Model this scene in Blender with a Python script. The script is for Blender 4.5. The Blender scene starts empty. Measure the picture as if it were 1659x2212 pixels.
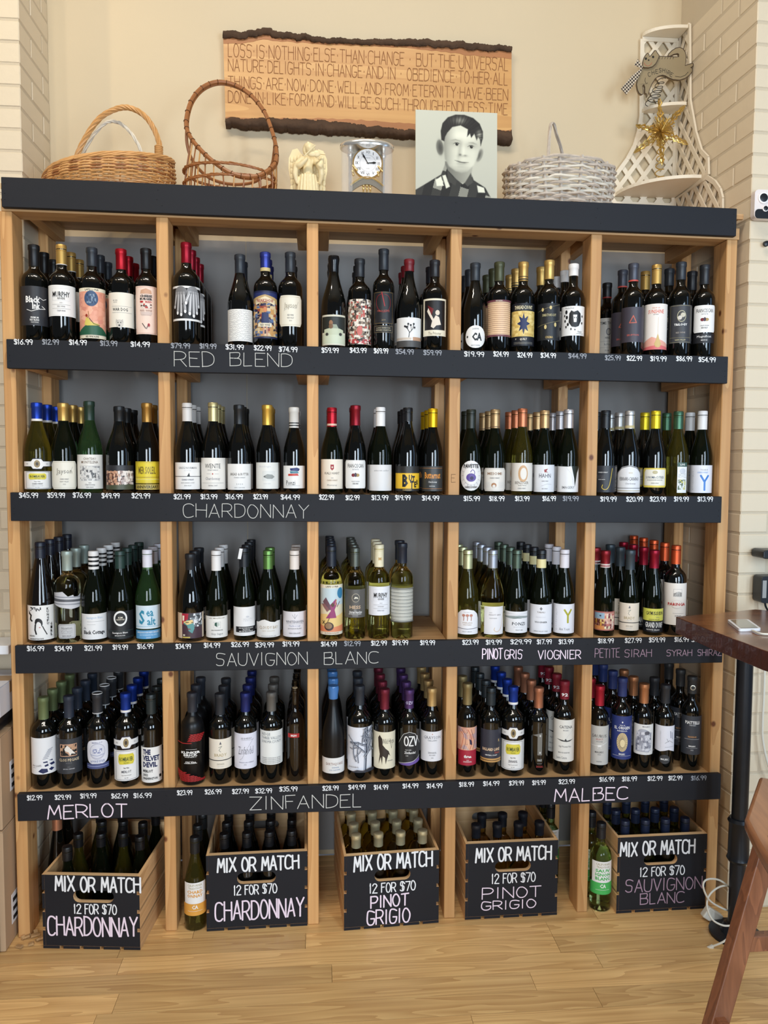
import bpy, bmesh, math, random
import numpy as np
from mathutils import Vector, Matrix
from mathutils.geometry import tessellate_polygon
random.seed(7)
# ---------------------------------------------------------------- camera, world, lights
sc = bpy.context.scene
C = sc.collection
PW, PH = 1659.0, 2212.0
CAM = (0.89795, -2.58379, 1.59878); YAW, PITCH, ROLL, FPX = 0.08549, -0.06366, 0.00484, 1662.38
def _rot():
    cy, sy, cp, sp = math.cos(YAW), math.sin(YAW), math.cos(PITCH), math.sin(PITCH)
    f = np.array([sy*cp, cy*cp, sp]); r = np.array([cy, -sy, 0]); u = np.cross(r, f)
    c, s = math.cos(ROLL), math.sin(ROLL)
    return c*r+s*u, -s*r+c*u, f
_r, _u, _f = _rot()
cd = bpy.data.cameras.new('camera'); cam = bpy.data.objects.new('camera', cd); C.objects.link(cam)
cam.matrix_world = Matrix(((_r[0], _u[0], -_f[0], CAM[0]), (_r[1], _u[1], -_f[1], CAM[1]), (_r[2], _u[2], -_f[2], CAM[2]), (0, 0, 0, 1)))
cd.sensor_fit = 'VERTICAL'; cd.sensor_height = 24.0; cd.lens = 24.0*FPX/PH; cd.clip_start = 0.05
sc.camera = cam
sc.view_settings.view_transform = 'Standard'; sc.view_settings.look = 'None'
sc.view_settings.gamma = 1.0; sc.view_settings.use_curve_mapping = False
sc.view_settings.exposure = 0.0
wd = bpy.data.worlds.new('room_ambience'); sc.world = wd; wd.use_nodes = True
wd.node_tree.nodes['Background'].inputs[0].default_value = (0.80, 0.86, 1.0, 1)
wd.node_tree.nodes['Background'].inputs[1].default_value = 0.09
def lamp(name, typ, loc, target, energy, col, size=0.1, sy=None, spot=60, blend=.6):
    l = bpy.data.lights.new(name, typ); l.energy = energy; l.color = col
    if typ == 'AREA':
        l.shape = 'RECTANGLE'; l.size = size; l.size_y = sy or size
    else:
        l.shadow_soft_size = size
    if typ == 'SPOT':
        l.spot_size = math.radians(spot); l.spot_blend = blend
    o = bpy.data.objects.new(name, l); C.objects.link(o); o.location = loc
    o.rotation_euler = (Vector(target)-Vector(loc)).to_track_quat('-Z', 'Y').to_euler()
    return o
# warm track lights high up on the left in front of the rack
WARM = (1.0, 0.87, 0.70)
for lx, ly, e, tx, tz in ((-.60, -2.0, 43, .6, 2.4), (-.25, -2.05, 40, 1.1, 1.2), (.10, -2.1, 21, 1.2, 2.4)):
    lamp('track_light', 'SPOT', (lx, ly, 4.7), (tx, .3, tz), e, WARM, .05, spot=80)
lamp('ceiling_light', 'AREA', (1.0, -1.7, 4.8), (1.0, -.6, 0), 44, (1.0, .93, .84), 1.6, .6)
# shop windows and glass door behind the camera, daylight
lamp('window_light', 'AREA', (2.75, -4.0, 1.9), (1.3, 0.2, 0.9), 62, (0.68, 0.84, 1.0), .45, 2.0)
lamp('window_light', 'AREA', (3.4, -3.6, 1.9), (1.4, 0.2, 0.9), 36, (0.64, 0.82, 1.0), .35, 2.0)
lamp('window_light', 'AREA', (0.6, -5.0, 1.7), (1.0, 0.2, 0.5), 108, (0.82, 0.91, 1.0), 1.2, 2.0)
lamp('side_window_light', 'AREA', (3.7, -1.3, 1.8), (2.55, 0.0, 1.7), 6, (0.40, 0.64, 1.0), 0.5, 2.2)
lamp('track_light', 'SPOT', (-1.5, -1.6, 4.4), (-.45, .19, 2.9), 60, (1.0, .80, .50), .05, spot=42)

# ---------------------------------------------------------------- helpers
CV = np.array(CAM)
def unp(x, y, X=None, Y=None, Z=None):
    d = (x-PW/2)/FPX*_r - (y-PH/2)/FPX*_u + _f
    t = (X-CV[0])/d[0] if X is not None else (Y-CV[1])/d[1] if Y is not None else (Z-CV[2])/d[2]
    return Vector((CV+t*d).tolist())
def s2l(c):
    return tuple(((v/255)/12.92 if v/255 <= .04045 else ((v/255+.055)/1.055)**2.4) for v in c)
_mc = {}
def mat(name, col=(128, 128, 128), rough=.5, metal=0., spec=.5, coat=0., trans=0., ior=1.45, nscale=None, namt=.15, bump=0., bscale=60, stretch=(1, 1, 1), emit=0):
    if name in _mc: return _mc[name]
    m = bpy.data.materials.new(name); m.use_nodes = True; _mc[name] = m
    nt = m.node_tree; b = nt.nodes['Principled BSDF']; c = s2l(col)
    b.inputs['Base Color'].default_value = (*c, 1); b.inputs['Roughness'].default_value = rough
    b.inputs['Metallic'].default_value = metal; b.inputs['Specular IOR Level'].default_value = spec
    b.inputs['Coat Weight'].default_value = coat; b.inputs['Transmission Weight'].default_value = trans
    b.inputs['IOR'].default_value = ior
    tc = nt.nodes.new('ShaderNodeTexCoord'); mp = nt.nodes.new('ShaderNodeMapping'); mp.inputs['Scale'].default_value = stretch
    nt.links.new(tc.outputs['Object'], mp.inputs[0])
    if nscale:
        n = nt.nodes.new('ShaderNodeTexNoise'); n.inputs['Scale'].default_value = nscale; n.inputs['Detail'].default_value = 5
        r = nt.nodes.new('ShaderNodeMapRange'); r.inputs['To Min'].default_value = 1-namt; r.inputs['To Max'].default_value = 1+namt
        mx = nt.nodes.new('ShaderNodeVectorMath'); mx.operation = 'SCALE'; mx.inputs[0].default_value = c
        nt.links.new(mp.outputs[0], n.inputs['Vector']); nt.links.new(n.outputs[0], r.inputs[0]); nt.links.new(r.outputs[0], mx.inputs['Scale'])
        nt.links.new(mx.outputs[0], b.inputs['Base Color'])
    if bump:
        n = nt.nodes.new('ShaderNodeTexNoise'); n.inputs['Scale'].default_value = bscale; n.inputs['Detail'].default_value = 4
        bp = nt.nodes.new('ShaderNodeBump'); bp.inputs['Strength'].default_value = bump; bp.inputs['Distance'].default_value = .004
        nt.links.new(mp.outputs[0], n.inputs['Vector']); nt.links.new(n.outputs[0], bp.inputs['Height']); nt.links.new(bp.outputs[0], b.inputs['Normal'])
    return m
def wood(name, light, dark, axis='Z', scale=1., rough=.55, knots=True, coat=0., ringamt=1., tint=.14, fine=1.):
    """pine / oak: stretched noise rings along the axis, knots, per-object variation"""
    if name in _mc: return _mc[name]
    m = bpy.data.materials.new(name); m.use_nodes = True; _mc[name] = m
    nt = m.node_tree; N = nt.nodes.new; L = nt.links.new; b = nt.nodes['Principled BSDF']
    b.inputs['Roughness'].default_value = rough; b.inputs['Coat Weight'].default_value = coat; b.inputs['Coat Roughness'].default_value = .15
    tc = N('ShaderNodeTexCoord'); oi = N('ShaderNodeObjectInfo'); ad = N('ShaderNodeVectorMath'); ad.operation = 'MULTIPLY_ADD'
    L(oi.outputs['Random'], ad.inputs[0]); ad.inputs[1].default_value = (37, 53, 29); L(tc.outputs['Object'], ad.inputs[2])
    st = {'X': (.07, 1, 1), 'Y': (1, .07, 1), 'Z': (1, 1, .07)}[axis]
    mp = N('ShaderNodeMapping'); mp.inputs['Scale'].default_value = [s*scale for s in st]; L(ad.outputs[0], mp.inputs[0])
    n1 = N('ShaderNodeTexNoise'); n1.inputs['Scale'].default_value = 9*fine; n1.inputs['Detail'].default_value = 2; n1.inputs['Distortion'].default_value = .25
    L(mp.outputs[0], n1.inputs['Vector'])
    ml = N('ShaderNodeMath'); ml.operation = 'MULTIPLY'; ml.inputs[1].default_value = 9*ringamt; L(n1.outputs[0], ml.inputs[0])
    fr = N('ShaderNodeMath'); fr.operation = 'FRACT'; L(ml.outputs[0], fr.inputs[0])
    n2 = N('ShaderNodeTexNoise'); n2.inputs['Scale'].default_value = 90; n2.inputs['Detail'].default_value = 3
    mp2 = N('ShaderNodeMapping'); mp2.inputs['Scale'].default_value = [s*s*scale if s < 1 else scale for s in st]; L(ad.outputs[0], mp2.inputs[0]); L(mp2.outputs[0], n2.inputs['Vector'])
    a = N('ShaderNodeMath'); a.operation = 'MULTIPLY_ADD'; a.inputs[1].default_value = .38; L(fr.outputs[0], a.inputs[0]); 
    a2 = N('ShaderNodeMath'); a2.operation = 'MULTIPLY'; a2.inputs[1].default_value = .55; L(n2.outputs[0], a2.inputs[0]); L(a2.outputs[0], a.inputs[2])
    cr = N('ShaderNodeValToRGB'); e = cr.color_ramp.elements
    e[0].position = .15; e[0].color = (*s2l(light), 1); e[1].position = .95; e[1].color = (*s2l(dark), 1); L(a.outputs[0], cr.inputs[0])
    last = cr.outputs[0]
    if knots:
        vo = N('ShaderNodeTexVoronoi'); vo.inputs['Scale'].default_value = 9.; mp3 = N('ShaderNodeMapping')
        mp3.inputs['Scale'].default_value = [scale*.8 if s < 1 else scale for s in st]; L(ad.outputs[0], mp3.inputs[0]); L(mp3.outputs[0], vo.inputs['Vector'])
        mr = N('ShaderNodeMapRange'); mr.inputs['From Min'].default_value = .05; mr.inputs['From Max'].default_value = .10; L(vo.outputs[0], mr.inputs[0])
        mk = N('ShaderNodeMix'); mk.data_type = 'RGBA'; L(mr.outputs[0], mk.inputs['Factor']); mk.inputs['A'].default_value = (*s2l(tuple(v*k_ for v, k_ in zip(dark, (.62, .48, .38)))), 1); L(last, mk.inputs['B']); last = mk.outputs['Result']
    hv = N('ShaderNodeHueSaturation'); mv = N('ShaderNodeMapRange'); mv.inputs['To Min'].default_value = 1-tint; mv.inputs['To Max'].default_value = 1+tint
    L(oi.outputs['Random'], mv.inputs[0]); L(mv.outputs[0], hv.inputs['Value']); L(last, hv.inputs['Color']); L(hv.outputs[0], b.inputs['Base Color'])
    bp = N('ShaderNodeBump'); bp.inputs['Strength'].default_value = .12; bp.inputs['Distance'].default_value = .002; L(a.outputs[0], bp.inputs['Height']); L(bp.outputs[0], b.inputs['Normal'])
    return m
PRINT = bpy.data.materials.new('printed_colours'); PRINT.use_nodes = True
_n = PRINT.node_tree.nodes.new('ShaderNodeVertexColor'); _n.layer_name = 'Col'
PRINT.node_tree.links.new(_n.outputs[0], PRINT.node_tree.nodes['Principled BSDF'].inputs['Base Color'])
PRINT.node_tree.nodes['Principled BSDF'].inputs['Roughness'].default_value = .45

class MB:
    """collects shapes, builds ONE mesh object"""
    def __init__(s): s.v = []; s.f = []; s.mi = []
    def add(s, vs, fs, mi=0):
        o = len(s.v); s.v += [tuple(v) for v in vs]; s.f += [tuple(i+o for i in f) for f in fs]; s.mi += [mi]*len(fs); return s
    def box(s, x0, x1, y0, y1, z0, z1, mi=0, M=None, bev=0):
        vs = [(x, y, z) for z in (z0, z1) for y in (y0, y1) for x in (x0, x1)]
        if M is not None: vs = [M @ Vector(v) for v in vs]
        return s.add(vs, [(0, 2, 3, 1), (4, 5, 7, 6), (0, 1, 5, 4), (2, 6, 7, 3), (0, 4, 6, 2), (1, 3, 7, 5)], mi)
    def bar(s, a, b, w, h, mi=0, up=(0, 0, 1)):
        a, b = Vector(a), Vector(b); d = (b-a).normalized(); up = Vector(up)
        r = d.cross(up)
        if r.length < 1e-4: r = d.cross(Vector((0, 1, 0)))
        r.normalize(); u = r.cross(d).normalized()
        vs = [p+r*sx*w/2+u*sy*h/2 for p in (a, b) for sx, sy in ((-1, -1), (1, -1), (1, 1), (-1, 1))]
        return s.add(vs, [(3, 2, 1, 0), (4, 5, 6, 7), (0, 1, 5, 4), (1, 2, 6, 5), (2, 3, 7, 6), (3, 0, 4, 7)], mi)
    def lathe(s, prof, c=(0, 0, 0), n=20, mi=0, M=None, sx=1, sy=1, cap=True):
        vs = []; fs = []
        for r, z in prof:
            for k in range(n):
                a = 2*math.pi*k/n; p = Vector((c[0]+r*math.cos(a)*sx, c[1]+r*math.sin(a)*sy, c[2]+z)); vs.append(M @ p if M is not None else p)
        for i in range(len(prof)-1):
            for k in range(n): fs.append((i*n+k, i*n+(k+1) % n, (i+1)*n+(k+1) % n, (i+1)*n+k))
        if cap:
            fs.append(tuple(reversed(range(n)))); fs.append(tuple((len(prof)-1)*n+k for k in range(n)))
        return s.add(vs, fs, mi)
    def tube(s, pts, r, n=6, mi=0, closed=False, cap=True):
        P = np.array([tuple(p) for p in pts], float); m = len(P)
        T = np.roll(P, -1, 0)-np.roll(P, 1, 0)
        if not closed: T[0] = P[1]-P[0]; T[-1] = P[-1]-P[-2]
        T /= np.linalg.norm(T, axis=1)[:, None]+1e-12
        rr = r if hasattr(r, '__len__') else [r]*m
        up = np.array([0, 0, 1.]) if abs(T[0][2]) < .9 else np.array([0, 1., 0]); vs = []
        nrm = np.cross(T[0], up); nrm /= np.linalg.norm(nrm)
        for i in range(m):
            nrm = nrm-T[i]*nrm.dot(T[i]); nrm /= np.linalg.norm(nrm)+1e-12; bn = np.cross(T[i], nrm)
            for k in range(n):
                a = 2*math.pi*k/n; vs.append(P[i]+rr[i]*(math.cos(a)*nrm+math.sin(a)*bn))
        fs = []
        for i in range(m if closed else m-1):
            j = (i+1) % m
            for k in range(n): fs.append((i*n+k, j*n+k, j*n+(k+1) % n, i*n+(k+1) % n))
        if not closed and cap: fs.append(tuple(range(n))); fs.append(tuple(reversed([(m-1)*n+k for k in range(n)])))
        return s.add(vs, fs, mi)
    def ball(s, c, r, n=10, mi=0, sc3=(1, 1, 1), M=None):
        prof = [(r*math.sin(math.pi*i/n), -r*math.cos(math.pi*i/n)) for i in range(n+1)]
        prof[0] = (1e-5, -r); prof[-1] = (1e-5, r)
        vs = []; fs = []; k2 = n+2
        for pr, z in prof:
            for k in range(k2):
                a = 2*math.pi*k/k2; p = Vector((pr*math.cos(a)*sc3[0], pr*math.sin(a)*sc3[1], z*sc3[2]))
                if M is not None: p = M @ p
                vs.append(p+Vector(c))
        for i in range(n):
            for k in range(k2): fs.append((i*k2+k, i*k2+(k+1) % k2, (i+1)*k2+(k+1) % k2, (i+1)*k2+k))
        return s.add(vs, fs, mi)
    def prism(s, poly, y0, y1, mi=0, f=None, holes=()):
        """poly in (x,z), extruded y0..y1; f maps (x,y,z)->point"""
        loops = [list(poly)]+[list(h) for h in holes]; flat = [p for l in loops for p in l]
        tr = tessellate_polygon([[Vector((p[0], p[1], 0)) for p in l] for l in loops]); n = len(flat)
        f = f or (lambda x, y, z: (x, y, z))
        vs = [f(p[0], y0, p[1]) for p in flat]+[f(p[0], y1, p[1]) for p in flat]
        fs = [tuple(t) for t in tr]+[tuple(i+n for i in reversed(t)) for t in tr]; o = 0
        for l in loops:
            k = len(l)
            for i in range(k): fs.append((o+i, o+(i+1) % k, o+(i+1) % k+n, o+i+n))
            o += k
        return s.add(vs, fs, mi)
    def mesh(s, name, mats, smooth=False):
        me = bpy.data.meshes.new(name); me.from_pydata([tuple(v) for v in s.v], [], s.f)
        for m in (mats if isinstance(mats, (list, tuple)) else [mats]): me.materials.append(m)
        if any(s.mi): me.polygons.foreach_set('material_index', s.mi)
        bm = bmesh.new(); bm.from_mesh(me); bmesh.ops.recalc_face_normals(bm, faces=bm.faces); bm.to_mesh(me); bm.free()
        if smooth:
            me.polygons.foreach_set('use_smooth', [True]*len(me.polygons))
            if smooth != 'all': me.set_sharp_from_angle(angle=math.radians(40))
        me.update(); return me
    def build(s, name, mats, parent=None, smooth=False, **kw):
        return link(name, s.mesh(name, mats, smooth), parent, **kw)
def link(name, me, parent=None, loc=None, rot=None, **kw):
    o = bpy.data.objects.new(name, me); C.objects.link(o)
    if loc is not None: o.location = loc
    if rot is not None: o.rotation_euler = rot
    if parent is not None: o.parent = parent
    for k, v in kw.items(): o[k] = v
    return o
def tag(o, label, cat, group=None):
    o['label'] = label; o['category'] = cat
    if group: o['group'] = group
    return o
def empty(name, loc, label=None, cat=None, group=None, rz=0):
    o = link(name, None, None, loc, (0, 0, rz)); o.empty_display_size = .02
    if label: tag(o, label, cat, group)
    return o
def bevel(o, w=.002, seg=1):
    m = o.modifiers.new('bevel', 'BEVEL'); m.width = w; m.segments = seg; m.limit_method = 'ANGLE'; return o
def chaikin(p, n=2):
    for _ in range(n):
        q = [p[0]]
        for a, b in zip(p, p[1:]):
            q.append(tuple(.75*x+.25*y for x, y in zip(a, b))); q.append(tuple(.25*x+.75*y for x, y in zip(a, b)))
        q.append(p[-1]); p = q
    return p
def spline(P, n=8, closed=False):
    P = [Vector(p) for p in P]; m = len(P); out = []
    g = (lambda i: P[i % m]) if closed else (lambda i: P[max(0, min(m-1, i))])
    for i in range(m if closed else m-1):
        p0, p1, p2, p3 = g(i-1), g(i), g(i+1), g(i+2)
        for k in range(n):
            t = k/n; out.append(.5*((2*p1)+(p2-p0)*t+(2*p0-5*p1+4*p2-p3)*t*t+(3*p1-p0-3*p2+p3)*t**3))
    if not closed: out.append(P[-1])
    return out
# ---- stroke lettering (hand chalk) : every glyph is polylines on an 8 x 9 grid, '~' = smoothed
SF = {'A': '00 49 80|23 63', 'B': '00 09|~09 59 79 76 55 05|~05 65 84 82 70 00', 'C': '~88 69 29 07 02 20 60 81', 'D': '00 09|~09 49 87 82 40 00',
 'E': '89 09 00 80|05 65', 'F': '89 09 00|05 65', 'G': '~88 59 19 06 02 20 60 82 84|84 44', 'H': '00 09|80 89|05 85', 'I': '40 49', 'J': '~89 82 60 20 02',
 'K': '00 09|89 04 80', 'L': '09 00 70', 'M': '00 19 43 79 80', 'N': '00 09 80 89', 'O': '~49 29 06 03 20 60 83 86 59 39', 'P': '00 09|~09 69 87 75 54 04',
 'Q': '~49 19 06 02 20 60 82 86 69 39|52 80', 'R': '00 09|~09 69 87 75 54 04|44 80', 'S': '~88 59 19 07 15 55 74 72 60 20 01', 'T': '09 89|49 40',
 'U': '~09 02 20 60 82 89', 'V': '09 40 89', 'W': '09 20 45 60 89', 'X': '00 89|09 80', 'Y': '09 45 89|45 40', 'Z': '09 89 00 80',
 '0': '~49 29 06 03 20 60 83 86 59 39', '1': '37 49 40', '2': '~07 29 69 87 65 22 00|00 80', '3': '~08 39 79 76 45|~45 75 83 61 30 01', '4': '69 03 83|69 60',
 '5': '79 19 15|~15 55 84 72 50 01', '6': '~79 36 03 20 60 83 55 25 03', '7': '09 89 30', '8': '~49 18 16 45 73 71 40 11 13 45 76 78 49', '9': '~85 44 06 18 59 88 85|86 60',
 '$': '~87 59 19 07 15 55 74 72 60 20 01|49 40', '.': '40 41', '\u00b7': '44 45', "'": '49 47', '-': '25 65', ' ': ''}
SW = {'I': .35, '1': .5, '.': .3, '\u00b7': .35, "'": .25, 'M': 1.15, 'W': 1.2, 'E': .85, 'F': .8, 'L': .8, ' ': .55}
def strokes(text, jit=0., rnd=None):
    """-> list of polylines in units of letter height, and total width"""
    x = 0; out = []; rnd = rnd or random
    for ch in text:
        w = SW.get(ch, 1.)*.68; sh = rnd.uniform(-jit, jit)
        for st in filter(None, SF.get(ch, '').split('|')):
            sm = st[0] == '~'; pts = [(int(a[0])/8, int(a[1])/9) for a in st.strip('~').split()]
            if ch in "I1.\u00b7'": pts = [(p[0]-.1 if w < .4 else p[0], p[1]) for p in pts]
            pts = [(p[0]+rnd.uniform(-jit, jit)*.5, p[1]+rnd.uniform(-jit, jit)*.5+sh*.5) for p in pts]
            if sm: pts = chaikin(pts)
            out.append([(x+p[0]*w, p[1]) for p in pts])
        x += w+.17
    return out, max(x-.17, .01)
def ribbon(pl, w, add):
    """flat stroke polygons; add(verts2d, faces)"""
    for a, b in zip(pl, pl[1:]):
        dx, dy = b[0]-a[0], b[1]-a[1]; l = math.hypot(dx, dy)
        if l < 1e-7: continue
        ux, uy = dx/l*w/2, dy/l*w/2
        add([(a[0]-ux*.45+uy, a[1]-uy*.45-ux), (b[0]+ux*.45+uy, b[1]+uy*.45-ux), (b[0]+ux, b[1]+uy), (b[0]+ux*.45-uy, b[1]+uy*.45+ux), (a[0]-ux*.45-uy, a[1]-uy*.45+ux), (a[0]-ux, a[1]-uy)], [(0, 1, 2, 3, 4, 5)])
def chalk(name, text, P0, P1, h, w, m, parent, n=(0, -1, 0), jit=.05, off=.0006, up=(0, 0, 1), inv=None, **kw):
    P0, P1, n, up = Vector(P0), Vector(P1), Vector(n), Vector(up); st, tw = strokes(text, jit); L = (P1-P0).length; ex = (P1-P0)/L
    mb = MB(); k = [0]
    def add(vs, fs):
        k[0] += 1; o = off+(k[0] % 7)*.00003
        mb.add([P0+ex*v[0]+up*v[1]+n*o for v in vs], fs)
    for s in st: ribbon([(p[0]/tw*L, p[1]*h) for p in s], w, add)
    if inv is not None: mb.v = [tuple(inv @ Vector(v)) for v in mb.v]
    me = mb.mesh(name, m); return link(name, me, parent, **kw)
# ---- printed lettering from Blender's built-in font
_tc = {}
def glyphs(text, bold=0.):
    k = (text, bold)
    if k in _tc: return _tc[k]
    cu = bpy.data.curves.new('t', 'FONT'); cu.body = text; cu.size = 1; cu.resolution_u = 1; cu.offset = bold; cu.fill_mode = 'FRONT'
    o = bpy.data.objects.new('t', cu); me = o.to_mesh()
    vs = np.zeros(len(me.vertices)*3); me.vertices.foreach_get('co', vs); vs = vs.reshape(-1, 3)[:, :2]
    fs = [tuple(p.vertices) for p in me.polygons]; o.to_mesh_clear(); bpy.data.objects.remove(o); bpy.data.curves.remove(cu)
    if len(vs) == 0: vs = np.zeros((1, 2))
    lo, hi = vs.min(0), vs.max(0); vs = (vs-lo)/np.maximum(hi-lo, 1e-6)
    asp = (hi[0]-lo[0])/max(hi[1]-lo[1], 1e-6)
    _tc[k] = (vs, fs, asp); return _tc[k]

class Canvas:
    """flat print made of layered polygons; unit x in [-1,1] across the front, y in [0,1] up"""
    def __init__(s, base, hw=1.): s.bm = bmesh.new(); s.ci = s.bm.faces.layers.int.new('ci'); s.cols = []; s.sm = []; s.k = 0; s.hw = hw; s.base = base
    def c(s, col):
        s.cols.append(s2l(col)); return len(s.cols)-1
    def poly(s, pts, col, lay=None):
        s.k += 1; z = s.k if lay is None else lay; ci = s.c(col)
        try: tr = tessellate_polygon([[Vector((p[0], p[1], 0)) for p in pts]])
        except Exception: return
        vs = [s.bm.verts.new((p[0], p[1], z)) for p in pts]
        for t in tr:
            if len(set(t)) < 3: continue
            try: f = s.bm.faces.new([vs[i] for i in t]); f[s.ci] = ci
            except ValueError: pass
    def small(s, pts, fs, col, z=None):
        if z is None: s.k += 1; z = s.k
        if max(max(pts[i][0] for i in f)-min(pts[i][0] for i in f) for f in fs) > .13 if fs else False:
            ci = s.c(col); vs = [s.bm.verts.new((p[0], p[1], z)) for p in pts]
            for f in fs:
                try: q = s.bm.faces.new([vs[i] for i in f]); q[s.ci] = ci
                except ValueError: pass
            return
        s.sm.append((pts, fs, s2l(col), z))
    def do(s, op, asp):
        """asp: height of y unit / x unit"""
        t = op[0]
        if t == 'T':   # text, x, y centre, h, colour, (w or None, bold)
            _, tx, x, y, h, col = op[:6]; w = op[6] if len(op) > 6 else None; b = op[7] if len(op) > 7 else .01
            vs, fs, a = glyphs(tx, b); w = w or h*asp*a
            s.small([(x+(v[0]-.5)*w, y+(v[1]-.5)*h) for v in vs], fs, col)
        elif t == 'S':  # stroke text, x, y, h, colour, w, thickness
            _, tx, x, y, h, col, w, th = op; st, tw = strokes(tx, .03); s.k += 1
            for pl in st:
                def add(v, f): s.small([(p[0], p[1]/asp) for p in v], f, col, s.k)
                ribbon([(x-w/2+p[0]/tw*w, (y-h/2+p[1]*h)*asp) for p in pl], th, add)
        elif t == 'R': _, a, b, c_, d, col = op; s.poly([(a, b), (c_, b), (c_, d), (a, d)], col)
        elif t == 'F':  # frame
            _, a, b, c_, d, th, col = op; ty = th/asp; z = s.k+1; s.k += 1
            for q in ((a, b, c_, b+ty), (a, d-ty, c_, d), (a, b, a+th, d), (c_-th, b, c_, d)): s.poly([(q[0], q[1]), (q[2], q[1]), (q[2], q[3]), (q[0], q[3])], col, z)
        elif t == 'E': _, x, y, rx, ry, col = op; s.poly([(x+rx*math.cos(a*math.pi/12), y+ry*math.sin(a*math.pi/12)) for a in range(24)], col)
        elif t == 'P': s.poly(op[1], op[2])
        elif t == 'L':
            _, pts, th, col = op; s.k += 1
            def add(v, f): s.small([(p[0], p[1]/asp) for p in v], f, col, s.k)
            ribbon([(p[0], p[1]*asp) for p in pts], th, add)
        elif t == 'W':  # scribbled rows: x0,y0,x1,y1,rows,colour
            _, x0, y0, x1, y1, rows, col = op; s.k += 1; rr = random.Random(rows)
            for i in range(rows):
                y = y1-(i+.5)*(y1-y0)/rows; pts = []; x = x0
                while x < x1: pts.append((x, (y+rr.uniform(-.4, .4)*(y1-y0)/rows)*asp)); x += rr.uniform(.03, .06)
                def add(v, f): s.small([(p[0], p[1]/asp) for p in v], f, col, s.k)
                ribbon(pts, .012, add)
        elif t == 'C':  # collage of patches
            _, x0, y0, x1, y1, nx, ny, pal, sd = op; rr = random.Random(sd); s.k += 1
            for i in range(nx):
                for j in range(ny):
                    dx, dy = (x1-x0)/nx, (y1-y0)/ny; q = [(x0+(i+u+rr.uniform(-.35, .35))*dx, y0+(j+v+rr.uniform(-.35, .35))*dy) for u, v in ((0, 0), (1, 0), (1, 1), (0, 1))]
                    q = [(min(x1, max(x0, a)), min(y1, max(y0, b))) for a, b in q]
                    s.small(q, [(0, 1, 2, 3)], rr.choice(pal), s.k+(i+j) % 3*.3)
            s.k += 1
    def bend(s, R, H, name, lift=.0005, flat=False, kx=1.1):
        """x -> arc on a cylinder radius R; or a flat sheet of half width R"""
        X0 = .2
        n = int(2*1.4/.16)
        g = s.bm.verts[:]+s.bm.edges[:]+s.bm.faces[:]
        if not flat:
            for i in range(-9, 10):
                g = s.bm.verts[:]+s.bm.edges[:]+s.bm.faces[:]
                bmesh.ops.bisect_plane(s.bm, geom=g, plane_co=(i*.16, 0, 0), plane_no=(1, 0, 0), dist=1e-6)
        V = []; F = []; K = []
        def mp(x, y, z):
            r = R+lift+z*.00012
            if flat: return (x*R, -lift-z*.00012, y*H)
            a = x*kx; return (r*math.sin(a), -r*math.cos(a), y*H)
        idx = {}
        for v in s.bm.verts: idx[v] = len(V); V.append(mp(*v.co))
        for f in s.bm.faces: F.append(tuple(idx[v] for v in f.verts)); K.append(s.cols[f[s.ci]])
        for pts, fs, col, z in s.sm:
            o = len(V); V += [mp(p[0], p[1], z) for p in pts]; F += [tuple(i+o for i in f) for f in fs]; K += [col]*len(fs)
        s.bm.free()
        if not flat:
            for i, f in enumerate(F):
                a_, b_, c_ = (Vector(V[j]) for j in f[:3]); n_ = (b_-a_).cross(c_-a_)
                if len(f) > 3: n_ = n_+(c_-a_).cross(Vector(V[f[3]])-a_)
                if n_.x*a_.x+n_.y*a_.y < 0: F[i] = tuple(reversed(f))
        me = bpy.data.meshes.new(name); me.from_pydata(V, [], F); me.materials.append(PRINT)
        at = me.color_attributes.new('Col', 'FLOAT_COLOR', 'CORNER'); arr = []
        for f, k in zip(F, K): arr += [k[0], k[1], k[2], 1.]*len(f)
        if len(arr) == 4*len(me.loops): at.data.foreach_set('color', arr)
        me.validate(); me.update()
        if not flat:
            me.polygons.foreach_set('use_smooth', [True]*len(me.polygons))
            me.normals_split_custom_set_from_vertices([Vector((v.co.x, v.co.y, 0)).normalized() for v in me.vertices])
        return me
def label_mesh(R, H, paper, ops, hw=1., outline=None, name='label', flat=False, kx=1.1):
    cv = Canvas(paper, hw); asp = H/(R*(1 if flat else kx))
    if outline: cv.poly([(p[0]*hw, p[1]) for p in outline], paper)
    elif paper is not None: cv.poly([(-hw, 0), (hw, 0), (hw, 1), (-hw, 1)], paper)
    for op in ops: cv.do(op, asp)
    return cv.bend(R, H, name, flat=flat, kx=kx)
# ---------------------------------------------------------------- the setting
YB, XL, XR = 0.48, -0.10, 2.36         # back wall, the two pier side walls
YL, YR = 0.19, -0.03                   # front faces of the piers
PAINT = mat('cream_wall_paint', (204, 187, 156), .6, nscale=3, namt=.03, bump=.05, bscale=90)
BRICK = mat('painted_brick', (218, 203, 177), .5, nscale=5, namt=.05, bump=.25, bscale=38)
BRICKB = mat('painted_brick_daylight_tint', (214, 218, 222), .5, nscale=5, namt=.05, bump=.25, bscale=38)  # unused bluish copy of the brick paint, daylight put into its colour
MORTAR = mat('painted_mortar', (200, 186, 162), .7, bump=.2, bscale=80)
b = MB(); b.box(-3.2, 5.2, YB, YB+.12, -.0, 4.9); b.build('wall_back', PAINT, kind='structure')
b = MB(); b.box(-3.2, 5.2, -5.6, YB+.12, 4.9, 5.0); b.build('ceiling', mat('ceiling_paint', (225, 220, 210), .7), kind='structure')
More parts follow.
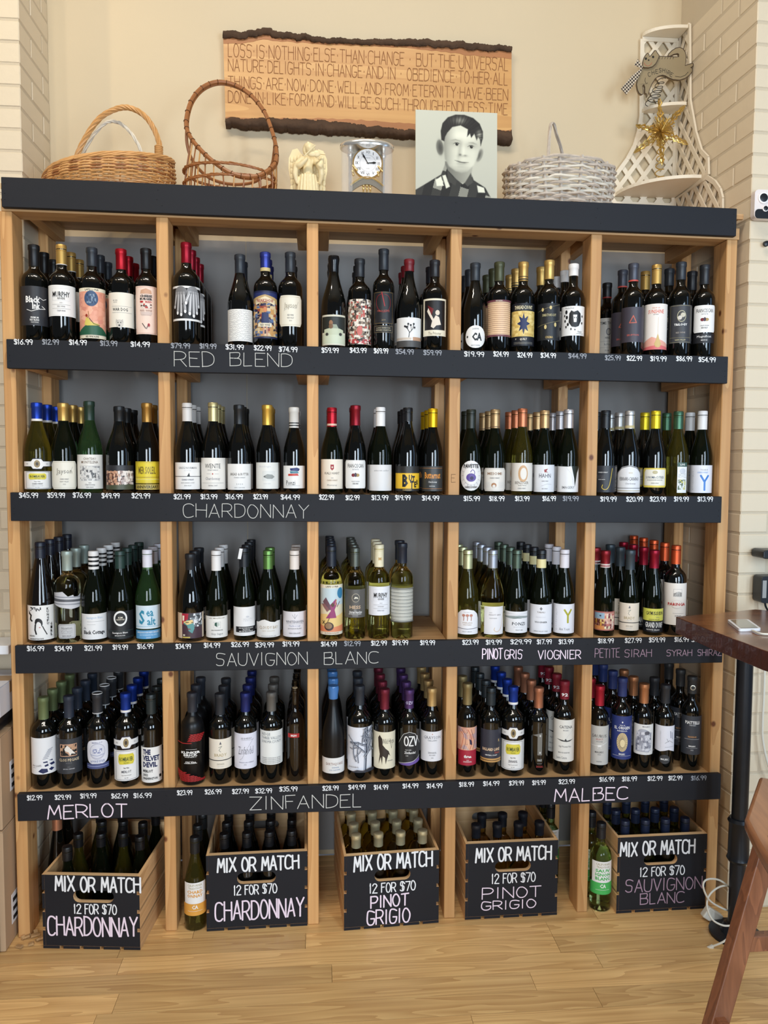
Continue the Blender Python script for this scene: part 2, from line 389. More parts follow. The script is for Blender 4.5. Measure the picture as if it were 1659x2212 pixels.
def pier(name, x0, x1, yf, side, bm_):
    b = MB(); b.box(x0+(0 if side < 0 else .0028), x1-(.0028 if side < 0 else 0), yf+.0028, YB, 0, 4.9); w = b.build(name, MORTAR, kind='structure')
    ch, bl, g = .0715, .22, .007; xs = x1 if side < 0 else x0; nz = 46
    shapes = {}
    def brick(k, lx, ly, m):
        if k not in shapes:
            q = MB(); q.box(0, lx, 0, ly, 0, ch-g); me = q.mesh('brick', m)
            bmm = bmesh.new(); bmm.from_mesh(me); bmesh.ops.bevel(bmm, geom=bmm.edges[:], offset=.003, segments=1, affect='EDGES'); bmm.to_mesh(me); bmm.free(); shapes[k] = me
        return shapes[k]
    for c in range(nz):
        z = .004+c*ch; odd = c % 2
        # return face bricks (side wall, seen from inside the alcove); the corner brick turns the corner
        y = yf; first = True
        while y < YB-.02:
            ly = (.22 if odd else .11) if first else .22
            ly = min(ly, YB-y)-g
            if ly > .02:
                dx = .016
                cor = first
                lx = (.11 if odd else .22)-g if cor else dx
                jit = random.uniform(0, .0022)
                px = xs-lx+.0 if side < 0 else xs
                px += jit*(-1 if side < 0 else 1)
                link('brick', brick(('c' if cor else 's', round(lx, 3), round(ly, 3)), lx, ly, bm_), w, loc=(px, y+random.uniform(0, .001), z))
            y += ly+g; first = False
        # front face bricks beyond the corner brick
        x = (.11 if odd else .22)
        for k in range(2):
            px = xs-x-(bl-g) if side < 0 else xs+x
            link('brick', brick(('f',), bl-g, .03, bm_), w, loc=(px, yf+random.uniform(0, .002), z)); x += bl
    return w
pier('wall_left', -1.0, XL, YL, -1, BRICK)
wr = pier('wall_right', XR, 3.4, YR, 1, BRICK)
wr.matrix_world = Matrix.Translation((XR, YR, 0)) @ Matrix.Rotation(math.radians(3), 4, 'Z') @ Matrix.Translation((-XR, -YR, 0))
def unr(x, y, off=0):
    d = (x-PW/2)/FPX*_r-(y-PH/2)/FPX*_u+_f
    tt = (XR-off-.0524*(-YR+CV[1])-CV[0])/(d[0]+.0524*d[1]); return Vector((CV+tt*d).tolist())
# oak floor, plank by plank
OAK = wood('oak_floor', (238, 196, 132), (182, 132, 78), 'X', .8, .38, knots=False, coat=.12, ringamt=1.1, tint=.2, fine=1.8)
b = MB(); b.box(-3.2, 5.2, -5.6, YB, -.06, -.0125); fl = b.build('floor', mat('subfloor_gap', (48, 30, 18), .8), kind='structure')
fixed = {0: [.25, .855, 1.69], 1: [.27, 1.69], 2: [.94, 1.80], 3: [.30, 1.56]}
pk = 0; pw = .0858; y0 = -.046
for r in range(-6, 13):
    y1 = y0-r*pw; ya = y1-pw+.0012
    if y1 > YB: y1 = YB-.001
    js = fixed.get(r) or [random.uniform(-.6, .4)+k*random.uniform(.8, 1.0) for k in range(4)]
    js = sorted([-1.6]+[j for j in js if -1.5 < j < 3.8]+([2.55+random.uniform(-.1, .3)] if r in fixed else [])+[4.2])
    for xa, xb in zip(js, js[1:]):
        if xb-xa < .05: continue
        q = MB(); q.box(-(xb-xa)/2+.0006, (xb-xa)/2-.0006, 0, y1-ya-.0006, -.012, 0); o = q.build('plank', OAK, fl); o.location = ((xa+xb)/2, ya, random.uniform(-.0004, 0))
for r in range(13, 60, 3):
    y1 = y0-r*pw; q = MB(); q.box(-2.9, 2.9, 0, pw*3-.002, -.012, 0); o = q.build('plank', OAK, fl); o.location = (.9, y1-pw*3, 0)
# ---------------------------------------------------------------- the rack
PX = [-.107, .378, .861, 1.338, 1.818, 2.296]; PWD = .038; PD = .089
ZL = [2.487, 1.985, 1.498, .999, .504]; ZR = [2.468, 1.970, 1.488, .993, .498]; BH = .092
BX = [(-.091, 2.317), (-.088, 2.303), (-.088, 2.297), (-.086, 2.318), (-.091, 2.328)]
def topz(i, x): return ZL[i]+(ZR[i]-ZL[i])*(x+.09)/2.4
PINE = wood('pine_stud', (218, 170, 112), (176, 122, 68), 'Z', 1., .55)
PINEY = wood('pine_rail', (214, 166, 108), (170, 120, 70), 'Y', 1., .6)
PINEX = wood('pine_shelf', (206, 166, 116), (160, 116, 72), 'X', 1., .6, ringamt=.7)
SLATE = mat('chalkboard_paint', (27, 29, 35), .6, spec=.35, nscale=7, namt=.16, bump=.12, bscale=25, stretch=(.3, 1, 1))
CHALK = mat('white_chalk_marker', (236, 238, 240), .7)
CHALKF = mat('faded_chalk', (158, 162, 170), .8)
CHALKP = mat('pink_chalk_marker', (240, 222, 236), .7)
CHALKPF = mat('faded_pink_chalk', (170, 142, 160), .8)
CHALKG = mat('pale_chalk_stick', (205, 205, 200), .85)
rack = empty('wine_rack', (1.1, .2, 0), 'tall pine wine rack with black chalkboard fascias and four bottle shelves', 'rack')
rack['label'] = 'tall pine wine rack with black chalkboard fascias and four bottle shelves'
RI = Matrix.Translation((-1.1, -.2, 0))
def rb(mb, name, m, par=rack, bv=0, **kw):
    mb.v = [tuple(Vector(v)-Vector((1.1, .2, 0))) for v in mb.v]
    # recentre so every piece has its own grain
    c = Vector(np.mean(np.array(mb.v), 0).tolist()); mb.v = [tuple(Vector(v)-c) for v in mb.v]
    o = mb.build(name, m, par, **kw); o.location = c
    if bv: bevel(o, bv)
    return o
DARKEND = mat('rough_end_grain', (70, 52, 38), .9, nscale=80, namt=.4)
for i, x in enumerate(PX):
    h = topz(0, x)-BH-.0065
    b = MB(); b.box(x, x+PWD, 0, PD, 0, h-.0); rb(b, 'post', PINE, bv=.0025)
    b = MB(); b.box(x, x+PWD, YB-.15, YB-.061, 0, topz(0, x)-.036); rb(b, 'back_post', PINE, bv=.0025)
# rotten ends at the foot of two posts
for i in (0,):
    b = MB(); rr = random.Random(3)
    for k in range(9):
        a = Vector((PX[i]+.02+rr.uniform(-.01, .05), rr.uniform(-.05, .02), .004)); b.bar(a, a+Vector((rr.uniform(-.03, .03), rr.uniform(-.02, .02), rr.uniform(.0, .012))), .012, .006)
    o = b.build('splinter_pile', mat('splintered_wood', (176, 140, 96), .8, nscale=60, namt=.4), rack, kind='stuff'); o.location = (-1.1, -.2, 0)
for i in range(5):
    a, e = BX[i]; y0_, y1_ = -.02, -.0005; z0, z1 = topz(i, a), topz(i, e)
    b = MB(); n = 8
    vs = []
    for k in range(n+1):
        x = a+(e-a)*k/n; z = z0+(z1-z0)*k/n+math.sin(k*2.1+i)*.0006
        vs += [(x, y0_, z-BH), (x, y1_, z-BH), (x, y1_, z), (x, y0_, z)]
    fs = []
    for k in range(n):
        o_ = k*4; fs += [(o_, o_+4, o_+5, o_+1), (o_+1, o_+5, o_+6, o_+2), (o_+2, o_+6, o_+7, o_+3), (o_+3, o_+7, o_+4, o_)]
    fs += [(0, 1, 2, 3), (n*4+3, n*4+2, n*4+1, n*4)]
    b.add(vs, fs); fo = rb(b, 'fascia_board', SLATE, bv=.0015)
    if i == 0: BEAM = fo
    FAS = globals().setdefault('FAS', []); FAS.append(fo)
    # screw holes
    b = MB()
    for x in PX:
        for q, dz in ((.012, -.02), (.024, -.068), (.008, -.05)):
            xx = min(max(x+q, a+.01), e-.01); p = Vector((xx, y0_-.0004, topz(i, xx)+dz))
            b.lathe([(.0016, 0), (.0012, .0006)], n=8, M=Matrix.Translation(p) @ Matrix.Rotation(math.pi/2, 4, 'X'))
    M = Matrix.Translation(-(Vector((1.1, .2, 0))+fo.location)); b.v = [tuple(M @ Vector(v)) for v in b.v]
    b.build('screw_head', mat('dark_screw', (18, 18, 18), .6), fo, kind='stuff')
# shelf panels: the top one is two boards deep and stops short of the wall
for i in range(5):
    if i == 0:
        xa, xb = PX[0]+.006, PX[-1]+PWD+.006
        za, zb = topz(0, xa), topz(0, xb)
        def slab(ya, yb, d0, d1, nm, m):
            b = MB(); b.add([(xa, ya, za+d0), (xb, ya, zb+d0), (xb, yb, zb+d0), (xa, yb, za+d0), (xa, ya, za+d1), (xb, ya, zb+d1), (xb, yb, zb+d1), (xa, yb, za+d1)], [(0, 3, 2, 1), (4, 5, 6, 7), (0, 1, 5, 4), (1, 2, 6, 5), (2, 3, 7, 6), (3, 0, 4, 7)])
            rb(b, nm, m, bv=.001)
        slab(.0005, .0885, -BH-.006, -BH+.032, 'top_rail', PINEX)
        for ya, yb in ((.0005, .139), (.141, .282), (.284, .425)): slab(ya, yb, -.030, -.012, 'top_plank', PINEX)
        continue
    for k in range(5):
        xa, xb = PX[k]+PWD+.0006, PX[k+1]-.0006
        for ya, yb in ((.0005, .2095), (.2105, .418)):
            b = MB(); za, zb = topz(i, xa)-.002, topz(i, xb)-.002
            b.add([(xa, ya, za-.017), (xb, ya, zb-.017), (xb, yb, zb-.017), (xa, yb, za-.017), (xa, ya, za), (xb, ya, zb), (xb, yb, zb), (xa, yb, za)], [(0, 3, 2, 1), (4, 5, 6, 7), (0, 1, 5, 4), (1, 2, 6, 5), (2, 3, 7, 6), (3, 0, 4, 7)])
            rb(b, 'shelf_plank', PINEX, bv=.001)
GRY = mat('interior_shade_grey', (142, 140, 138), .65, nscale=4, namt=.04)  # grey sheets added over the wall to darken the shaded rack interior
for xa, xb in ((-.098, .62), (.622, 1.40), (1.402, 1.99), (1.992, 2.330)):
    b = MB(); b.box(xa, xb, YB-.0035, YB-.0005, .02, unp(450, 519, Y=YB-.004).z); rb(b, 'added_shade_sheet', GRY)
# cross rails under every shelf, screwed to the post sides
for i in range(5):
    for k, x in enumerate(PX):
        for sd in (-1, 1):
            if (k == 0 and sd < 0) or (k == 5 and sd > 0): continue
            xa = x-.0385 if sd < 0 else x+PWD+.0005
            zt = topz(i, x)-(.031 if i == 0 else .0195); yf0 = .0895 if i == 0 else .0005
            b = MB(); b.box(xa, xa+.038, yf0, .400, zt-(.05 if i == 0 else .064), zt); rb(b, 'cross_rail', PINEY, bv=.002)
b = MB(); b.box(2.317, 2.345, -.012, .0, 2.435, 2.452); rb(b, 'peg', PINEX)
b = MB(); b.tube([(1.343, .006, 1.9), (1.345, .006, 1.93)], .0, 4)
PEN = mat('pencil_mark', (96, 66, 40), .8)
P0 = unp(975, 1042, Y=-.0006); st, tw = strokes('E', .05); q = MB()
for pl in st: ribbon([(p[0]/tw*.014, p[1]*.026) for p in pl], .0012, lambda v, f: q.add([(P0.x+a, -.0006, P0.z+c) for a, c in v], f))
rb(q, 'pencil_mark', PEN)
# chalk writing on the fascias
def bw(i, text, xl, xr, yb, hpx, w, m, par=None, name='chalk_lettering', jit=.06):
    P0, P1 = unp(xl, yb, Y=-.0202), unp(xr, yb+(0), Y=-.0202)
    fo = FAS[i]; inv = Matrix.Translation(-(Vector((1.1, .2, 0))+fo.location))
    sl = (topz(i, P1.x)-topz(i, P0.x)); P1.z = P0.z+sl
    mid = unp((xl+xr)/2, yb, Y=-.0202).z; d = mid-(P0.z+P1.z)/2; P0.z += d; P1.z += d
    chalk(name, text, P0, P1, hpx/640, w, m, fo, jit=jit, inv=inv)
bw(1, 'RED', 377, 463, 791, 30, .0020, CHALKG); bw(1, 'BLEND', 497, 632, 791, 27, .0020, CHALKG)
bw(2, 'CHARDONNAY', 396, 667, 1118, 28, .0021, CHALKG)
bw(3, 'SAUVIGNON', 467, 664, 1437, 27, .0022, CHALKG); bw(3, 'BLANC', 700, 817, 1434, 26, .0022, CHALKG)
bw(3, 'PINOT', 1042, 1085, 1423, 22, .0036, CHALKP); bw(3, 'GRIS', 1090, 1128, 1423, 20, .003, CHALKP)
bw(3, 'VIOGNIER', 1162, 1254, 1423, 19, .003, CHALKP)
bw(3, 'PETITE', 1285, 1338, 1420, 20, .0021, CHALKPF); bw(3, 'SIRAH', 1349, 1407, 1419, 17, .0021, CHALKPF)
bw(3, 'SYRAH', 1440, 1494, 1417, 14, .0021, CHALKPF); bw(3, 'SHIRAZ', 1507, 1558, 1416, 14, .0021, CHALKPF)
bw(4, 'MERLOT', 104, 275, 1766, 28, .0042, CHALKP); bw(4, 'ZINFANDEL', 540, 782, 1746, 29, .0026, CHALKG); bw(4, 'MALBEC', 1198, 1355, 1729, 28, .0042, CHALKP)
PR = {1: '1699 31 70 739;1299 92 127 739f;1499 150 187 740;1399 217 253 742f;1499 283 323 744;7999 370 410 747f;1999 432 467 748f;3199 488 526 750;2299 549 586 752;7499 603 642 755;5999 695 731 757;4399 756 791 757;6999 808 838 758;5499 855 893 760f;5999 915 953 762f;1999 1003 1045 765;2499 1066 1098 765;2499 1118 1149 767;3499 1168 1200 768;4499 1228 1266 769f;2599 1307 1340 773f;2299 1354 1386 774;1999 1405 1439 775;8699 1461 1494 775;5499 1509 1545 777',
 2: '4599 42 82 1070;5999 103 140 1070;7699 158 196 1070;4999 220 258 1071;2999 285 324 1071;2199 376 411 1073;1399 434 469 1073;1699 488 524 1073;2399 548 578 1073;4499 607 647 1074;2299 690 721 1074;1299 747 776 1075;1399 803 838 1075;1999 854 886 1075;1499 912 948 1076;1599 1002 1036 1077;1899 1057 1089 1077;1399 1113 1143 1077;1699 1172 1200 1077;1999 1216 1249 1077f;1999 1297 1331 1078;2099 1353 1388 1078;2399 1404 1438 1078;1999 1456 1487 1078;1399 1507 1539 1078',
 3: '1699 59 95 1401;3499 119 155 1401;2199 183 220 1400;1999 244 276 1398;1699 297 331 1396;3499 380 412 1396;1499 441 475 1394;2699 500 537 1392;3999 552 591 1393;1999 611 646 1391;1499 694 727 1391;1299 744 778 1390f;1299 802 835 1389;1999 848 881 1388;1999 908 939 1388;2399 999 1033 1387;1999 1050 1083 1387;2999 1103 1147 1386;1799 1160 1191 1386;1399 1207 1238 1386;1899 1292 1325 1384;2799 1350 1385 1383;5999 1402 1436 1382;1699 1457 1487 1381;1999 1494 1533 1381',
 4: '1299 59 91 1723;2999 119 153 1722;1999 174 208 1719;6299 241 276 1719;1699 289 327 1718;2399 383 415 1712;2699 443 478 1710;2799 502 537 1709;3299 552 587 1708;3599 604 642 1704;2899 697 731 1702;4999 753 789 1700;1499 808 838 1700;1499 870 903 1697;1499 922 955 1697;1899 992 1023 1694;1499 1044 1078 1692;3999 1100 1131 1691;1999 1150 1178 1690;2399 1207 1241 1688;1699 1295 1326 1683;1899 1344 1375 1682;1299 1399 1430 1681;1299 1444 1473 1680;1699 1493 1525 1680f'}
for i, s in PR.items():
    for q in s.split(';'):
        t, a, e, y = q.split(); f = y[-1] == 'f'; y = float(y.strip('f'))
        bw(i, '$%s.%s' % (t[:2], t[2:]), float(a), float(e), y+5, 10, .0024, CHALKF if f else CHALK, name='chalk_price', jit=.04)
# ---------------------------------------------------------------- wine bottles
W_, K_, CR_, GD_, GR_, RD_, NV_ = (238, 237, 234), (26, 26, 28), (232, 223, 202), (196, 152, 70), (120, 120, 124), (176, 34, 38), (28, 40, 84)
CH_, LG_ = (44, 44, 48), (205, 206, 210)
def t(s, y, h, w=None, c=K_, x=0, b=.01): return ('T', s, x, y, h, c, w, b)
def ln(y, x0=-.6, x1=.6, th=.015, c=GR_): return ('L', [(x0, y), (x1, y)], th, c)
GLASS = {'k': mat('dark_wine_glass', (9, 10, 8), .05, spec=.6, coat=.4), 'b': mat('dark_brown_glass', (16, 11, 7), .05, spec=.6, coat=.4),
         'm': mat('frosted_black_glass', (16, 16, 17), .35, spec=.4),
         'g': mat('dark_green_glass', (18, 23, 12), .04, trans=.45, ior=1.4), 'o': mat('olive_glass', (104, 96, 34), .03, trans=.85, ior=1.4),
         'e': mat('green_wine_glass', (88, 130, 78), .03, trans=.9, ior=1.4),
         'p': mat('pale_green_bottle_glass', (196, 222, 150), .02, trans=1., ior=1.33),
         'y': mat('pale_yellow_wine_in_clear_glass', (238, 232, 160), .02, trans=1., ior=1.33), 'c': mat('clear_wine_glass', (240, 238, 206), .02, trans=1., ior=1.33)}
def PROF(shape, R, H, rn):
    f = {'b': [(.93, 0), (1, .015), (1, .60), (.985, .64), (.90, .675), (.72, .705), (.52, .73), (.40, .755)],
         'g': [(.93, 0), (1, .015), (1, .44), (.985, .48), (.93, .53), (.82, .59), (.68, .65), (.55, .71), (.45, .765), (.40, .80)],
         'r': [(.93, 0), (1, .015), (1, .36), (.97, .44), (.86, .54), (.70, .65), (.54, .75), (.43, .82)]}[shape]
    p = [(.0001, .012)]+[(.5*R, .002)]+[(max(a*R, rn) if b > .5 else a*R, b*H+.001) for a, b in f]
    p += [(rn, .86*H), (rn, .93*H), (rn+.0015, .94*H), (rn+.0015, .965*H), (rn, .97*H), (rn, H-.001), (rn*.6, H-.001)]
    return p
def bottle_mesh(shape, R, H, rn, g, n=28):
    b = MB(); b.lathe(PROF(shape, R, H, rn), n=n, cap=True); return b.mesh('glass', GLASS[g], smooth=True)
CAPM = {}
def capmat(kind, col):
    k = (kind, col)
    if k not in CAPM:
        dark = sum(col) < 200
        CAPM[k] = mat('capsule_%d_%d_%d_%s' % (*col, {'f': 'foil', 's': 'screw', 'x': 'wax'}[kind]), col, .38 if kind != 'x' else .15, metal=.0 if dark or kind == 'x' or sum(col) > 625 else (.65 if max(col)-min(col) > 45 or kind == 's' else .3), spec=.5)
    return CAPM[k]
def cap_mesh(kind, col, H, L, rn, bands=(), ringcol=None):
    r = rn+.0016; z0 = H-L; b = MB()
    if kind == 's':
        p = [(r, z0), (r, H-.022), (r-.0007, H-.0215), (r-.0007, H-.0205), (r+.0003, H-.020), (r+.0003, H-.0165), (r-.0007, H-.016), (r-.0007, H-.0145), (r+.0003, H-.014), (r+.0003, H-.003), (r-.001, H), (r*.8, H+.0006)]
    else:
        p = [(r, z0), (r, H-.018), (r+.0014, H-.016), (r+.0016, H-.008), (r+.0012, H-.0015), (r-.001, H), (r*.75, H+.0006)]
        if kind == 'x': p = [(r-.0016, z0), (r-.0004, z0+.002), (r, H-.03), (r+.002, H-.018), (r+.003, H-.009), (r+.001, H), (r*.5, H+.002)]
    b.lathe(p, n=24, mi=0, cap=True); ms = [capmat(kind, col)]
    for za, zb, cc in bands:   # printed bands, fractions up from the cap's lower edge
        b.lathe([(r+.0005, z0+za*L), (r+.0005, z0+zb*L)], n=24, mi=len(ms), cap=False); ms.append(mat('band_%d_%d_%d' % cc, cc, .4))
    return b.mesh('capsule', ms, smooth=True)
SHELFN = {1: 'red blend shelf', 2: 'chardonnay shelf', 3: 'sauvignon blanc shelf', 4: 'zinfandel shelf', 0: 'floor'}
GN = {'p': 'pale green', 'k': 'dark', 'b': 'dark', 'm': 'matt black', 'g': 'dark green', 'o': 'olive', 'e': 'green', 'y': 'pale yellow', 'c': 'clear'}
ORD = ['', 'second', 'third', 'fourth', 'fifth']
CN = 0
def bay_of(x):
    return max(k for k in range(6) if PX[k] < x+.02) if x > PX[0] else 0
LIFT = .0006
QB = []
def B(*a, **e): QB.append((a, e))
def flush():
    from collections import defaultdict
    gr = defaultdict(list)
    for a, e in QB:
        row, cx, yt, w = a[:4]; P = unp(cx, yt, Y=e.get('Y', .052)); mpp = (P-Vector(CAM)).dot(Vector(_f.tolist()))/FPX
        bay = max(k for k in range(5) if PX[k] < P.x+.02) if P.x > PX[0] else 0
        gr[(row, bay, e.get('Y', .052) > .1)].append([P.x, w*mpp/2, e])
    for (row, bay, _), L in gr.items():
        L.sort(key=lambda q: q[0]); lo, hi = PX[bay]+PWD+.002, PX[bay+1]-.002
        tot = sum(2*q[1] for q in L)+.0035*(len(L)-1); k = min(1, (hi-lo)/tot)
        for q in L: q[1] *= min(k, .97)*.988
        for _it in range(60):
            L[0][0] = max(L[0][0], lo+L[0][1]); L[-1][0] = min(L[-1][0], hi-L[-1][1])
            for p, q in zip(L, L[1:]):
                d = p[1]+q[1]+.0036-(q[0]-p[0])
                if d > 0: p[0] -= d/2; q[0] += d/2
        for q in L: q[2]['_x'], q[2]['_R'] = q[0], q[1]
    for a, e in QB: bottle(*a, **e)
    QB.clear()
def bottle(row, cx, yt, w, shape, ck, col, yc, g, yl0, yl1, paper, ops, desc, nb, **e):
    global CN
    zb = None; Y = e.get('Y', .052)
    P = unp(cx, yt, Y=Y); k = 2630/1662.  # metres per px about the front row
    mpp = (P-Vector(CAM)).dot(Vector(_f.tolist()))/FPX
    R = e.get('_R', w*mpp/2*.97); x = e.get('_x', P.x)
    bay = 0 if x < PX[1] else 1 if x < PX[2] else 2 if x < PX[3] else 3 if x < PX[4] else 4
    lo, hi = PX[bay]+PWD+R+.003, PX[bay+1]-R-.003
    x = min(max(x, lo), hi)
    base = topz(row, x)-.0019+LIFT if row else 0.0008
    H = P.z-base; rn = e.get('rn', .0150)
    L = (yc-yt)*mpp
    rz = math.atan2(x-CAM[0], Y-CAM[1])*-.75+random.uniform(-.06, .06)+e.get('rz', 0)
    lab = '%s wine bottle with %s, %s' % (GN[g], desc, SHELFN[row])
    o = empty('wine_bottle', (x, Y, base), lab, 'bottle', 'bottles on the '+SHELFN[row], rz)
    gm = bottle_mesh(shape, R, H, rn, g); cm = cap_mesh(ck, col, H, L, rn, e.get('bands', ())) if ck else None
    link('glass', gm, o)
    if cm: link('capsule', cm, o)
    else:
        b = MB(); b.lathe([(rn*.72, H-.012), (rn*.72, H+.001)], n=16); b.build('cork', mat('cork', (196, 170, 130), .8), o)
    # label band : convert the picture rows to heights on the front of the bottle
    Pf = lambda y: unp(cx, y, Y=Y-R*.9).z-base
    labs = [(yl0, yl1, paper, ops, e.get('hw', 1.25), e.get('outline'))]+e.get('more', [])
    for (a, c_, pp, oo, hw, ol) in labs:
        if a is None: continue
        za, zb = Pf(c_), Pf(a); za = max(za, .012)
        if zb-za < .004: continue
        me = label_mesh(R, zb-za, pp, oo, hw, ol); lo_ = link('label' if pp else 'bottle_print', me, o);
        if not pp: lo_['kind'] = 'stuff'
        lo_.location = (0, 0, za); lo_.rotation_euler = (0, 0, e.get('lrz', 0))
    cap_words = e.get('capw') or desc
    for i in range(1, nb+1):
        yy = Y+i*max(.0925, 2*R+.004)
        if yy+R > YB-.003: break
        r2 = random.Random(CN*7+i)
        xx = min(max(x+r2.uniform(-.0012, .0012)+e.get('drift', 0)*i, lo), hi)
        if (bay_x := [p for p in PX if p-R-.002 < xx < p+PWD+R+.002]) and yy+R > YB-.155: xx = (bay_x[0]+PWD+R+.003) if xx > bay_x[0] else bay_x[0]-R-.003
        q = empty('wine_bottle', (xx, yy, topz(row, xx)-.0019+LIFT if row else .0008), '%s-row bottle behind %s, %s' % (ORD[i], desc, SHELFN[row]), 'bottle', 'bottles on the '+SHELFN[row], rz+r2.uniform(-.3, .3))
        link('glass', gm, q)
        if cm: link('capsule', cm, q)
        if i == 1 and yl0 is not None and paper is not None and sum(paper) > 150:
            l2 = link('label', me, q); l2.location = (0, 0, za)
        CN += 1
    CN += 1
    return o
def Q(rounded=.12): return [(-1, rounded/2), (-1+rounded/1.4, 0), (1-rounded/1.4, 0), (1, rounded/2), (1, 1-rounded/2), (1-rounded/1.4, 1), (-1+rounded/1.4, 1), (-1, 1-rounded/2)]
def OV(n=24, p=1.): return [(math.copysign(abs(math.cos(a*2*math.pi/n))**p, math.cos(a*2*math.pi/n)), .5+.5*math.copysign(abs(math.sin(a*2*math.pi/n))**p, math.sin(a*2*math.pi/n))) for a in range(n)]
BLK, DS, GDC, RDC, WHC, SLV, BLU, GRN = (20, 20, 22), (44, 48, 54), (206, 166, 92), (170, 24, 36), (232, 230, 228), (186, 188, 188), (34, 66, 168), (104, 118, 78)
MURPHY = lambda last, s='RED WINE': [('F', -.68, .04, .68, .96, .012, LG_), ('F', -.6, .5, .6, .9, .012, LG_), t('MURPHY', .70, .17, 1.15, b=.015), t('GOODE', .57, .07, .5, b=.02), t('2021', .43, .035, .2, GR_), t(s, .31, .04, .5, GR_), ln(.37), ln(.24), t(last, .17, .04, .55, NV_)]
BADGE = [(-1.2, .75), (-.42, .75), (-.28, 1), (.28, 1), (.42, .75), (1.2, .75), (1.2, .25), (.42, .25), (.28, 0), (-.28, 0), (-.42, .25), (-1.2, .25)]
def badge(y0, y1): return (y0, y1, (30, 34, 60), [('P', [(p[0]*.97, .5+(p[1]-.5)*.86) for p in BADGE], W_), ('E', 0, .5, .2, .34, (150, 130, 90)), ('E', 0, .5, .09, .16, (60, 50, 40)), t('2021', .5, .12, .18, GR_, .7), t('VINTAGE', .5, .1, .2, GR_, -.72)], 1., BADGE)
def romb(s): return [('F', -.86, .03, .86, .97, .025, (40, 44, 70)), ('P', [(-.6, .62), (-.5, .54), (.5, .54), (.6, .62), (.6, .80), (.5, .88), (-.5, .88), (-.6, .80)], (222, 208, 70)), t('ROMBAUER', .71, .14, 1.0, (30, 60, 40), b=.02), t('VINEYARDS', .59, .04, .4, (90, 100, 40)), t('Napa Valley', .42, .06, .4), t(s, .30, .08, .7, (70, 70, 80)), t('Family Owned & Operated', .18, .045, .7, GR_), t('Est. 1980', .10, .04, .25, GR_)]
def brady(s): return [t('BRADY', .46, .1, 1.0, (176, 160, 120)), t('VINEYARD', .37, .04, .5, LG_), ('L', [(-.15, .72), (.1, .76), (-.05, .68), (-.12, .62), (.02, .57)], .03, (110, 120, 110)), ('P', [(-.1, .82), (.0, .92), (.08, .82)], (90, 90, 100)), ('R', -1.25, .275, 1.25, .30, K_), t(s, .16, .05, .6, (170, 164, 150)), t('PASO ROBLES', .08, .04, .5, LG_)]
def fran(s): return [t('FRANCISCAN', .80, .14, 1.45, b=.005), t('ESTATE', .67, .05, .5, GR_), ('E', -.18, .47, .16, .06, (120, 30, 40)), ('E', .16, .47, .17, .06, (170, 140, 80)), ('E', 0, .48, .1, .075, (60, 40, 60)), t('CALIFORNIA', .25, .04, .7, GR_), t(s, .17, .06, .5)]
# ---- red blend shelf
B(1, 73, 530, 58, 'b', 'f', BLK, 576, 'k', 618, 703, (42, 42, 46), [('T', 'Black', -.1, .66, .17, W_, .95, .03), ('T', 'Ink', .12, .50, .17, W_, .5, .03), ('L', [(-.5, .40), (-.2, .36), (.3, .42), (.75, .44), (.5, .50)], .035, W_), ('L', [(.3, .72), (.6, .66), (.85, .70)], .03, W_), t('PREMIUM', .20, .045, .5, W_), t('RED BLEND', .14, .05, .6, W_), t('CALIFORNIA', .08, .025, .5, W_)], 'charcoal label of white gothic lettering', 2)
B(1, 132, 530, 57, 'b', 's', GDC, 573, 'k', 616, 683, W_, MURPHY('CALIFORNIA'), 'gold cap and white boxed-type label', 2, bands=[(0, .03, WHC)])
B(1, 198, 536, 56, 'b', 'f', DS, 576, 'k', 622, 731, (236, 226, 200), [('R', -1.2, .07, 1.2, .93, (226, 158, 132)), ('C', -1.2, .28, 1.2, .9, 6, 7, [(230, 164, 138), (222, 150, 122), (238, 178, 150), (214, 140, 120)], 4), t('LAPIS LUNA', .965, .04, .95), ('E', -.05, .79, .48, .155, (60, 84, 118)), ('C', -.36, .69, .28, .88, 6, 4, [(72, 98, 132), (52, 74, 106), (130, 150, 170), (44, 60, 92)], 3), ('P', [(-1.2, .07), (-1.2, .12), (-.5, .25), (.1, .29), (.7, .22), (1.2, .1), (1.2, .07)], (42, 92, 66)), ('P', [(-.55, .27), (-.35, .25), (.45, .26), (.5, .28), (-.1, .33), (-.3, .42), (-.42, .41)], (214, 196, 96)), ('E', -.38, .45, .08, .03, (150, 50, 30)), ('L', [(-.32, .40), (-.22, .44), (-.25, .53)], .05, (170, 120, 80)), ('L', [(-.2, .4), (.1, .29), (.5, .26)], .04, (60, 50, 30)), t('RED WINE BLEND', .035, .035, .9)], 'pink label of a blue moon over green hill', 2)
B(1, 262, 539, 55, 'b', 'f', RDC, 583, 'k', 632, 707, (236, 229, 214), [t('RED WINE', .77, .035, .35, GR_, -.45), t('CALIFORNIA', .72, .025, .3, GR_, -.45), ln(.60, -.7, .8), ln(.42, -.7, .8), ('T', 'WAR DOG', -.1, .51, .09, K_, 1.1, .01), ('E', -.15, .10, .26, .12, (206, 200, 190)), ('P', [(-.42, .12), (-.38, .23), (-.22, .18)], (190, 184, 176)), ('P', [(.12, .12), (.08, .23), (-.08, .18)], (190, 184, 176)), ('E', -.25, .13, .035, .015, K_), ('E', -.06, .13, .035, .015, K_), ('E', -.16, .05, .06, .022, K_)], 'red cap and cream terrier-head label', 2)
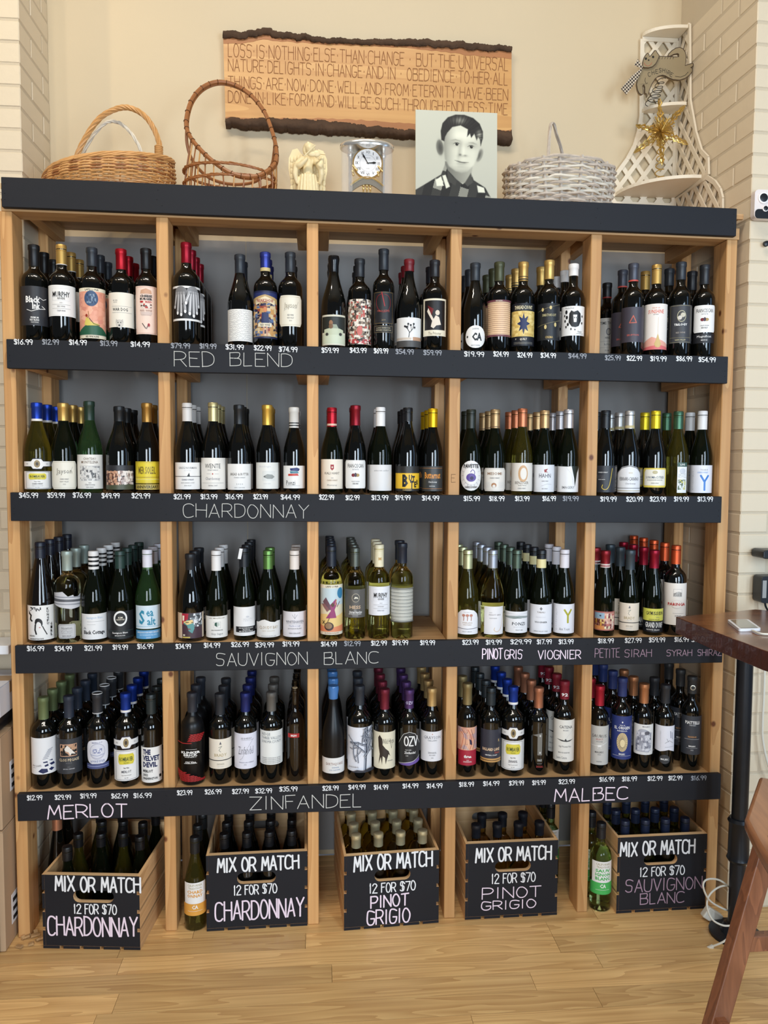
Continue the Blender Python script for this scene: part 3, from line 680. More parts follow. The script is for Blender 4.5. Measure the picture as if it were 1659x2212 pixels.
B(1, 314, 538, 50, 'b', 'f', BLK, 582, 'k', 618, 722, (238, 212, 196), [('F', -.85, .02, .85, .98, .02, (190, 120, 110)), ('P', [(-.45, .84), (-.4, .91), (0, .95), (.4, .91), (.45, .84)], (206, 160, 130)), t('CHEESE', .79, .05, .95, b=.04), t('BURGER', .73, .05, .95, b=.04), ('E', -.35, .67, .14, .02, RD_), t('RED', .67, .035, .5, RD_, .2, .03), ('C', -.45, .54, .45, .63, 5, 3, [(120, 90, 80), (230, 220, 210), (190, 60, 50), (90, 60, 50)], 2), t('RED WINE', .49, .035, .9, (150, 120, 110)), ('P', [(-.45, .46), (.45, .46), (.38, .40), (-.38, .40)], (210, 190, 180)), ('L', [(-.3, .22), (-.05, .12)], .05, K_), ('E', .18, .19, .09, .035, RD_), ('L', [(.15, .2), (0, .11)], .04, K_)], 'pink burger-drawing label', 2, hw=.98)
B(1, 402, 525, 60, 'b', 'f', (150, 22, 40), 569, 'k', 618, 693, W_, [('R', -1.2, .06, 1.2, .94, (24, 24, 26))]+[('E', -.38, .82, .42, .17, (120, 120, 122)), ('E', .45, .84, .42, .16, (138, 138, 140))]+[q for i, (x0, x1, y1) in enumerate([(-.70, -.86, .40), (-.52, -.60, .22), (-.34, -.34, .17), (-.16, -.08, .26)]) for q in (('L', [(x0, .78), ((x0+x1)/2, (.78+y1)/2), (x1, y1)], .22, (70, 70, 72)), ('L', [(x0, .80), ((x0+x1)/2, (.78+y1)/2), (x1, y1+.01)], .16, (150, 150, 152)), ('L', [(x0+.02, .74), (x1+.02, y1+.08)], .06, (196, 196, 198)), ('E', x1, y1, .07, .05, (236, 236, 236)))]+[q for i, (x0, x1, y1) in enumerate([(.80, .88, .44), (.62, .70, .24), (.44, .46, .14), (.27, .20, .20), (.18, -.02, .50)]) for q in (('L', [(x0, .80), ((x0+x1)/2, (.8+y1)/2), (x1, y1)], .22, (84, 84, 86)), ('L', [(x0, .82), ((x0+x1)/2, (.8+y1)/2), (x1, y1+.01)], .16, (170, 170, 172)), ('L', [(x0+.02, .76), (x1+.02, y1+.08)], .06, (214, 214, 216)), ('E', x1, y1, .07, .05, (244, 244, 244)))], 'black-and-white photo label of clasped hands', 3)
B(1, 518, 551, 55, 'g', 'f', DS, 591, 'k', 668, 737, (236, 234, 228), [('W', -.9, .03, .9, .97, 15, (110, 110, 118))], 'white label filled with handwriting', 1)
B(1, 573, 546, 53, 'b', 'f', (62, 72, 150), 587, 'k', 628, 731, (30, 36, 70), [('R', -1.2, .04, 1.2, .96, (190, 160, 110)), ('C', -1.2, .05, 1.2, .74, 9, 12, [(150, 70, 50), (200, 150, 90), (60, 50, 60), (90, 110, 150), (214, 190, 150), (44, 40, 70)], 6), ('P', [(-1.2, .96), (-1.2, .84), (0, .92), (1.2, .84), (1.2, .96)], (40, 50, 100)), ('P', [(-.8, .70), (0, .78), (.8, .70), (.8, .80), (0, .88), (-.8, .80)], (232, 216, 180)), t('FREAKSHOW', .79, .075, 1.35, (150, 36, 40), b=.02), ('E', 0, .60, .15, .055, (206, 130, 80)), ('P', [(-.25, .54), (.25, .54), (.3, .22), (-.3, .22)], (36, 46, 90)), ('L', [(-.1, .24), (-.12, .06)], .12, (200, 150, 120)), ('L', [(.12, .24), (.14, .06)], .12, (200, 150, 120)), ('R', -.55, .24, .5, .32, (226, 216, 190)), t('RED WINE', .28, .04, .7)], 'blue cap and circus poster label', 2, bands=[(0, .18, (206, 186, 130))])
B(1, 627, 546, 54, 'b', 'f', DS, 589, 'k', 638, 705, (234, 228, 210), [('F', -.82, .05, .82, .95, .015, (180, 160, 120)), ('T', 'Jayson', 0, .65, .22, (150, 140, 120), .95, -.005), ('L', [(-.5, .5), (-.1, .62), (.4, .58), (.6, .8)], .012, GR_), t('RED WINE', .36, .05, .45, GR_), t('NAPA VALLEY', .27, .04, .5, GR_), t('2019', .18, .04, .2, GR_)], 'chamfered cream script label', 2, hw=1, outline=Q(.25))
B(1, 721, 554, 56, 'g', 'x', BLK, 590, 'k', 680, 750, (230, 226, 206), [('R', -1.0, .42, 1.0, .94, (40, 44, 40)), ('R', -1.0, .05, 1.0, .36, (206, 214, 188)), ('P', [(-.75, .34), (-.75, .52), (-.4, .55), (.4, .55), (.75, .50), (.75, .34)], (196, 204, 176)), ('P', [(-.35, .55), (-.2, .68), (.2, .68), (.35, .55)], (150, 160, 140)), ('E', -.2, .73, .14, .09, (150, 110, 80)), ('E', -.2, .62, .16, .08, (120, 90, 64)), ('E', -.5, .36, .12, .05, (60, 60, 56)), ('E', .5, .36, .12, .05, (60, 60, 56)), ('F', -.99, .01, .99, .99, .03, (200, 196, 176))], 'waxed neck and bear-on-a-car label', 2, hw=1)
B(1, 777, 560, 52, 'b', 'f', (34, 36, 40), 599, 'k', 646, 744, (200, 182, 160), [('C', -1.25, 0, 1.25, 1, 15, 20, [(50, 44, 42), (226, 214, 196), (150, 130, 110), (90, 76, 66), (240, 232, 220), (190, 90, 80)], 9), ('E', 0, .30, .22, .11, (200, 110, 100)), ('C', -1.2, .02, 1.2, .12, 12, 2, [(60, 40, 30), (240, 200, 190), (190, 70, 70)], 5)], 'crowded collage wrap label', 2)
B(1, 829, 539, 49, 'b', 'f', (38, 42, 48), 584, 'k', 630, 700, (30, 30, 33), [('F', -.86, .02, .86, .98, .02, (150, 120, 60)), ('L', chaikin([(-.1, .94), (-.6, .85), (-.62, .55), (-.2, .35), (.35, .38), (.62, .6), (.5, .85), (.05, .92)]), .03, (150, 30, 36)), ('L', [(-.15, .98), (.1, .55)], .06, RD_), t('PIROUETTE', .40, .06, 1.0, (170, 80, 70)), t('2019', .12, .05, .3, (160, 140, 100))], 'black framed label of a red ring', 0, more=[(703, 719, (24, 24, 26), [('F', -.86, .05, .86, .95, .02, (150, 130, 90)), t('LONG SHADOWS', .65, .2, 1.2, (190, 180, 150)), t('VINTNERS COLLECTION', .35, .2, 1.3, (190, 180, 150))], 1., None)])
B(1, 884, 561, 55, 'g', 'f', (110, 26, 32), 587, 'k', 686, 754, (234, 233, 230), [('R', -1.2, .0, 1.2, .22, (78, 76, 74)), ('R', .3, .22, 1.2, .34, (190, 150, 120)), ('R', -1.2, .24, .2, .32, (210, 196, 180)), ('L', [(0, .33), (.05, .5), (-.1, .62), (-.25, .68)], .05, K_), ('L', [(.05, .48), (.3, .62), (.35, .75)], .045, K_), ('L', [(-.08, .6), (-.05, .75)], .04, K_), ('L', [(.2, .55), (.15, .72)], .035, K_)]+[('E', x, y, .07, .035, K_) for x, y in ((-.28, .70), (-.04, .78), (.36, .78), (.14, .74), (.42, .66), (-.15, .68))], 'maroon cap and bare desert-tree label', 2)
B(1, 942, 563, 56, 'b', 'f', (34, 34, 38), 599, 'k', 645, 726, (232, 224, 200), [('R', -.82, .16, .82, .95, (26, 22, 22)), ('P', [(-.5, .75), (-.1, .45), (.05, .55), (.3, .50), (.45, .3), (.1, .28), (-.1, .2), (-.3, .25), (-.2, .4), (-.6, .66)], (226, 214, 196)), ('E', .18, .62, .16, .07, (220, 206, 186)), ('P', [(-.55, .82), (-.1, .72), (-.25, .55)], (110, 26, 30)), ('T', 'The Prisoner', 0, .07, .08, (120, 110, 90), .95, 0)], 'cream label of a pale crouching figure on black', 1, hw=1)
B(1, 1027, 569, 51, 'g', 'f', DS, 607, 'k', 703, 752, W_, [('T', 'CA', .12, .5, .36, K_, .8, .05), t('LOCATIONS', .85, .07, .5, x=.0), ('E', -.68, .5, .07, .05, K_), t('PRODUCT OF CALIFORNIA', .12, .06, .7, GR_)], 'white oval sticker of two big black letters', 2, hw=.9, outline=OV())
B(1, 1079, 567, 51, 'b', 'f', (74, 76, 52), 608, 'k', 648, 727, (232, 196, 156), [ln(.08+.055*k, -1.2, 1.2, .02, (120, 60, 60)) for k in range(16)]+[('R', -1.25, .95, 1.25, 1, (110, 60, 70)), ('R', -1.25, 0, 1.25, .05, (110, 60, 70)), t('RED BLEND', .975, .03, .5, CR_)], 'peach label ruled with tiny text rows', 2)
B(1, 1131, 567, 51, 'b', 'f', (200, 160, 92), 608, 'k', 655, 747, (24, 26, 34), [('R', -1.25, .22, 1.25, .82, (218, 190, 110)), ('C', -1.25, .23, 1.25, .81, 9, 9, [(226, 198, 120), (206, 174, 96), (236, 212, 140)], 8), ('P', [(.42*math.cos(a*math.pi/8)*(1 if a % 2 == 0 else .5)*1.25, .52+.26*math.sin(a*math.pi/8)*(1 if a % 2 == 0 else .5)) for a in range(16)], NV_), t('THREADCOUNT', .90, .09, 1.5, (226, 216, 180), b=.02), t('BY', .16, .03, .1, CR_, -.6), t('QUILT', .15, .06, .55, CR_, b=.02), ln(.08, -.8, .8, .01, CR_), ln(.05, -.8, .8, .01, CR_)], 'gold quilt label of a navy star', 2, bands=[(.05, .12, (70, 60, 40)), (.2, .24, (70, 60, 40))])
B(1, 1187, 563, 50, 'b', 'f', (206, 168, 96), 604, 'k', 655, 735, (28, 30, 34), [('L', [(-1.1, .78), (1.1, .99)], .02, (150, 140, 100)), ('L', [(-1.1, .38), (1.1, .55)], .02, (150, 140, 100)), ('E', -.55, .83, .1, .05, (210, 190, 130)), ('E', .1, .88, .1, .05, (210, 190, 130)), ('E', -.3, .36, .1, .06, (210, 190, 130)), ('E', .5, .42, .1, .06, (210, 190, 130)), t("DIRECTOR'S CUT", .68, .07, 1.1, (210, 200, 150)), t('CINEMA', .08, .06, .6, (200, 170, 100))], 'gold cap and slanted black film-strip label', 1)
B(1, 1240, 571, 51, 'b', 'f', WHC, 597, 'k', 661, 725, (236, 236, 234), [('T', 'Mended Soul', -.35, .93, .06, K_, .7, 0), ('P', [(-.35, .75), (-.2, .85), (0, .8), (.3, .85), (.55, .75), (.6, .5), (.4, .32), (.15, .28), (-.15, .3), (-.4, .45)], K_)]+[('E', x, y, r, r*.7, K_) for x, y, r in ((-.6, .8, .1), (-.75, .68, .06), (-.55, .62, .09), (-.7, .5, .07), (-.45, .38, .08), (-.2, .22, .05), (-.6, .3, .06), (.1, .2, .04), (.7, .65, .06), (.68, .42, .06))]+[('P', [(-.05, .7), (.25, .7), (.2, .45), (.0, .45)], W_), ('E', .03, .6, .03, .03, K_), ('E', .17, .6, .03, .03, K_), ('T', 'Purple', .5, .12, .08, K_, .35, 0), ln(.06, .2, .8, .02, K_)], 'white cap and black inkblot beast label', 2)
B(1, 1312, 612, 46, 'b', 'f', (24, 24, 26), 645, 'k', 687, 765, (214, 210, 200), [t('TIME THIEF', .86, .08, 1.3, b=.01), ('E', .1, .62, .22, .1, GR_), ('E', .1, .62, .15, .07, (190, 186, 176)), t('WINE', .45, .06, .4), ln(.35), t('Red Wine', .27, .06, .5, GR_), ln(.18), t('750 ML', .1, .04, .4, GR_)], 'grey apothecary label set back in shade', 0, Y=.26, bands=[(0, .08, (150, 50, 46))])
B(1, 1369, 570, 49, 'b', 'f', (72, 74, 84), 609, 'k', 663, 739, (64, 60, 70), [('L', [(-.3, .55), (.25, .55), (0, .75), (-.3, .55)], .07, (190, 90, 70)), t('ERUPTION', .20, .05, .95, (196, 90, 76))], 'charcoal label of a copper triangle', 1, bands=[(0, .08, (200, 80, 70))])
B(1, 1419, 573, 50, 'b', 's', GDC, 614, 'k', 656, 755, (238, 230, 222), [('P', [(-1.2, 0), (-1.2, .15), (-.3, .28), (.5, .2), (1.2, .12), (1.2, 0)], (232, 170, 150)), ('P', [(-1.2, 0), (-1.2, .05), (.3, .10), (1.2, .05), (1.2, 0)], (220, 110, 110)), t('DROP OF', .91, .035, .6, (220, 150, 130)), t('SUNSHINE', .83, .085, 1.25, (222, 110, 90), b=.01), t('RED BLEND', .765, .02, .4, GR_), ('L', [(.18, .70), (.18, .34)], .012, (196, 160, 90)), ('P', [(.18, .35), (.02, .2), (-.1, .12), (.0, .06), (.18, .04), (.36, .06), (.44, .12), (.32, .2)], (206, 176, 110))], 'gold cap and white label of a golden drop', 1)
B(1, 1472, 567, 50, 'b', 'f', (40, 44, 50), 605, 'k', 658, 741, (58, 58, 62), [('F', -.9, .02, .9, .98, .02, (170, 160, 120)), ('E', .05, .70, .34, .15, (200, 194, 160)), ('E', .05, .70, .30, .135, (60, 58, 58)), ('E', .15, .73, .18, .06, (196, 190, 170)), ('E', -.08, .66, .16, .055, (206, 200, 190)), t('TRILOGY', .48, .06, 1.0, W_, b=.03), t('RED WINE', .27, .04, .7, (170, 160, 150)), ln(.14, -.88, .88, .015, (170, 160, 120)), t('NAPA VALLEY', .08, .04, .8, (200, 190, 150))], 'grey label of a round silver emblem', 1)
B(1, 1523, 573, 48, 'b', 'f', (34, 36, 40), 615, 'k', 659, 718, W_, fran('NAPA VALLEY'), 'white chamfered label above a black band', 1, hw=1, outline=Q(.14), more=[(720, 741, (30, 30, 34), [('T', 'Magnificat', 0, .65, .3, W_, 1.2, 0), t('MERITAGE', .3, .12, .5, W_)], 1.1, None)])
# ---- chardonnay shelf
B(2, 77, 870, 57, 'g', 'f', BLU, 910, 'o', 1018, 1064, W_, romb('CHARDONNAY'), 'blue cap and yellow-badged white label', 2, bands=[(0, .13, WHC)], more=[badge(990, 1014)])
B(2, 135, 871, 55, 'g', 'f', GDC, 909, 'g', 996, 1064, (232, 228, 214), [('F', -.85, .04, .85, .96, .015, (170, 160, 130)), ('T', 'Jayson', 0, .62, .24, (130, 124, 110), 1.1, -.005), ('L', [(-.5, .5), (-.1, .62), (.4, .58), (.6, .8)], .012, GR_), t('CHARDONNAY', .36, .05, .6, GR_), t('NAPA VALLEY', .27, .04, .6, GR_), t('2020', .18, .04, .2, GR_)], 'gold cap and chamfered script label', 2, hw=1.05, outline=Q(.25))
B(2, 192, 867, 54, 'g', 'f', (34, 54, 42), 908, 'e', 982, 1056, (234, 231, 224), [t('CHATEAU', .88, .07, .9, (110, 90, 70)), t('MONTELENA', .78, .08, 1.25, (110, 90, 70)), ('R', -.75, .24, .8, .68, (206, 204, 200)), ('C', -.75, .24, .8, .66, 14, 9, [(226, 224, 220), (170, 170, 170), (196, 196, 194), (130, 130, 132), (236, 236, 232)], 12), ('P', [(-.3, .3), (-.3, .6), (.1, .66), (.5, .6), (.5, .3)], (214, 212, 206)), ('C', -.25, .32, .45, .56, 6, 3, [(90, 90, 92), (220, 218, 214)], 2), t('2020', .18, .04, .2, GR_), t('Chardonnay', .12, .06, .7, GR_), t('NAPA VALLEY', .05, .035, .5, GR_)], 'green cap and etched chateau label', 0)
B(2, 257, 878, 60, 'g', 'f', (26, 28, 30), 921, 'k', 1005, 1063, (44, 44, 48), [('R', -1.25, 0, 1.25, .22, (78, 82, 60)), ('C', -1.1, .18, .1, .78, 10, 5, [(190, 140, 110), (120, 74, 56), (224, 180, 150), (90, 56, 46), (206, 160, 130)], 21), ('C', -.1, .2, 1.1, .78, 9, 5, [(226, 214, 206), (190, 176, 170), (236, 228, 222), (150, 130, 124)], 22)], 'black photo label of a crowd of figures', 2)
B(2, 317, 871, 52, 'g', 'f', (172, 128, 62), 912, 'k', 997, 1044, (226, 206, 54), [('F', -1.2, .04, 1.2, .96, .03, (180, 150, 60)), ('T', 'MER SOLEIL', 0, .6, .34, (110, 90, 40), 1.35, .01), ln(.28, -1.1, 1.1, .04, (170, 140, 60)), ln(.18, -1.1, 1.1, .04, (236, 226, 150))], 'bronze cap and bright yellow label', 1, more=[(1046, 1062, (196, 176, 90), [t('ANNIVERSARY', .5, .6, 1.9, K_, b=.02)], 1.25, None)])
B(2, 404, 871, 55, 'g', 's', (214, 210, 206), 913, 'k', 999, 1057, W_, [t('GREG NORMAN', .80, .08, 1.4, GR_), t('ESTATES', .70, .04, .5, LG_), ('R', -1.2, .47, 1.2, .49, K_), ('P', [(-.05, .49), (.1, .62), (.15, .49)], K_), t('CHARDONNAY', .36, .06, .9, NV_), t('SANTA BARBARA COUNTY', .24, .04, 1., GR_), t('EDEN VALLEY', .14, .04, .5, GR_)], 'silver cap and shark-fin line label', 2)
B(2, 460, 870, 54, 'g', 's', (208, 194, 140), 912, 'k', 989, 1057, (236, 232, 224), [t('WENTE', .74, .14, 1.2, b=.0), t('VINEYARDS', .61, .04, .8, GR_), ('P', [(-.06, .49), (0, .52), (.06, .49), (0, .46)], (180, 60, 40)), ln(.49, -.45, -.15), ln(.49, .15, .45), ('T', 'Chardonnay', 0, .33, .12, (130, 130, 140), 1.1, 0), ln(.2, -.9, .9), t('CENTRAL COAST', .12, .04, .7, GR_)], 'pale gold cap and serif white label', 2)
B(2, 516, 875, 52, 'g', 'f', (28, 30, 32), 918, 'k', 1002, 1058, W_, [t('BREAD & BUTTER', .60, .1, 1.55, (90, 80, 70), b=.01), t('CHARDONNAY', .47, .05, .9, GR_), t('2 0 2 2', .22, .05, .5, GR_), t('NAPA, CALIFORNIA', .08, .04, .8, GR_)], 'black cap and sparse white label', 2)
B(2, 577, 875, 50, 'g', 'f', (216, 172, 76), 919, 'k', 999, 1056, (232, 232, 226), [t('theologie', .84, .1, 1.0, LG_, -.2), ('R', -.4, .3, .7, .68, (222, 224, 220)), ('P', [(-.35, .46), (0, .56), (.4, .54), (.62, .46), (.4, .38), (0, .38)], (150, 154, 150)), ('E', -.2, .47, .03, .03, K_), t('CHARDONNAY', .2, .04, .6, LG_)], 'gold cap and engraved fish label', 2)
B(2, 635, 880, 48, 'g', 'f', (216, 214, 208), 925, 'k', 1006, 1055, W_, [('P', [(-.35, .88), (.25, .92), (.5, .86), (.4, .76), (-.3, .78)], (40, 52, 110)), ('P', [(-.35, .76), (.3, .76), (.42, .67), (-.3, .66)], (70, 130, 150)), ('P', [(-.5, .64), (.3, .66), (.4, .56), (-.5, .55)], (200, 70, 60)), ('T', 'Ponzi', -.3, .25, .2, K_, .8, 0), ln(.12, -.7, .5)], 'ringed white cap and stacked-books label', 2, bands=[(.1, .15, BLK), (.22, .27, BLK)])
B(2, 717, 881, 49, 'g', 's', (176, 30, 44), 922, 'g', 992, 1056, (236, 226, 210), [('P', [(-.14, .82), (.14, .82), (.14, .68), (0, .62), (-.14, .68)], (160, 30, 40)), ('E', 0, .73, .06, .03, CR_), t('KALI HART', .53, .08, 1.3, (120, 110, 100)), t('2022', .37, .035, .2, GR_), t('CHARDONNAY', .29, .05, .9, (150, 120, 90)), ('T', 'Monterey', 0, .12, .07, GR_, .8, 0)], 'crimson cap and small red shield label', 1, bands=[(.06, .16, (226, 190, 170))])
B(2, 768, 876, 48, 'g', 'f', (140, 30, 42), 919, 'k', 994, 1055, W_, fran('CHARDONNAY'), 'maroon cap with a gold ring', 1, hw=1.05, outline=Q(.14), bands=[(.78, .9, (206, 176, 110))])
B(2, 822, 880, 51, 'g', 's', WHC, 921, 'g', 1004, 1060, (224, 223, 222), [('T', 'unknown author', .05, .78, .06, GR_, 1.25, 0), ('L', [(.5, .15), (.8, .35)], .015, CR_)], 'white cap and nearly blank grey label', 1)
B(2, 881, 881, 53, 'g', 's', (22, 22, 24), 910, 'k', 1007, 1061, (40, 38, 36), [('R', -1.3, .10, 1.3, .72, (240, 192, 44)), t('B', .42, .5, .45, K_, -.15, .05), t('U', .52, .28, .26, K_, .25, .05), t('T', .48, .26, .24, K_, .5, .05), t('T', .25, .34, .26, K_, .36, .05), t('E', .27, .24, .2, K_, .66, .05), t('R', .36, .2, .16, K_, .86, .05), t('CHARDONNAY', .05, .04, .7, (220, 190, 120))], 'yellow label of tumbling black capitals', 2)
B(2, 935, 883, 47, 'g', 's', (232, 186, 28), 923, 'k', 1007, 1061, (58, 60, 60), [ln(.92, -1.1, 1.1, .02, (220, 140, 60)), ln(.1, -1.1, 1.1, .02, (220, 140, 60)), ('T', 'Butternut', .05, .63, .26, (224, 150, 66), 1.45, .02), ('T', 'Chardonnay', .05, .36, .08, W_, .75, .01), t('CALIFORNIA', .2, .04, .5, W_)], 'yellow cap and charcoal orange-script label', 2)
B(2, 1018, 885, 50, 'g', 's', (34, 38, 28), 926, 'g', 995, 1060, (234, 232, 228), [('L', [(.0, .5), (.85*math.cos(a*.3927), .5+.43*math.sin(a*.3927))], .018, (150, 146, 160)) for a in range(16)]+[('E', 0, .5, .6, .3, (234, 232, 228)), ('E', .0, .44, .38, .14, (92, 72, 150)), ('L', chaikin([(.2, .5), (.3, .62), (.1, .72), (-.05, .62)]), .05, (92, 72, 150)), ('E', .05, .42, .14, .06, (40, 30, 80)), t('PAVETTE', .82, .13, 1.2, K_, b=.03), t('CHARDONNAY', .12, .07, 1.0, K_, b=.02)], 'white oval label of a purple bird', 1, hw=1, outline=OV())
B(2, 1070, 885, 50, 'g', 's', (182, 150, 106), 925, 'g', 1011, 1061, (228, 222, 212), [('F', -.88, .04, .88, .96, .012, GR_), t('MEIOMI', .76, .12, 1.2, (150, 120, 96)), t('CHARDONNAY', .57, .06, .8, GR_), ('E', -.05, .26, .2, .1, (170, 120, 80)), ('E', -.05, .22, .12, .06, (228, 222, 212)), ('W', -.8, .15, -.35, .4, 4, LG_), ('W', .3, .15, .8, .4, 4, LG_)], 'bronze cap and chamfered tan-type label', 2, hw=1.05, outline=Q(.22), bands=[(.05, .1, (120, 90, 60))])
B(2, 1129, 883, 47, 'g', 's', (196, 118, 82), 922, 'o', 1000, 1061, (230, 224, 214), [('E', .1, .62, .42, .3, (206, 164, 120)), ('E', .14, .62, .28, .21, (230, 224, 214)), t('BENZIGER', .30, .1, 1.2, (130, 120, 110)), ('T', 'Family Winery', .05, .2, .05, K_, .7, 0), t('CHARDONNAY', .1, .05, .7, GR_)], 'copper cap and painted gold-ring label', 2)
B(2, 1177, 887, 46, 'g', 's', (196, 160, 112), 925, 'g', 1004, 1064, (226, 228, 232), [('P', [(-.1, .82), (.25, .86), (.1, .76), (.3, .72), (-.05, .72)], (150, 50, 50)), t('HAHN', .60, .15, 1.05, (90, 90, 100)), t('CHARDONNAY', .4, .05, .6, GR_), ('L', [(-.3, .22), (.2, .3), (.6, .28)], .015, GR_), t('MONTEREY', .12, .04, .5, GR_)], 'tan cap and small red rooster label', 2)
B(2, 1229, 885, 47, 'g', 's', (206, 202, 204), 925, 'g', 1007, 1063, (232, 232, 232), [('P', [(1.2, 1.0), (.25, 1.0), (.5, .55), (.6, .2), (.85, .75), (1.2, .95)], (30, 38, 30)), ('P', [(-1.1, 1.0), (-1.1, 1.0), (.25, 1.0), (-.1, .98)], (40, 44, 36)), t('IMAGERY', .18, .1, 1.1, GR_), ('L', [(-.2, .95), (.25, .7), (.45, .3)], .02, LG_)], 'silver cap and swooping cut-away label', 2)
B(2, 1309, 887, 46, 'g', 's', (26, 28, 32), 925, 'k', 1006, 1069, (44, 46, 52), [t('CHARDONNAY', .75, .045, .85, W_, -.2), ('W', -.8, .5, .0, .66, 4, GR_), ('L', chaikin([(.65, .9), (.5, .5), (.35, .2), (.05, .08), (-.3, .16), (-.2, .28)]), .06, (206, 178, 70)), t('CALIFORNIA', .48, .03, .6, W_, -.3)], 'black label of a long gold hook stroke', 2)
B(2, 1361, 888, 51, 'g', 's', (204, 202, 198), 927, 'k', 1005, 1066, (190, 190, 192), [('P', [(-1.1, 0), (-1.1, .65), (-.6, .88), (0, .97), (.6, .88), (1.1, .65), (1.1, 0)], (228, 228, 230)), ('L', [(-1.1, .72), (-.6, .9), (0, .97), (.6, .9), (1.1, .72)], .05, (90, 90, 92)), t('2022', .72, .05, .3, (196, 170, 100), .1), t('FERRARI-CARANO', .50, .13, 1.6, K_, b=.0), ('T', 'Chardonnay', .1, .32, .08, GR_, .8, 0), ln(.16, -1.1, 1.1, .04, (100, 96, 90)), ln(.06, -1.1, 1.1, .05, (176, 160, 120))], 'silver arched deco label', 2, hw=1.1, outline=[(-1, 0), (1, 0), (1, .72), (.55, .93), (0, 1), (-.55, .93), (-1, .72)], bands=[(.05, .2, (190, 176, 130))])
B(2, 1417, 888, 51, 'g', 's', (236, 208, 48), 928, 'k', 1011, 1053, (228, 206, 90), [('P', [(-.9, .1), (.9, .1), (.9, .92), (-.75, .92), (-.9, .78)], (236, 232, 218)), t('SONOMA-CUTRER', .52, .13, 1.45, (40, 70, 100), b=.01), ('E', 0, .78, .2, .09, (190, 180, 140)), t('RUSSIAN RIVER RANCHES', .38, .06, 1.2, GR_), t('CHARDONNAY', .22, .06, .6, GR_)], 'yellow cap and yellow-framed label', 1, hw=1.1, outline=Q(.2))
B(2, 1466, 889, 49, 'g', 's', (70, 106, 82), 927, 'o', 999, 1068, (232, 234, 234), [('R', -.42, .86, .42, 1., (60, 90, 80)), t('LIVE', .93, .06, .4, W_), ('C', -.36, .1, .3, .45, 5, 5, [(70, 90, 60), (150, 160, 140), (220, 224, 220), (196, 190, 90)], 7), ('E', 0, .72, .25, .09, (200, 204, 210)), ('W', -.35, .5, .35, .64, 3, GR_)], 'green cap and narrow botanical side label', 1, hw=.42, lrz=.42)
B(2, 1518, 888, 47, 'g', 's', (222, 222, 222), 928, 'g', 1005, 1068, (226, 228, 236), [('S', 'Y', .25, .36, .52, (50, 120, 200), .62, .16), ('T', 'Unoaked', .2, .84, .06, GR_, .6, 0), t('CHARDONNAY', .74, .06, .9, (120, 160, 210), .1), ('W', -.8, .1, -.65, .8, 12, GR_)], 'white cap and big blue slashed letter', 1)
# ---- sauvignon blanc shelf
STR = [(0, .14, WHC), (.14, .26, BLK), (.26, .4, WHC), (.4, .5, BLK), (.5, .63, WHC), (.63, .73, BLK), (.73, .84, WHC)]
B(3, 86, 1171, 57, 'r', 's', (30, 34, 48), 1211, 'b', 1308, 1389, (236, 235, 232), [('C', -.75, .84, .05, .96, 9, 3, [K_, W_, (90, 90, 96), W_], 3), ('L', [(-.85, .78), (-.68, .72), (-.75, .6), (-.62, .56)], .13, K_), ('L', [(-.9, .84), (-.78, .78)], .06, K_), ('P', chaikin([(-.40, .50), (-.34, .62), (-.1, .64), (.1, .58), (.14, .46), (.05, .38), (.02, .50), (-.2, .55), (-.32, .44)]), K_), ('L', [(-.35, .45), (-.38, .3), (-.3, .18)], .1, K_), ('L', [(.12, .4), (.25, .28), (.4, .16)], .06, K_), ('E', -.06, .37, .05, .012, RD_)]+[t(c, .90-i*.085, .07, .14, K_, .48, .03) for i, c in enumerate('KUNGFU')]+[t(c, .45-i*.1, .08, .14, K_, .72, .03) for i, c in enumerate('GIRL')]+[t('RIESLING', .13, .04, .4, K_, -.6, .02), t('WASHINGTON STATE', .04, .04, .95, K_, -.3, .02)], 'white label of an ink-drawn girl', 3)
B(3, 140, 1190, 56, 'b', 'f', (164, 178, 170), 1232, 'c', 1278, 1316, (206, 206, 210), [('P', [(-1.2, .62), (1.2, .5), (1.2, .38), (-1.2, .45)], (90, 92, 98)), ('P', [(-1.2, .75), (1.2, .68), (1.2, .62), (-1.2, .68)], (150, 152, 160)), ('P', [(-1.2, .36), (1.2, .28), (1.2, .2), (-1.2, .3)], (150, 152, 158))], 'torn silver ribbon label high up', 2, hw=1.2, outline=[(-1, .3), (-.4, .12), (.3, .0), (.9, .08), (1, .3), (1, .85), (.75, .7), (.5, .62), (.4, .8), (.1, .72), (-.2, 1), (-.5, .96), (-1, .92)], more=[(1348, 1379, (196, 196, 196), [('F', -.56, .06, .56, .94, .02, GR_), ('T', 'Newton', 0, .72, .16, GR_, .7, 0), ('W', -.4, .3, .4, .6, 2, GR_), t('NAPA VALLEY', .18, .1, .6, GR_)], .62, Q(.2))])
B(3, 198, 1190, 55, 'g', 's', WHC, 1229, 'g', 1326, 1386, (234, 234, 234), [('T', 'Sauvignon Blanc', .05, .84, .12, (150, 180, 210), 1.2, .0), ln(.70, -.5, .8), ln(.58, -.5, .1, .012), ('T', 'Black Cottage', .0, .26, .2, K_, 1.6, .03), ('L', [(-.8, .42), (-.7, .48), (-.6, .42), (-.8, .42)], .02, K_)], 'black-and-white striped cap and white brush-script label', 3, bands=STR)
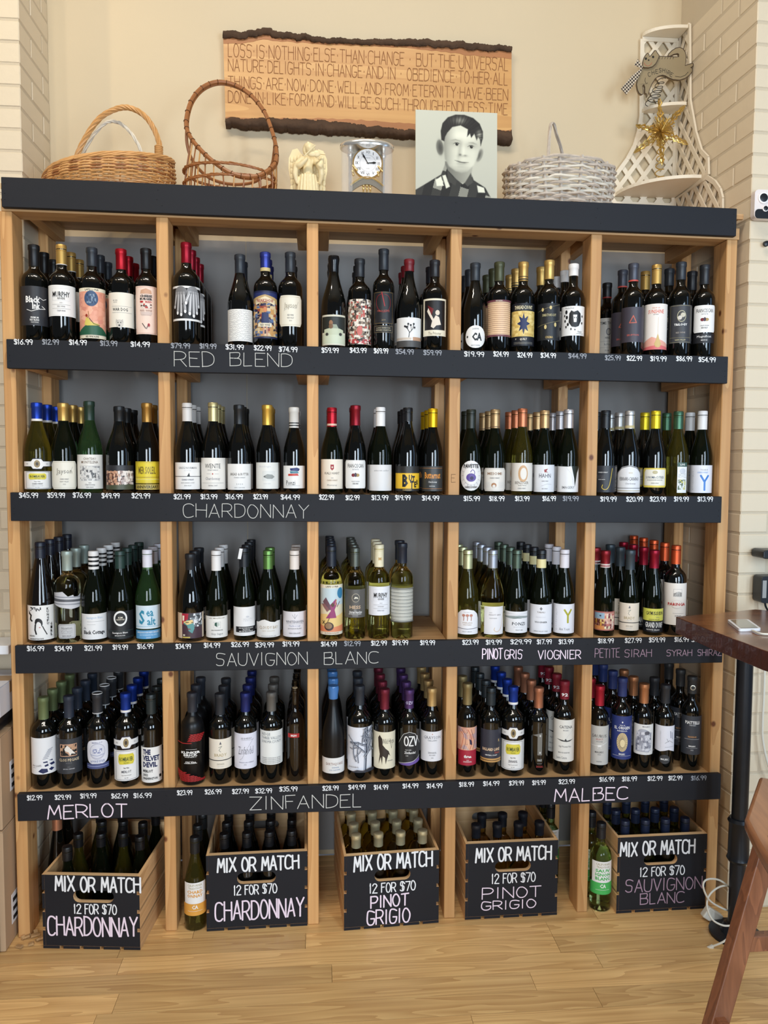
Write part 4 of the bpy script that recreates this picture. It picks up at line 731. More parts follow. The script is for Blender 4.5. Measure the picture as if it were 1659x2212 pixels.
B(3, 254, 1190, 56, 'g', 's', (40, 62, 56), 1231, 'g', 1320, 1382, (30, 30, 33), [('E', .05, .74, .48, .27, W_), ('E', .05, .74, .36, .2, K_), t('KIM', .77, .06, .3, CR_, .05), t('CRAWFORD', .70, .05, .6, CR_, .05), ('R', -1.2, .06, 1.2, .30, (64, 84, 80)), ('R', -1.2, .07, 1.2, .29, (26, 28, 30)), ('T', 'Sauvignon Blanc', 0, .22, .08, W_, 1.1, .02), t('MARLBOROUGH', .13, .04, .7, W_)], 'black label of a thick white ring', 3)
B(3, 318, 1187, 56, 'g', 's', (222, 222, 232), 1229, 'e', 1308, 1358, (208, 226, 236), [('F', -1.0, .03, 1.0, .97, .02, W_), t('S', .5, .62, .42, (50, 140, 170), -.45, .03), t('ea', .66, .26, .5, (50, 140, 170), .12, .02), t('alt', .32, .34, .6, (50, 140, 170), .22, .02), ln(.1, -1., 1., .02, (90, 160, 190))], 'white cap and pale blue wave label', 2, hw=1.05, more=[(1361, 1381, (96, 160, 206), [t('MARLBOROUGH NEW ZEALAND', .75, .2, 1.7, W_), t('SAUVIGNON BLANC', .45, .2, 1.3, (190, 220, 240)), t('2023', .15, .14, .3, W_)], 1.05, None)])
B(3, 411, 1196, 57, 'g', 'f', (34, 37, 42), 1239, 'k', 1324, 1379, (214, 196, 172), [('R', -.6, 0, .95, 1, (70, 50, 60)), ('P', [(-.6, .98), (-.1, .98), (-.2, .6), (-.6, .55)], (170, 36, 56)), ('P', [(-.55, .9), (-.4, .9), (-.42, .7), (-.55, .7)], (236, 220, 200)), ('C', .0, .45, .95, .98, 8, 7, [(190, 196, 200), (120, 130, 136), (226, 228, 230), (60, 66, 72)], 5), ('P', [(-.5, .6), (-.2, .74), (.2, .68), (.3, .4), (.15, .2), (-.1, .3), (-.2, .5)], (90, 150, 150)), ('P', [(-.5, .66), (.15, .74), (.25, .62), (-.2, .54)], (236, 206, 140)), ('L', [(-.3, .63), (-.1, .64)], .05, K_), ('L', [(.1, .63), (.22, .64)], .05, K_), ('L', [(-.14, .38), (.02, .37)], .05, (150, 40, 50)), ('R', -.55, .02, .0, .07, (206, 186, 90)), ('R', -.5, .1, -.35, .17, (200, 190, 170))], 'collage label of a teal-shaded face', 2)
B(3, 467, 1189, 48, 'g', 's', WHC, 1232, 'g', 1331, 1380, (236, 234, 228), [t('LES MAZELLES', .91, .06, 1.4, (120, 110, 90)), ('F', -.3, .45, .3, .74, .01, GR_), ('P', [(0, .72), (-.18, .7), (-.2, .58), (0, .5)], (30, 80, 64)), ('P', [(0, .72), (.18, .7), (.2, .58), (0, .5)], (190, 200, 190)), t('SAUVIGNON', .35, .06, .95, K_), ('T', 'Guy Saget', 0, .17, .12, GR_, 1.0, 0)], 'white cap and small split-shield label', 2)
B(3, 527, 1183, 48, 'g', 's', (28, 32, 38), 1224, 'g', 1311, 1373, (234, 233, 232), [('T', 'MINUTY', .35, .55, .12, LG_, .8, 0), ('E', .3, .66, .15, .03, LG_), ('R', -.75, .12, 1.2, .32, (24, 24, 28)), t('2024 SAUVIGNON BLANC', .27, .045, 1.3, W_, .2), t('FRANCE', .21, .04, .6, W_, .2), t('MIS EN BOUTEILLE', .155, .04, 1.2, W_, .2)], 'hanging white neck tag', 3)
B(3, 579, 1189, 53, 'g', 's', (110, 152, 82), 1230, 'g', 1338, 1379, (230, 228, 224), [t('CLOUDY BAY', .55, .17, 1.55, (170, 150, 120)), t('NEW ZEALAND', .36, .06, 1.0, (190, 180, 160)), t('SAUVIGNON BLANC 2024', .07, .05, 1.2, GR_)], 'light green cap and mountain-edged white label', 1, hw=1.2, outline=[(-1, 0), (1, 0), (1, .88), (.6, .90), (.4, .84), (.1, .88), (-.05, .94), (-.25, 1.0), (-.45, .96), (-.7, .86), (-1, .84)])
B(3, 636, 1189, 52, 'g', 's', (232, 222, 214), 1230, 'g', 1321, 1376, (228, 224, 228), [('L', [(-.2, .88), (0, .72), (.2, .88)], .02, GR_), ('L', [(0, .92), (0, .74)], .02, GR_), t('WHITEHAVEN', .60, .1, 1.5, (100, 100, 110), b=.01), ln(.52, -.7, .7), ('T', 'Marlborough', 0, .43, .08, (140, 150, 180), .9, 0), t('SAUVIGNON BLANC', .33, .05, 1.1, GR_), t('NEW ZEALAND', .15, .05, .9, GR_)], 'cream cap and lilac-tinted white label', 2)
LAP2 = [('R', -1.2, .06, 1.2, .93, (226, 216, 186)), ('R', -1.2, .6, 1.2, .93, (196, 214, 220)), ('E', .75, .83, .32, .11, (60, 130, 170)), ('P', [(-1.2, .06), (-1.2, .4), (-.5, .42), (.2, .36), (1.2, .44), (1.2, .06)], (232, 200, 130)), ('P', [(-1.2, .06), (-1.2, .2), (-.2, .14), (1.2, .2), (1.2, .06)], (224, 140, 100)), ('P', [(-.8, .66), (-.5, .75), (-.1, .58), (0, .5), (-.4, .5)], (110, 80, 90)), ('P', [(-.95, .62), (-.6, .62), (-.2, .5), (-.4, .46)], (140, 100, 100)), ('P', [(-.15, .6), (.3, .72), (.4, .62), (.2, .5), (.35, .34), (-.5, .33), (-.1, .48)], (150, 60, 110)), ('E', .05, .60, .13, .04, (90, 60, 50)), ('L', [(.25, .6), (.35, .7)], .07, (200, 150, 110)), ('L', [(.4, .56), (.65, .66)], .05, (90, 60, 70)), ('L', [(-.2, .34), (-.35, .26)], .05, (110, 80, 60)), ('E', -.25, .17, .38, .085, (70, 50, 46)), ('E', -.28, .18, .28, .06, (150, 120, 90)), ('L', [(-.8, .22), (-.6, .28)], .05, K_), ('L', [(-.8, .28), (-.6, .22)], .05, K_), t('LAPIS LUNA', .965, .035, 1.0), t('SAUVIGNON BLANC', .035, .035, 1.2, (150, 110, 90))]
B(3, 716, 1180, 50, 'b', 's', (30, 36, 48), 1223, 'y', 1263, 1371, (238, 230, 208), LAP2, 'navy cap and surreal winged-dancer label', 4)
B(3, 767, 1183, 48, 'b', 's', (96, 100, 92), 1223, 'y', 1273, 1334, (88, 86, 82), [('E', .05, .70, .34, .155, (170, 160, 140)), ('E', .05, .70, .29, .135, (80, 78, 74)), ('P', [(-.12, .66), (.0, .74), (.2, .72), (.28, .66), (.1, .68)], (226, 220, 200)), t('HESS', .37, .12, .95, (214, 184, 150), b=.02), t('2023', .27, .03, .2, LG_), ('T', 'Shirtail Ranches', .05, .2, .08, W_, 1.1, .02), t('SAUVIGNON BLANC', .13, .04, 1.1, W_), t('CALIFORNIA', .07, .03, .5, LG_)], 'grey-green cap and taupe roundel label', 4, hw=1.1)
B(3, 819, 1176, 49, 'b', 's', (234, 224, 190), 1224, 'y', 1267, 1329, (234, 235, 240), MURPHY('NORTH COAST', 'SAUVIGNON BLANC'), 'cream cap and boxed-type white label', 2, rz=.18)
B(3, 869, 1173, 50, 'b', 'f', (32, 38, 50), 1216, 'y', 1270, 1344, (196, 196, 186), [('L', [(-1.2, .06+.1*k), (1.2, .06+.1*k)], .028, (70, 72, 66)) for k in range(10)]+[('L', [(-1.2, .03+.1*k), (1.2, .03+.1*k)], .012, (120, 120, 112)) for k in range(10)]+[('R', -1.25, .975, 1.25, 1., (120, 120, 112)), ('R', -1.25, 0, 1.25, .03, (90, 90, 84))], 'silver label ruled with dotted rows', 1)
B(3, 1011, 1188, 50, 'g', 's', (200, 202, 158), 1228, 'o', 1316, 1370, (236, 235, 238), [('L', [(-1.0, .25), (0, .21), (1.0, .25)], .04, (60, 60, 80)), ('T', 'Sauvignon', 0, .88, .035, GR_, .6, 0), t('STERLING', .46, .05, .8, (170, 140, 110)), t('VINTNERS', .38, .04, .7, (170, 140, 110)), t('PINOT GRIGIO', .11, .04, .8, GR_)]+[('L', [(x, .55), (x+.02, .66), (x-.04, .76)], .05, (170, 110, 90)) for x in (-.3, 0, .3)]+[('E', x, .76, .13, .05, (190, 130, 110)) for x in (-.3, 0, .3)], 'pale gold cap and arched vine-trio label', 2, hw=1.08, outline=[(-1, 0), (1, 0), (1, .6), (.85, .8), (.5, .95), (0, 1), (-.5, .95), (-.85, .8), (-1, .6)])
B(3, 1065, 1188, 52, 'g', 's', (168, 172, 182), 1227, 'y', 1310, 1370, (232, 230, 232), [t('PINOT GRIS', .70, .05, .95, (120, 110, 110), .05), t('2023', .78, .03, .2, GR_, -.3), t('CALIFORNIA', .58, .035, .6, GR_, -.1), ('L', chaikin([(.85, .85), (.7, .5), (.55, .2), (.25, .08), (-.05, .14), (.02, .24)]), .035, (216, 180, 130))], 'grey cap and thin hook stroke label', 3, hw=.85, lrz=.2)
B(3, 1117, 1188, 50, 'g', 's', (84, 98, 84), 1227, 'g', 1321, 1367, (232, 232, 234), [('P', [(-1.2, .75), (-.3, .8), (.2, .82), (1.2, .76), (1.2, .68), (.3, .70), (-.2, .66), (-1.2, .70)], (150, 160, 160)), ('R', -1.2, .88, 1.2, .90, LG_), ('P', [(-.4, .70), (.1, .74), (.5, .68)], (100, 116, 110)), t('PONZI', .43, .15, 1.1, (50, 54, 60), .2), t('VINEYARDS', .28, .04, .9, LG_, .2), t('PINOT GRIS', .14, .05, .6, GR_, .25)], 'dark sage cap and misty-hills label', 3)
B(3, 1170, 1188, 49, 'g', 's', (26, 28, 34), 1207, 'g', 1306, 1369, (230, 231, 236), [('P', [(0, .92), (.12, .86), (0, .80), (-.12, .86)], GR_), t('TABALI', .74, .05, .65, (110, 90, 80)), t('PEDREGOSO', .57, .035, .8, LG_), t('VIOGNIER', .40, .06, 1.05, K_), t('LIMARI VALLEY CHILE', .09, .035, 1.2, GR_)], 'cream neck strip below a black cap', 3, bands=[(-1.0, .0, (228, 216, 160))])
B(3, 1220, 1187, 47, 'g', 's', (222, 218, 224), 1226, 'g', 1305, 1368, (230, 231, 238), [('S', 'Y', .28, .60, .42, (170, 166, 40), .6, .16), ('W', -.8, .1, -.65, .85, 12, GR_), ('T', 'Ann Yount', .0, .15, .09, GR_, .9, 0)], 'lilac-white cap and olive slashed letter', 2)
B(3, 1308, 1189, 45, 'g', 'f', (140, 36, 44), 1218, 'g', 1321, 1362, (176, 104, 96), [('R', -1.0, .05, 1.0, .93, (206, 160, 140)), ('R', -1.0, .62, .0, .93, (150, 180, 200)), ('R', -1.0, .05, .1, .25, (214, 140, 80)), ('C', -1.0, .25, .1, .6, 7, 3, [(90, 40, 30), (206, 150, 60), (230, 200, 120), (120, 60, 50)], 9), ('C', .0, .1, 1.0, .9, 6, 6, [(236, 206, 190), (200, 120, 110), (226, 180, 160), (120, 50, 60), (240, 230, 190)], 10), ('E', -.35, .78, .08, .04, (60, 60, 80))], 'maroon cap and busy still-life label', 1, bands=[(-.25, .02, (226, 214, 206)), (-.2, -.05, (150, 40, 50))])
B(3, 1362, 1188, 43, 'g', 'f', (62, 72, 78), 1230, 'g', 1303, 1362, (236, 224, 206), brady('PETITE SIRAH'), 'slate cap and split cream monogram label', 2)
B(3, 1414, 1188, 43, 'g', 'f', (150, 26, 48), 1227, 'g', 1315, 1341, (216, 214, 92), [t('CAYMUS-SUISUN', .62, .32, 1.7, K_, .15, .03), t('2021', .3, .1, .3, GR_, .4), t('SUISUN VALLEY', .1, .1, 1.0, K_, .1)], 'lime and black two-tone label', 3, more=[(1342, 1366, (26, 28, 34), [('T', 'GRAND DURIF', .1, .66, .5, W_, 1.75, .02), t('PETITE SIRAH', .22, .12, 1.2, W_)], 1.25, None)])
B(3, 1461, 1178, 48, 'b', 's', (206, 88, 48), 1218, 'k', 1260, 1350, (232, 224, 214), [('F', -.2, .68, .5, .86, .015, GR_), ('P', [(-.18, .69), (-.18, .76), (.2, .80), (.48, .78), (.48, .69)], (150, 146, 140)), ('L', [(-.1, .69), (.15, .79)], .02, W_), ('L', [(.05, .69), (.2, .79)], .02, W_), ('L', [(.25, .69), (.25, .79)], .02, W_), ('E', .1, .50, .45, .1, (220, 206, 200)), ('E', .1, .50, .42, .09, (232, 224, 214)), t('PARINGA', .50, .07, 1.45, (180, 40, 40), .1, .03), ln(.28, -.2, .7), t('SHIRAZ', .22, .04, .5, GR_, .2)], 'orange cap and tall cream label', 4)
# ---- zinfandel shelf
B(4, 88, 1505, 54, 'b', 'f', (112, 126, 86), 1553, 'k', 1594, 1672, (232, 233, 235), [('P', [(-.45, .08), (-.2, .16), (.2, .14), (.25, .05), (-.1, .02)], NV_), ('P', [(.3, .12), (.5, .17), (.75, .12), (.5, .07)], NV_), ('P', [(.0, .24), (.25, .28), (.3, .22), (.05, .2)], NV_), ('P', [(.35, .28), (.7, .3), (.8, .24), (.5, .22)], NV_), ('P', [(-.1, .34), (.2, .35), (.25, .31), (-.05, .31)], NV_), ('P', [(.3, .37), (.6, .38), (.6, .34)], NV_)]+[('L', [(-.1+i*.06, .42+i*.04), (.25+i*.06, .43+i*.045)], .025, NV_) for i in range(7)]+[('T', 'the path', -.55, .24, .07, GR_, .7, 0), ln(.18, -.85, -.6)], 'olive cap and winding ink-stone path', 3)
B(4, 145, 1502, 54, 'b', 'f', (44, 52, 66), 1549, 'k', 1596, 1671, (50, 54, 60), [('R', -.65, .50, .6, .85, (206, 160, 130)), ('C', -.62, .52, .58, .83, 6, 4, [(60, 50, 44), (30, 30, 30), (190, 150, 120)], 4), ('P', [(-.3, .72), (-.1, .82), (.1, .74), (.35, .62), (.5, .55), (.2, .58), (.1, .52), (.0, .62), (-.25, .66)], (232, 226, 216)), t('CLOS PEGASE', .40, .08, 1.5, (226, 206, 170), b=.01), t('ESTATE', .31, .03, .4, GR_), t('2020', .2, .03, .2, GR_), t('MITSUKO VINEYARD', .14, .03, .8, LG_)], 'charcoal label of a white winged horse', 3)
B(4, 210, 1497, 51, 'b', 'f', (46, 48, 52), 1540, 'k', 1598, 1650, (226, 227, 235), [('E', 0, .52, .62, .34, (190, 192, 206)), ('E', 0, .54, .56, .28, (216, 218, 228)), ('C', -.35, .44, .35, .64, 8, 3, [(90, 100, 150), (226, 228, 236), (150, 156, 190)], 8), ('L', [(-.5, .4), (0, .34), (.5, .4)], .03, (120, 130, 170)), t('MERLOT', .89, .05, .8, (120, 120, 150)), t('LA FORGE ESTATE', .12, .1, 1.1, (120, 130, 170))], 'silver-topped cap and rounded engraving label', 3, hw=.92, outline=OV(28, .62), bands=[(.93, 1.03, (206, 204, 202)), (0, .05, (190, 190, 190))], more=[(1649, 1660, (74, 84, 130), [ln(.5, -.9, .9, .05, (150, 160, 200))], 1., None)])
B(4, 271, 1496, 53, 'b', 'f', BLU, 1538, 'k', 1620, 1686, W_, romb('MERLOT'), 'blue cap and yellow-badged double label', 3, bands=[(.02, .14, WHC)], more=[badge(1590, 1618)])
B(4, 326, 1499, 45, 'b', 's', (38, 46, 46), 1541, 'k', 1614, 1692, (236, 235, 232), [t('THE', .87, .15, .75, NV_, -.38, .06), t('VELVET', .69, .15, 1.6, NV_, 0, .05), t('DEVIL', .51, .15, 1.35, NV_, -.1, .05), t('MERLOT', .33, .08, .95, K_, -.3, .03), t('2022', .22, .07, .5, K_, -.52, .03), t('WASHINGTON', .12, .07, 1.35, K_, -.1, .03), ('R', .75, .12, 1.0, .2, K_)], 'white label of stacked bold navy words', 3)
B(4, 415, 1495, 52, 'b', 'f', (44, 48, 56), 1537, 'm', 1580, 1692, None, [('R', x+(.08 if j % 2 else 0), y, x+.19+(.08 if j % 2 else 0), y+.013, (170, 36, 40)) for j, y in enumerate([.80+.018*i for i in range(9)]) for x in [-.1+.22*k+(8-j)*-.03 for k in range(5)] if x > -.5+.0*j]+[('R', x+(.08 if j % 2 else 0), y, x+.19+(.08 if j % 2 else 0), y+.013, (170, 36, 40)) for j, y in enumerate([.02+.018*i for i in range(15)]) for x in [-1.0+.22*k for k in range(9)] if x < .9-.13*j or (j < 3)]+[('L', [(-.9, .83), (-.5, .80), (0, .80)], .06, (170, 36, 40)), t('KLINKER', .62, .045, 1.1, W_, -.05, .04), t('BRICK', .57, .045, .8, W_, -.05, .04), t('WINERY', .53, .02, .7, W_, -.05), ln(.68, -.3, .3, .02, W_), ('T', 'Old Vine', -.05, .43, .04, W_, .6, .02), ln(.405, -.4, .3, .03, W_)], 'red bricks and white type printed on it', 2)
B(4, 475, 1497, 50, 'b', 'f', (40, 44, 50), 1543, 'k', 1596, 1660, (234, 225, 208), brady('ZINFANDEL'), 'slate cap and split cream tree label', 2)
B(4, 530, 1495, 50, 'b', 'f', (46, 56, 124), 1536, 'k', 1584, 1660, (226, 226, 238), [t('SEGHESIO', .86, .05, .9, GR_, .1), ln(.81, -.3, .7), ('T', 'Zinfandel', .05, .52, .22, (120, 120, 130), 1.25, -.005), ('L', [(-.45, .25), (-.25, .3), (.1, .55), (.7, .85)], .015, GR_), ('T', 'Ninety-nine years of Zinfandel', .1, .18, .04, NV_, 1.2, 0), t('2022', .12, .03, .2, GR_)], 'indigo cap and long-stroked script label', 3)
B(4, 586, 1494, 50, 'b', 'f', (104, 102, 98), 1535, 'k', 1578, 1651, (232, 234, 230), [t('RIDGE', .90, .08, .75, (100, 110, 120), -.42, 0), t('THREE VALLEYS', .79, .08, 1.75, (100, 110, 120), .05, 0), t('SONOMA COUNTY', .68, .08, 1.75, (100, 110, 120), .05, 0)]+[t('72% ZINFANDEL 15% PETITE SIRAH 8% CARIGNANE', .20-i*.05, .03, 1.7, GR_) for i in range(4)], 'grey cap and three-line art-deco label', 2)
B(4, 637, 1485, 40, 'b', None, BLK, 1500, 'b', 1584, 1593, (170, 36, 36), [t('BALDO', .5, .5, .6, W_, .05, .05)], 'bare cork and tiny red strip label', 3, hw=.62, rn=.0125, lrz=-.15)
B(4, 720, 1481, 50, 'g', 'x', (76, 128, 190), 1509, 'm', 1637, 1670, (230, 229, 226), [t('EARTHQUAKE', .60, .2, 1.5, (150, 120, 110), .1), t('ZINFANDEL', .38, .09, .6, (120, 140, 170), .15), t('LODI CALIFORNIA', .22, .08, .9, (120, 140, 170), .1)], 'sky blue wax cap and low white label', 3)
_rt = random.Random(3)
def _br(x, y, a, L, w, d, out):
    pts = [(x, y)]
    for _ in range(4):
        a += _rt.uniform(-.5, .5); x += math.cos(a)*L/4; y += math.sin(a)*L/4*.62; pts.append((max(-.95, min(1.15, x)), max(.01, min(.98, y))))
    out += [('L', pts, w, (84, 90, 104)), ('L', [(p[0]-w*.2, p[1]) for p in pts], w*.4, (176, 182, 194)), ('L', [(p[0]+w*.25, p[1]) for p in pts], w*.12, (40, 44, 56))]
    if d:
        for q in range(3): _br(pts[1+q][0], pts[1+q][1], a+_rt.choice((-1, 1))*_rt.uniform(.5, 1.3), L*.62, w*.62, d-1, out)
TREE = []
_br(.35, .0, 1.75, 1.9, .22, 2, TREE); _br(.3, .35, .7, 1.1, .13, 1, TREE); _br(.25, .45, 2.5, .9, .12, 1, TREE); _br(.2, .7, 1.1, .6, .1, 1, TREE)
TREE += [('P', [(-.6, 0), (-.2, .06), (.2, .04), (.6, .08), (1.1, .05), (1.1, 0)], (50, 54, 64))]
B(4, 777, 1480, 55, 'b', 'f', (44, 50, 58), 1522, 'k', 1571, 1666, (228, 230, 238), TREE+[t('ZINFANDEL', .12, .03, .7, GR_, -.45)], 'white label of a gnarled blue-grey tree', 2)
B(4, 831, 1487, 49, 'b', 'f', (128, 48, 66), 1531, 'k', 1581, 1660, (230, 222, 196), [('P', [(-.55, .85), (-.4, .92), (-.2, .82), (-.15, .65), (.1, .55), (.35, .48), (.5, .34), (.35, .40), (.2, .25), (.1, .12), (.05, .3), (-.15, .35), (-.2, .1), (-.3, .32), (-.5, .12), (-.4, .4), (-.5, .6)], (50, 40, 34)), ('T', 'Wild Horse', .35, .75, .14, (60, 56, 50), 1.1, 0), ('L', [(.5, .8), (.6, .55), (.7, .7)], .02, K_), t('ZINFANDEL', .22, .03, .5, GR_, .5)], 'parchment label of a dark walking horse', 3)
B(4, 884, 1488, 48, 'b', 'f', (92, 66, 122), 1529, 'k', 1580, 1653, (36, 38, 40), [('L', [(-1.1, .62), (-.5, .92), (0, .99), (.5, .93), (1.1, .62)], .03, W_), ('P', [(-1.1, .0), (1.1, .20), (1.1, .10), (0, .0)], (110, 86, 160)), ('L', [(-1.1, .03), (.3, .12), (1.1, .26)], .03, W_), ('S', 'OZV', .15, .72, .26, W_, 1.15, .1), t('OLD VINE', .46, .03, .5, W_, -.1), ('T', 'Zinfandel', .05, .38, .07, W_, .95, .02), t('LODI', .29, .03, .2, W_, -.2)], 'purple cap and black arched label', 3, outline=[(-1, 0), (1, .12), (1, .62), (.5, .93), (0, 1), (-.5, .92), (-1, .62)], hw=1.15)
B(4, 933, 1485, 49, 'b', 'f', (206, 176, 120), 1524, 'k', 1580, 1644, (228, 228, 232), [('P', [(-.05, .9), (0, .94), (.05, .9)], (180, 100, 60)), t('GRAYSON', .80, .1, 1.5, (110, 110, 120), b=.0), t('CELLARS', .70, .045, .8, GR_), t('ZINFANDEL', .29, .05, .7, GR_), t('PASO ROBLES', .21, .04, .5, GR_), t('2022', .12, .04, .2, GR_)], 'gold cap and airy white label', 3)
B(4, 1010, 1475, 43, 'b', 'f', (150, 136, 96), 1521, 'k', 1571, 1653, (168, 36, 58), [('R', -1.2, .40, 1.2, 1., (226, 170, 140)), ('C', -1.2, .4, 1.2, 1., 4, 4, [(226, 170, 140), (206, 150, 130), (190, 160, 160)], 3)]+[('L', [(-.9+i*.3, .95), (-.4+i*.22, .8), (-.5+i*.3, .6), (-.7+i*.3, .42)], .04, c) for i, c in enumerate([(190, 90, 60), (120, 80, 80), (236, 200, 170), (190, 90, 60), (120, 80, 80)])]+[('P', [(.15, .7), (.35, .66), (.42, .54), (.2, .56)], (40, 40, 70)), ('T', 'three', .0, .24, .08, W_, .7, .04), t('2021', .14, .03, .2, W_), t('ZINFANDEL', .10, .03, .8, W_)], 'swirled marble art above crimson panel', 1, hw=1.05)
B(4, 1061, 1485, 46, 'b', 's', (32, 40, 44), 1522, 'k', 1576, 1638, (50, 52, 64), [t('R', .62, .1, .16, (206, 176, 120), .75), t('BALLARD LANE', .32, .1, 1.65, (226, 196, 160), b=.03), ('T', 'Zinfandel', .55, .21, .07, (190, 90, 70), .5, .01), t('CENTRAL COAST', .12, .04, 1.1, W_, 0, .03)], 'black cap and navy label above a gold rule', 3, more=[(1638, 1646, (196, 150, 90), [ln(.5, -1.2, 1.2, .05, K_)], 1.2, None)])
B(4, 1109, 1482, 51, 'b', 'f', BLU, 1521, 'k', 1600, 1663, W_, romb('ZINFANDEL'), 'blue cap and yellow-badged double label, fourth bay', 3, bands=[(.02, .15, WHC)], more=[badge(1570, 1597)])
B(4, 1164, 1484, 46, 'b', 'f', (190, 128, 98), 1528, 'k', 1583, 1660, None, [('P', [(-.55, .93), (.2, 1.0), (.3, 1.0), (.3, .38), (-.1, .38), (-.1, .9)], (120, 118, 112)), ('E', .12, .92, .07, .03, (200, 200, 196)), ('E', .12, .45, .07, .03, (200, 200, 196)), t('1865', .24, .07, .4, (190, 190, 186), .1, .02), t('SINGLE VINEYARD', .15, .03, .4, GR_, .1), t('ZINFANDEL', .06, .05, .6, (170, 60, 56), .1)], 'copper cap and riveted metal plate', 3)
B(4, 1220, 1470, 46, 'b', 'f', (120, 28, 44), 1509, 'k', 1555, 1645, (228, 226, 218), [t('CATENA', .83, .07, 1.2, (60, 60, 66), .15), t('MALBEC', .75, .03, .5, GR_, .15), ('P', [(-.7, .54), (-.1, .52), (.1, .50), (.9, .54), (.5, .49), (.2, .48), (-.2, .49)], (60, 60, 60)), ('P', [(0, .50), (.12, .56), (.25, .5)], (60, 60, 60)), ('L', [(.1, .55), (.6, .7), (1., .8)], .02, LG_), ('T', 'High Mountain Vines', .1, .36, .06, GR_, 1.1, 0), t('MENDOZA ARGENTINA', .22, .03, 1.0, GR_), ('T', 'Laura Catena', -.2, .1, .06, GR_, .9, 0)], 'maroon numbered cap and sketched-ranch label', 3)
B(4, 1296, 1480, 42, 'b', 'f', (184, 44, 62), 1523, 'k', 1568, 1652, (196, 194, 188), [t('SAURUS', .74, .08, 1.45, (90, 88, 84)), t('SELECT', .66, .04, .7, (170, 80, 70)), t('PATAGONIA', .60, .03, .6, GR_), ('L', [(-.85, .50), (-.3, .49), (.3, .52), (.8, .58)], .04, W_), ('E', .0, .49, .2, .025, W_), ('L', [(-.1, .48), (-.15, .42)], .03, W_), ('L', [(.12, .48), (.15, .42)], .03, W_), t('MALBEC', .33, .045, .8, (90, 88, 84)), t('2022', .27, .03, .3, GR_), t('ARGENTINA', .09, .03, .5, GR_)], 'coral cap and grey long-neck skeleton label', 1)
B(4, 1345, 1463, 44, 'b', 'f', (40, 54, 102), 1503, 'k', 1547, 1640, (42, 56, 116), [('E', 0, .86, .06, .02, W_), t('VINO EL', .79, .025, .5, W_), t('EL ORIGEN', .73, .07, 1.45, W_, 0, .02), t('RESERVA', .66, .03, .9, W_), ('E', .02, .40, .5, .22, (214, 190, 140))]+[('L', [(.02, .4), (.02+.5*math.cos(a*.2856), .4+.22*math.sin(a*.2856))], .02, (70, 70, 100)) for a in range(22)]+[('E', .02, .38, .2, .09, (226, 206, 160)), t('MALBEC', .13, .04, .5, W_, 0, .02), ln(.09, -.8, .8, .015, W_)], 'royal blue label of a gold fossil', 3)
B(4, 1392, 1476, 43, 'b', 'f', (190, 130, 90), 1518, 'k', 1565, 1630, (228, 227, 224), [('P', chaikin([(-.8, .1), (-.85, .5), (-.5, .85), (.2, .85), (.7, .7), (.85, .3), (.5, .08)]), (170, 172, 182)), ('C', -.75, .12, .75, .75, 9, 7, [(150, 152, 164), (196, 198, 206), (120, 122, 134), (214, 214, 220)], 14), ('E', .3, .72, .25, .06, (90, 90, 100)), t('MALBEC', .93, .05, .7, GR_, .2), t('GASCON', .05, .04, .7, LG_)], 'copper cap and grey bird engraving label', 2, outline=Q(.1), hw=1.1)
B(4, 1438, 1478, 43, 'b', 'f', (40, 42, 46), 1518, 'k', 1568, 1625, (226, 225, 232), [('L', [(.55, .55), (.5, .8)], .06, (80, 90, 120)), ('L', [(.75, .5), (.68, .75)], .05, (80, 90, 120)), ('L', [(.0, .35), (.4, .45), (.8, .35)], .03, GR_), ('L', [(.0, .2), (.9, .22)], .02, GR_), ('L', [(.3, .4), (.15, .52)], .03, GR_)]+[t(c, .2+i*.058, .05, .09, LG_, -.4) for i, c in enumerate('GOUGUENHEIM')], 'wave-cut white label above a round sticker', 1, hw=1.1, outline=[(-1, .05), (-.4, .02), (.3, .1), (1, 0), (1, 1), (-1, 1)], more=[(1630, 1650, (52, 54, 58), [t('MALBEC', .5, .2, .7, W_)], .5, OV())])
B(4, 1496, 1460, 43, 'b', 'f', (46, 48, 50), 1497, 'k', 1547, 1630, (54, 58, 66), [t('PIATTELLI', .83, .08, 1.35, W_, 0, .03), t('VINEYARDS', .76, .03, .6, LG_), t('RESERVE', .46, .045, .75, (190, 140, 90), 0, .02), ln(.40, -.7, .7, .02, LG_), t('MALBEC', .22, .04, .6, W_, 0, .03), ln(.17, -.5, .5, .02, LG_), t('2022', .12, .03, .25, LG_)], 'medallion neck and slate-blue label', 2)
# neck medallion, hanging tag, blue rear bottle
flush()
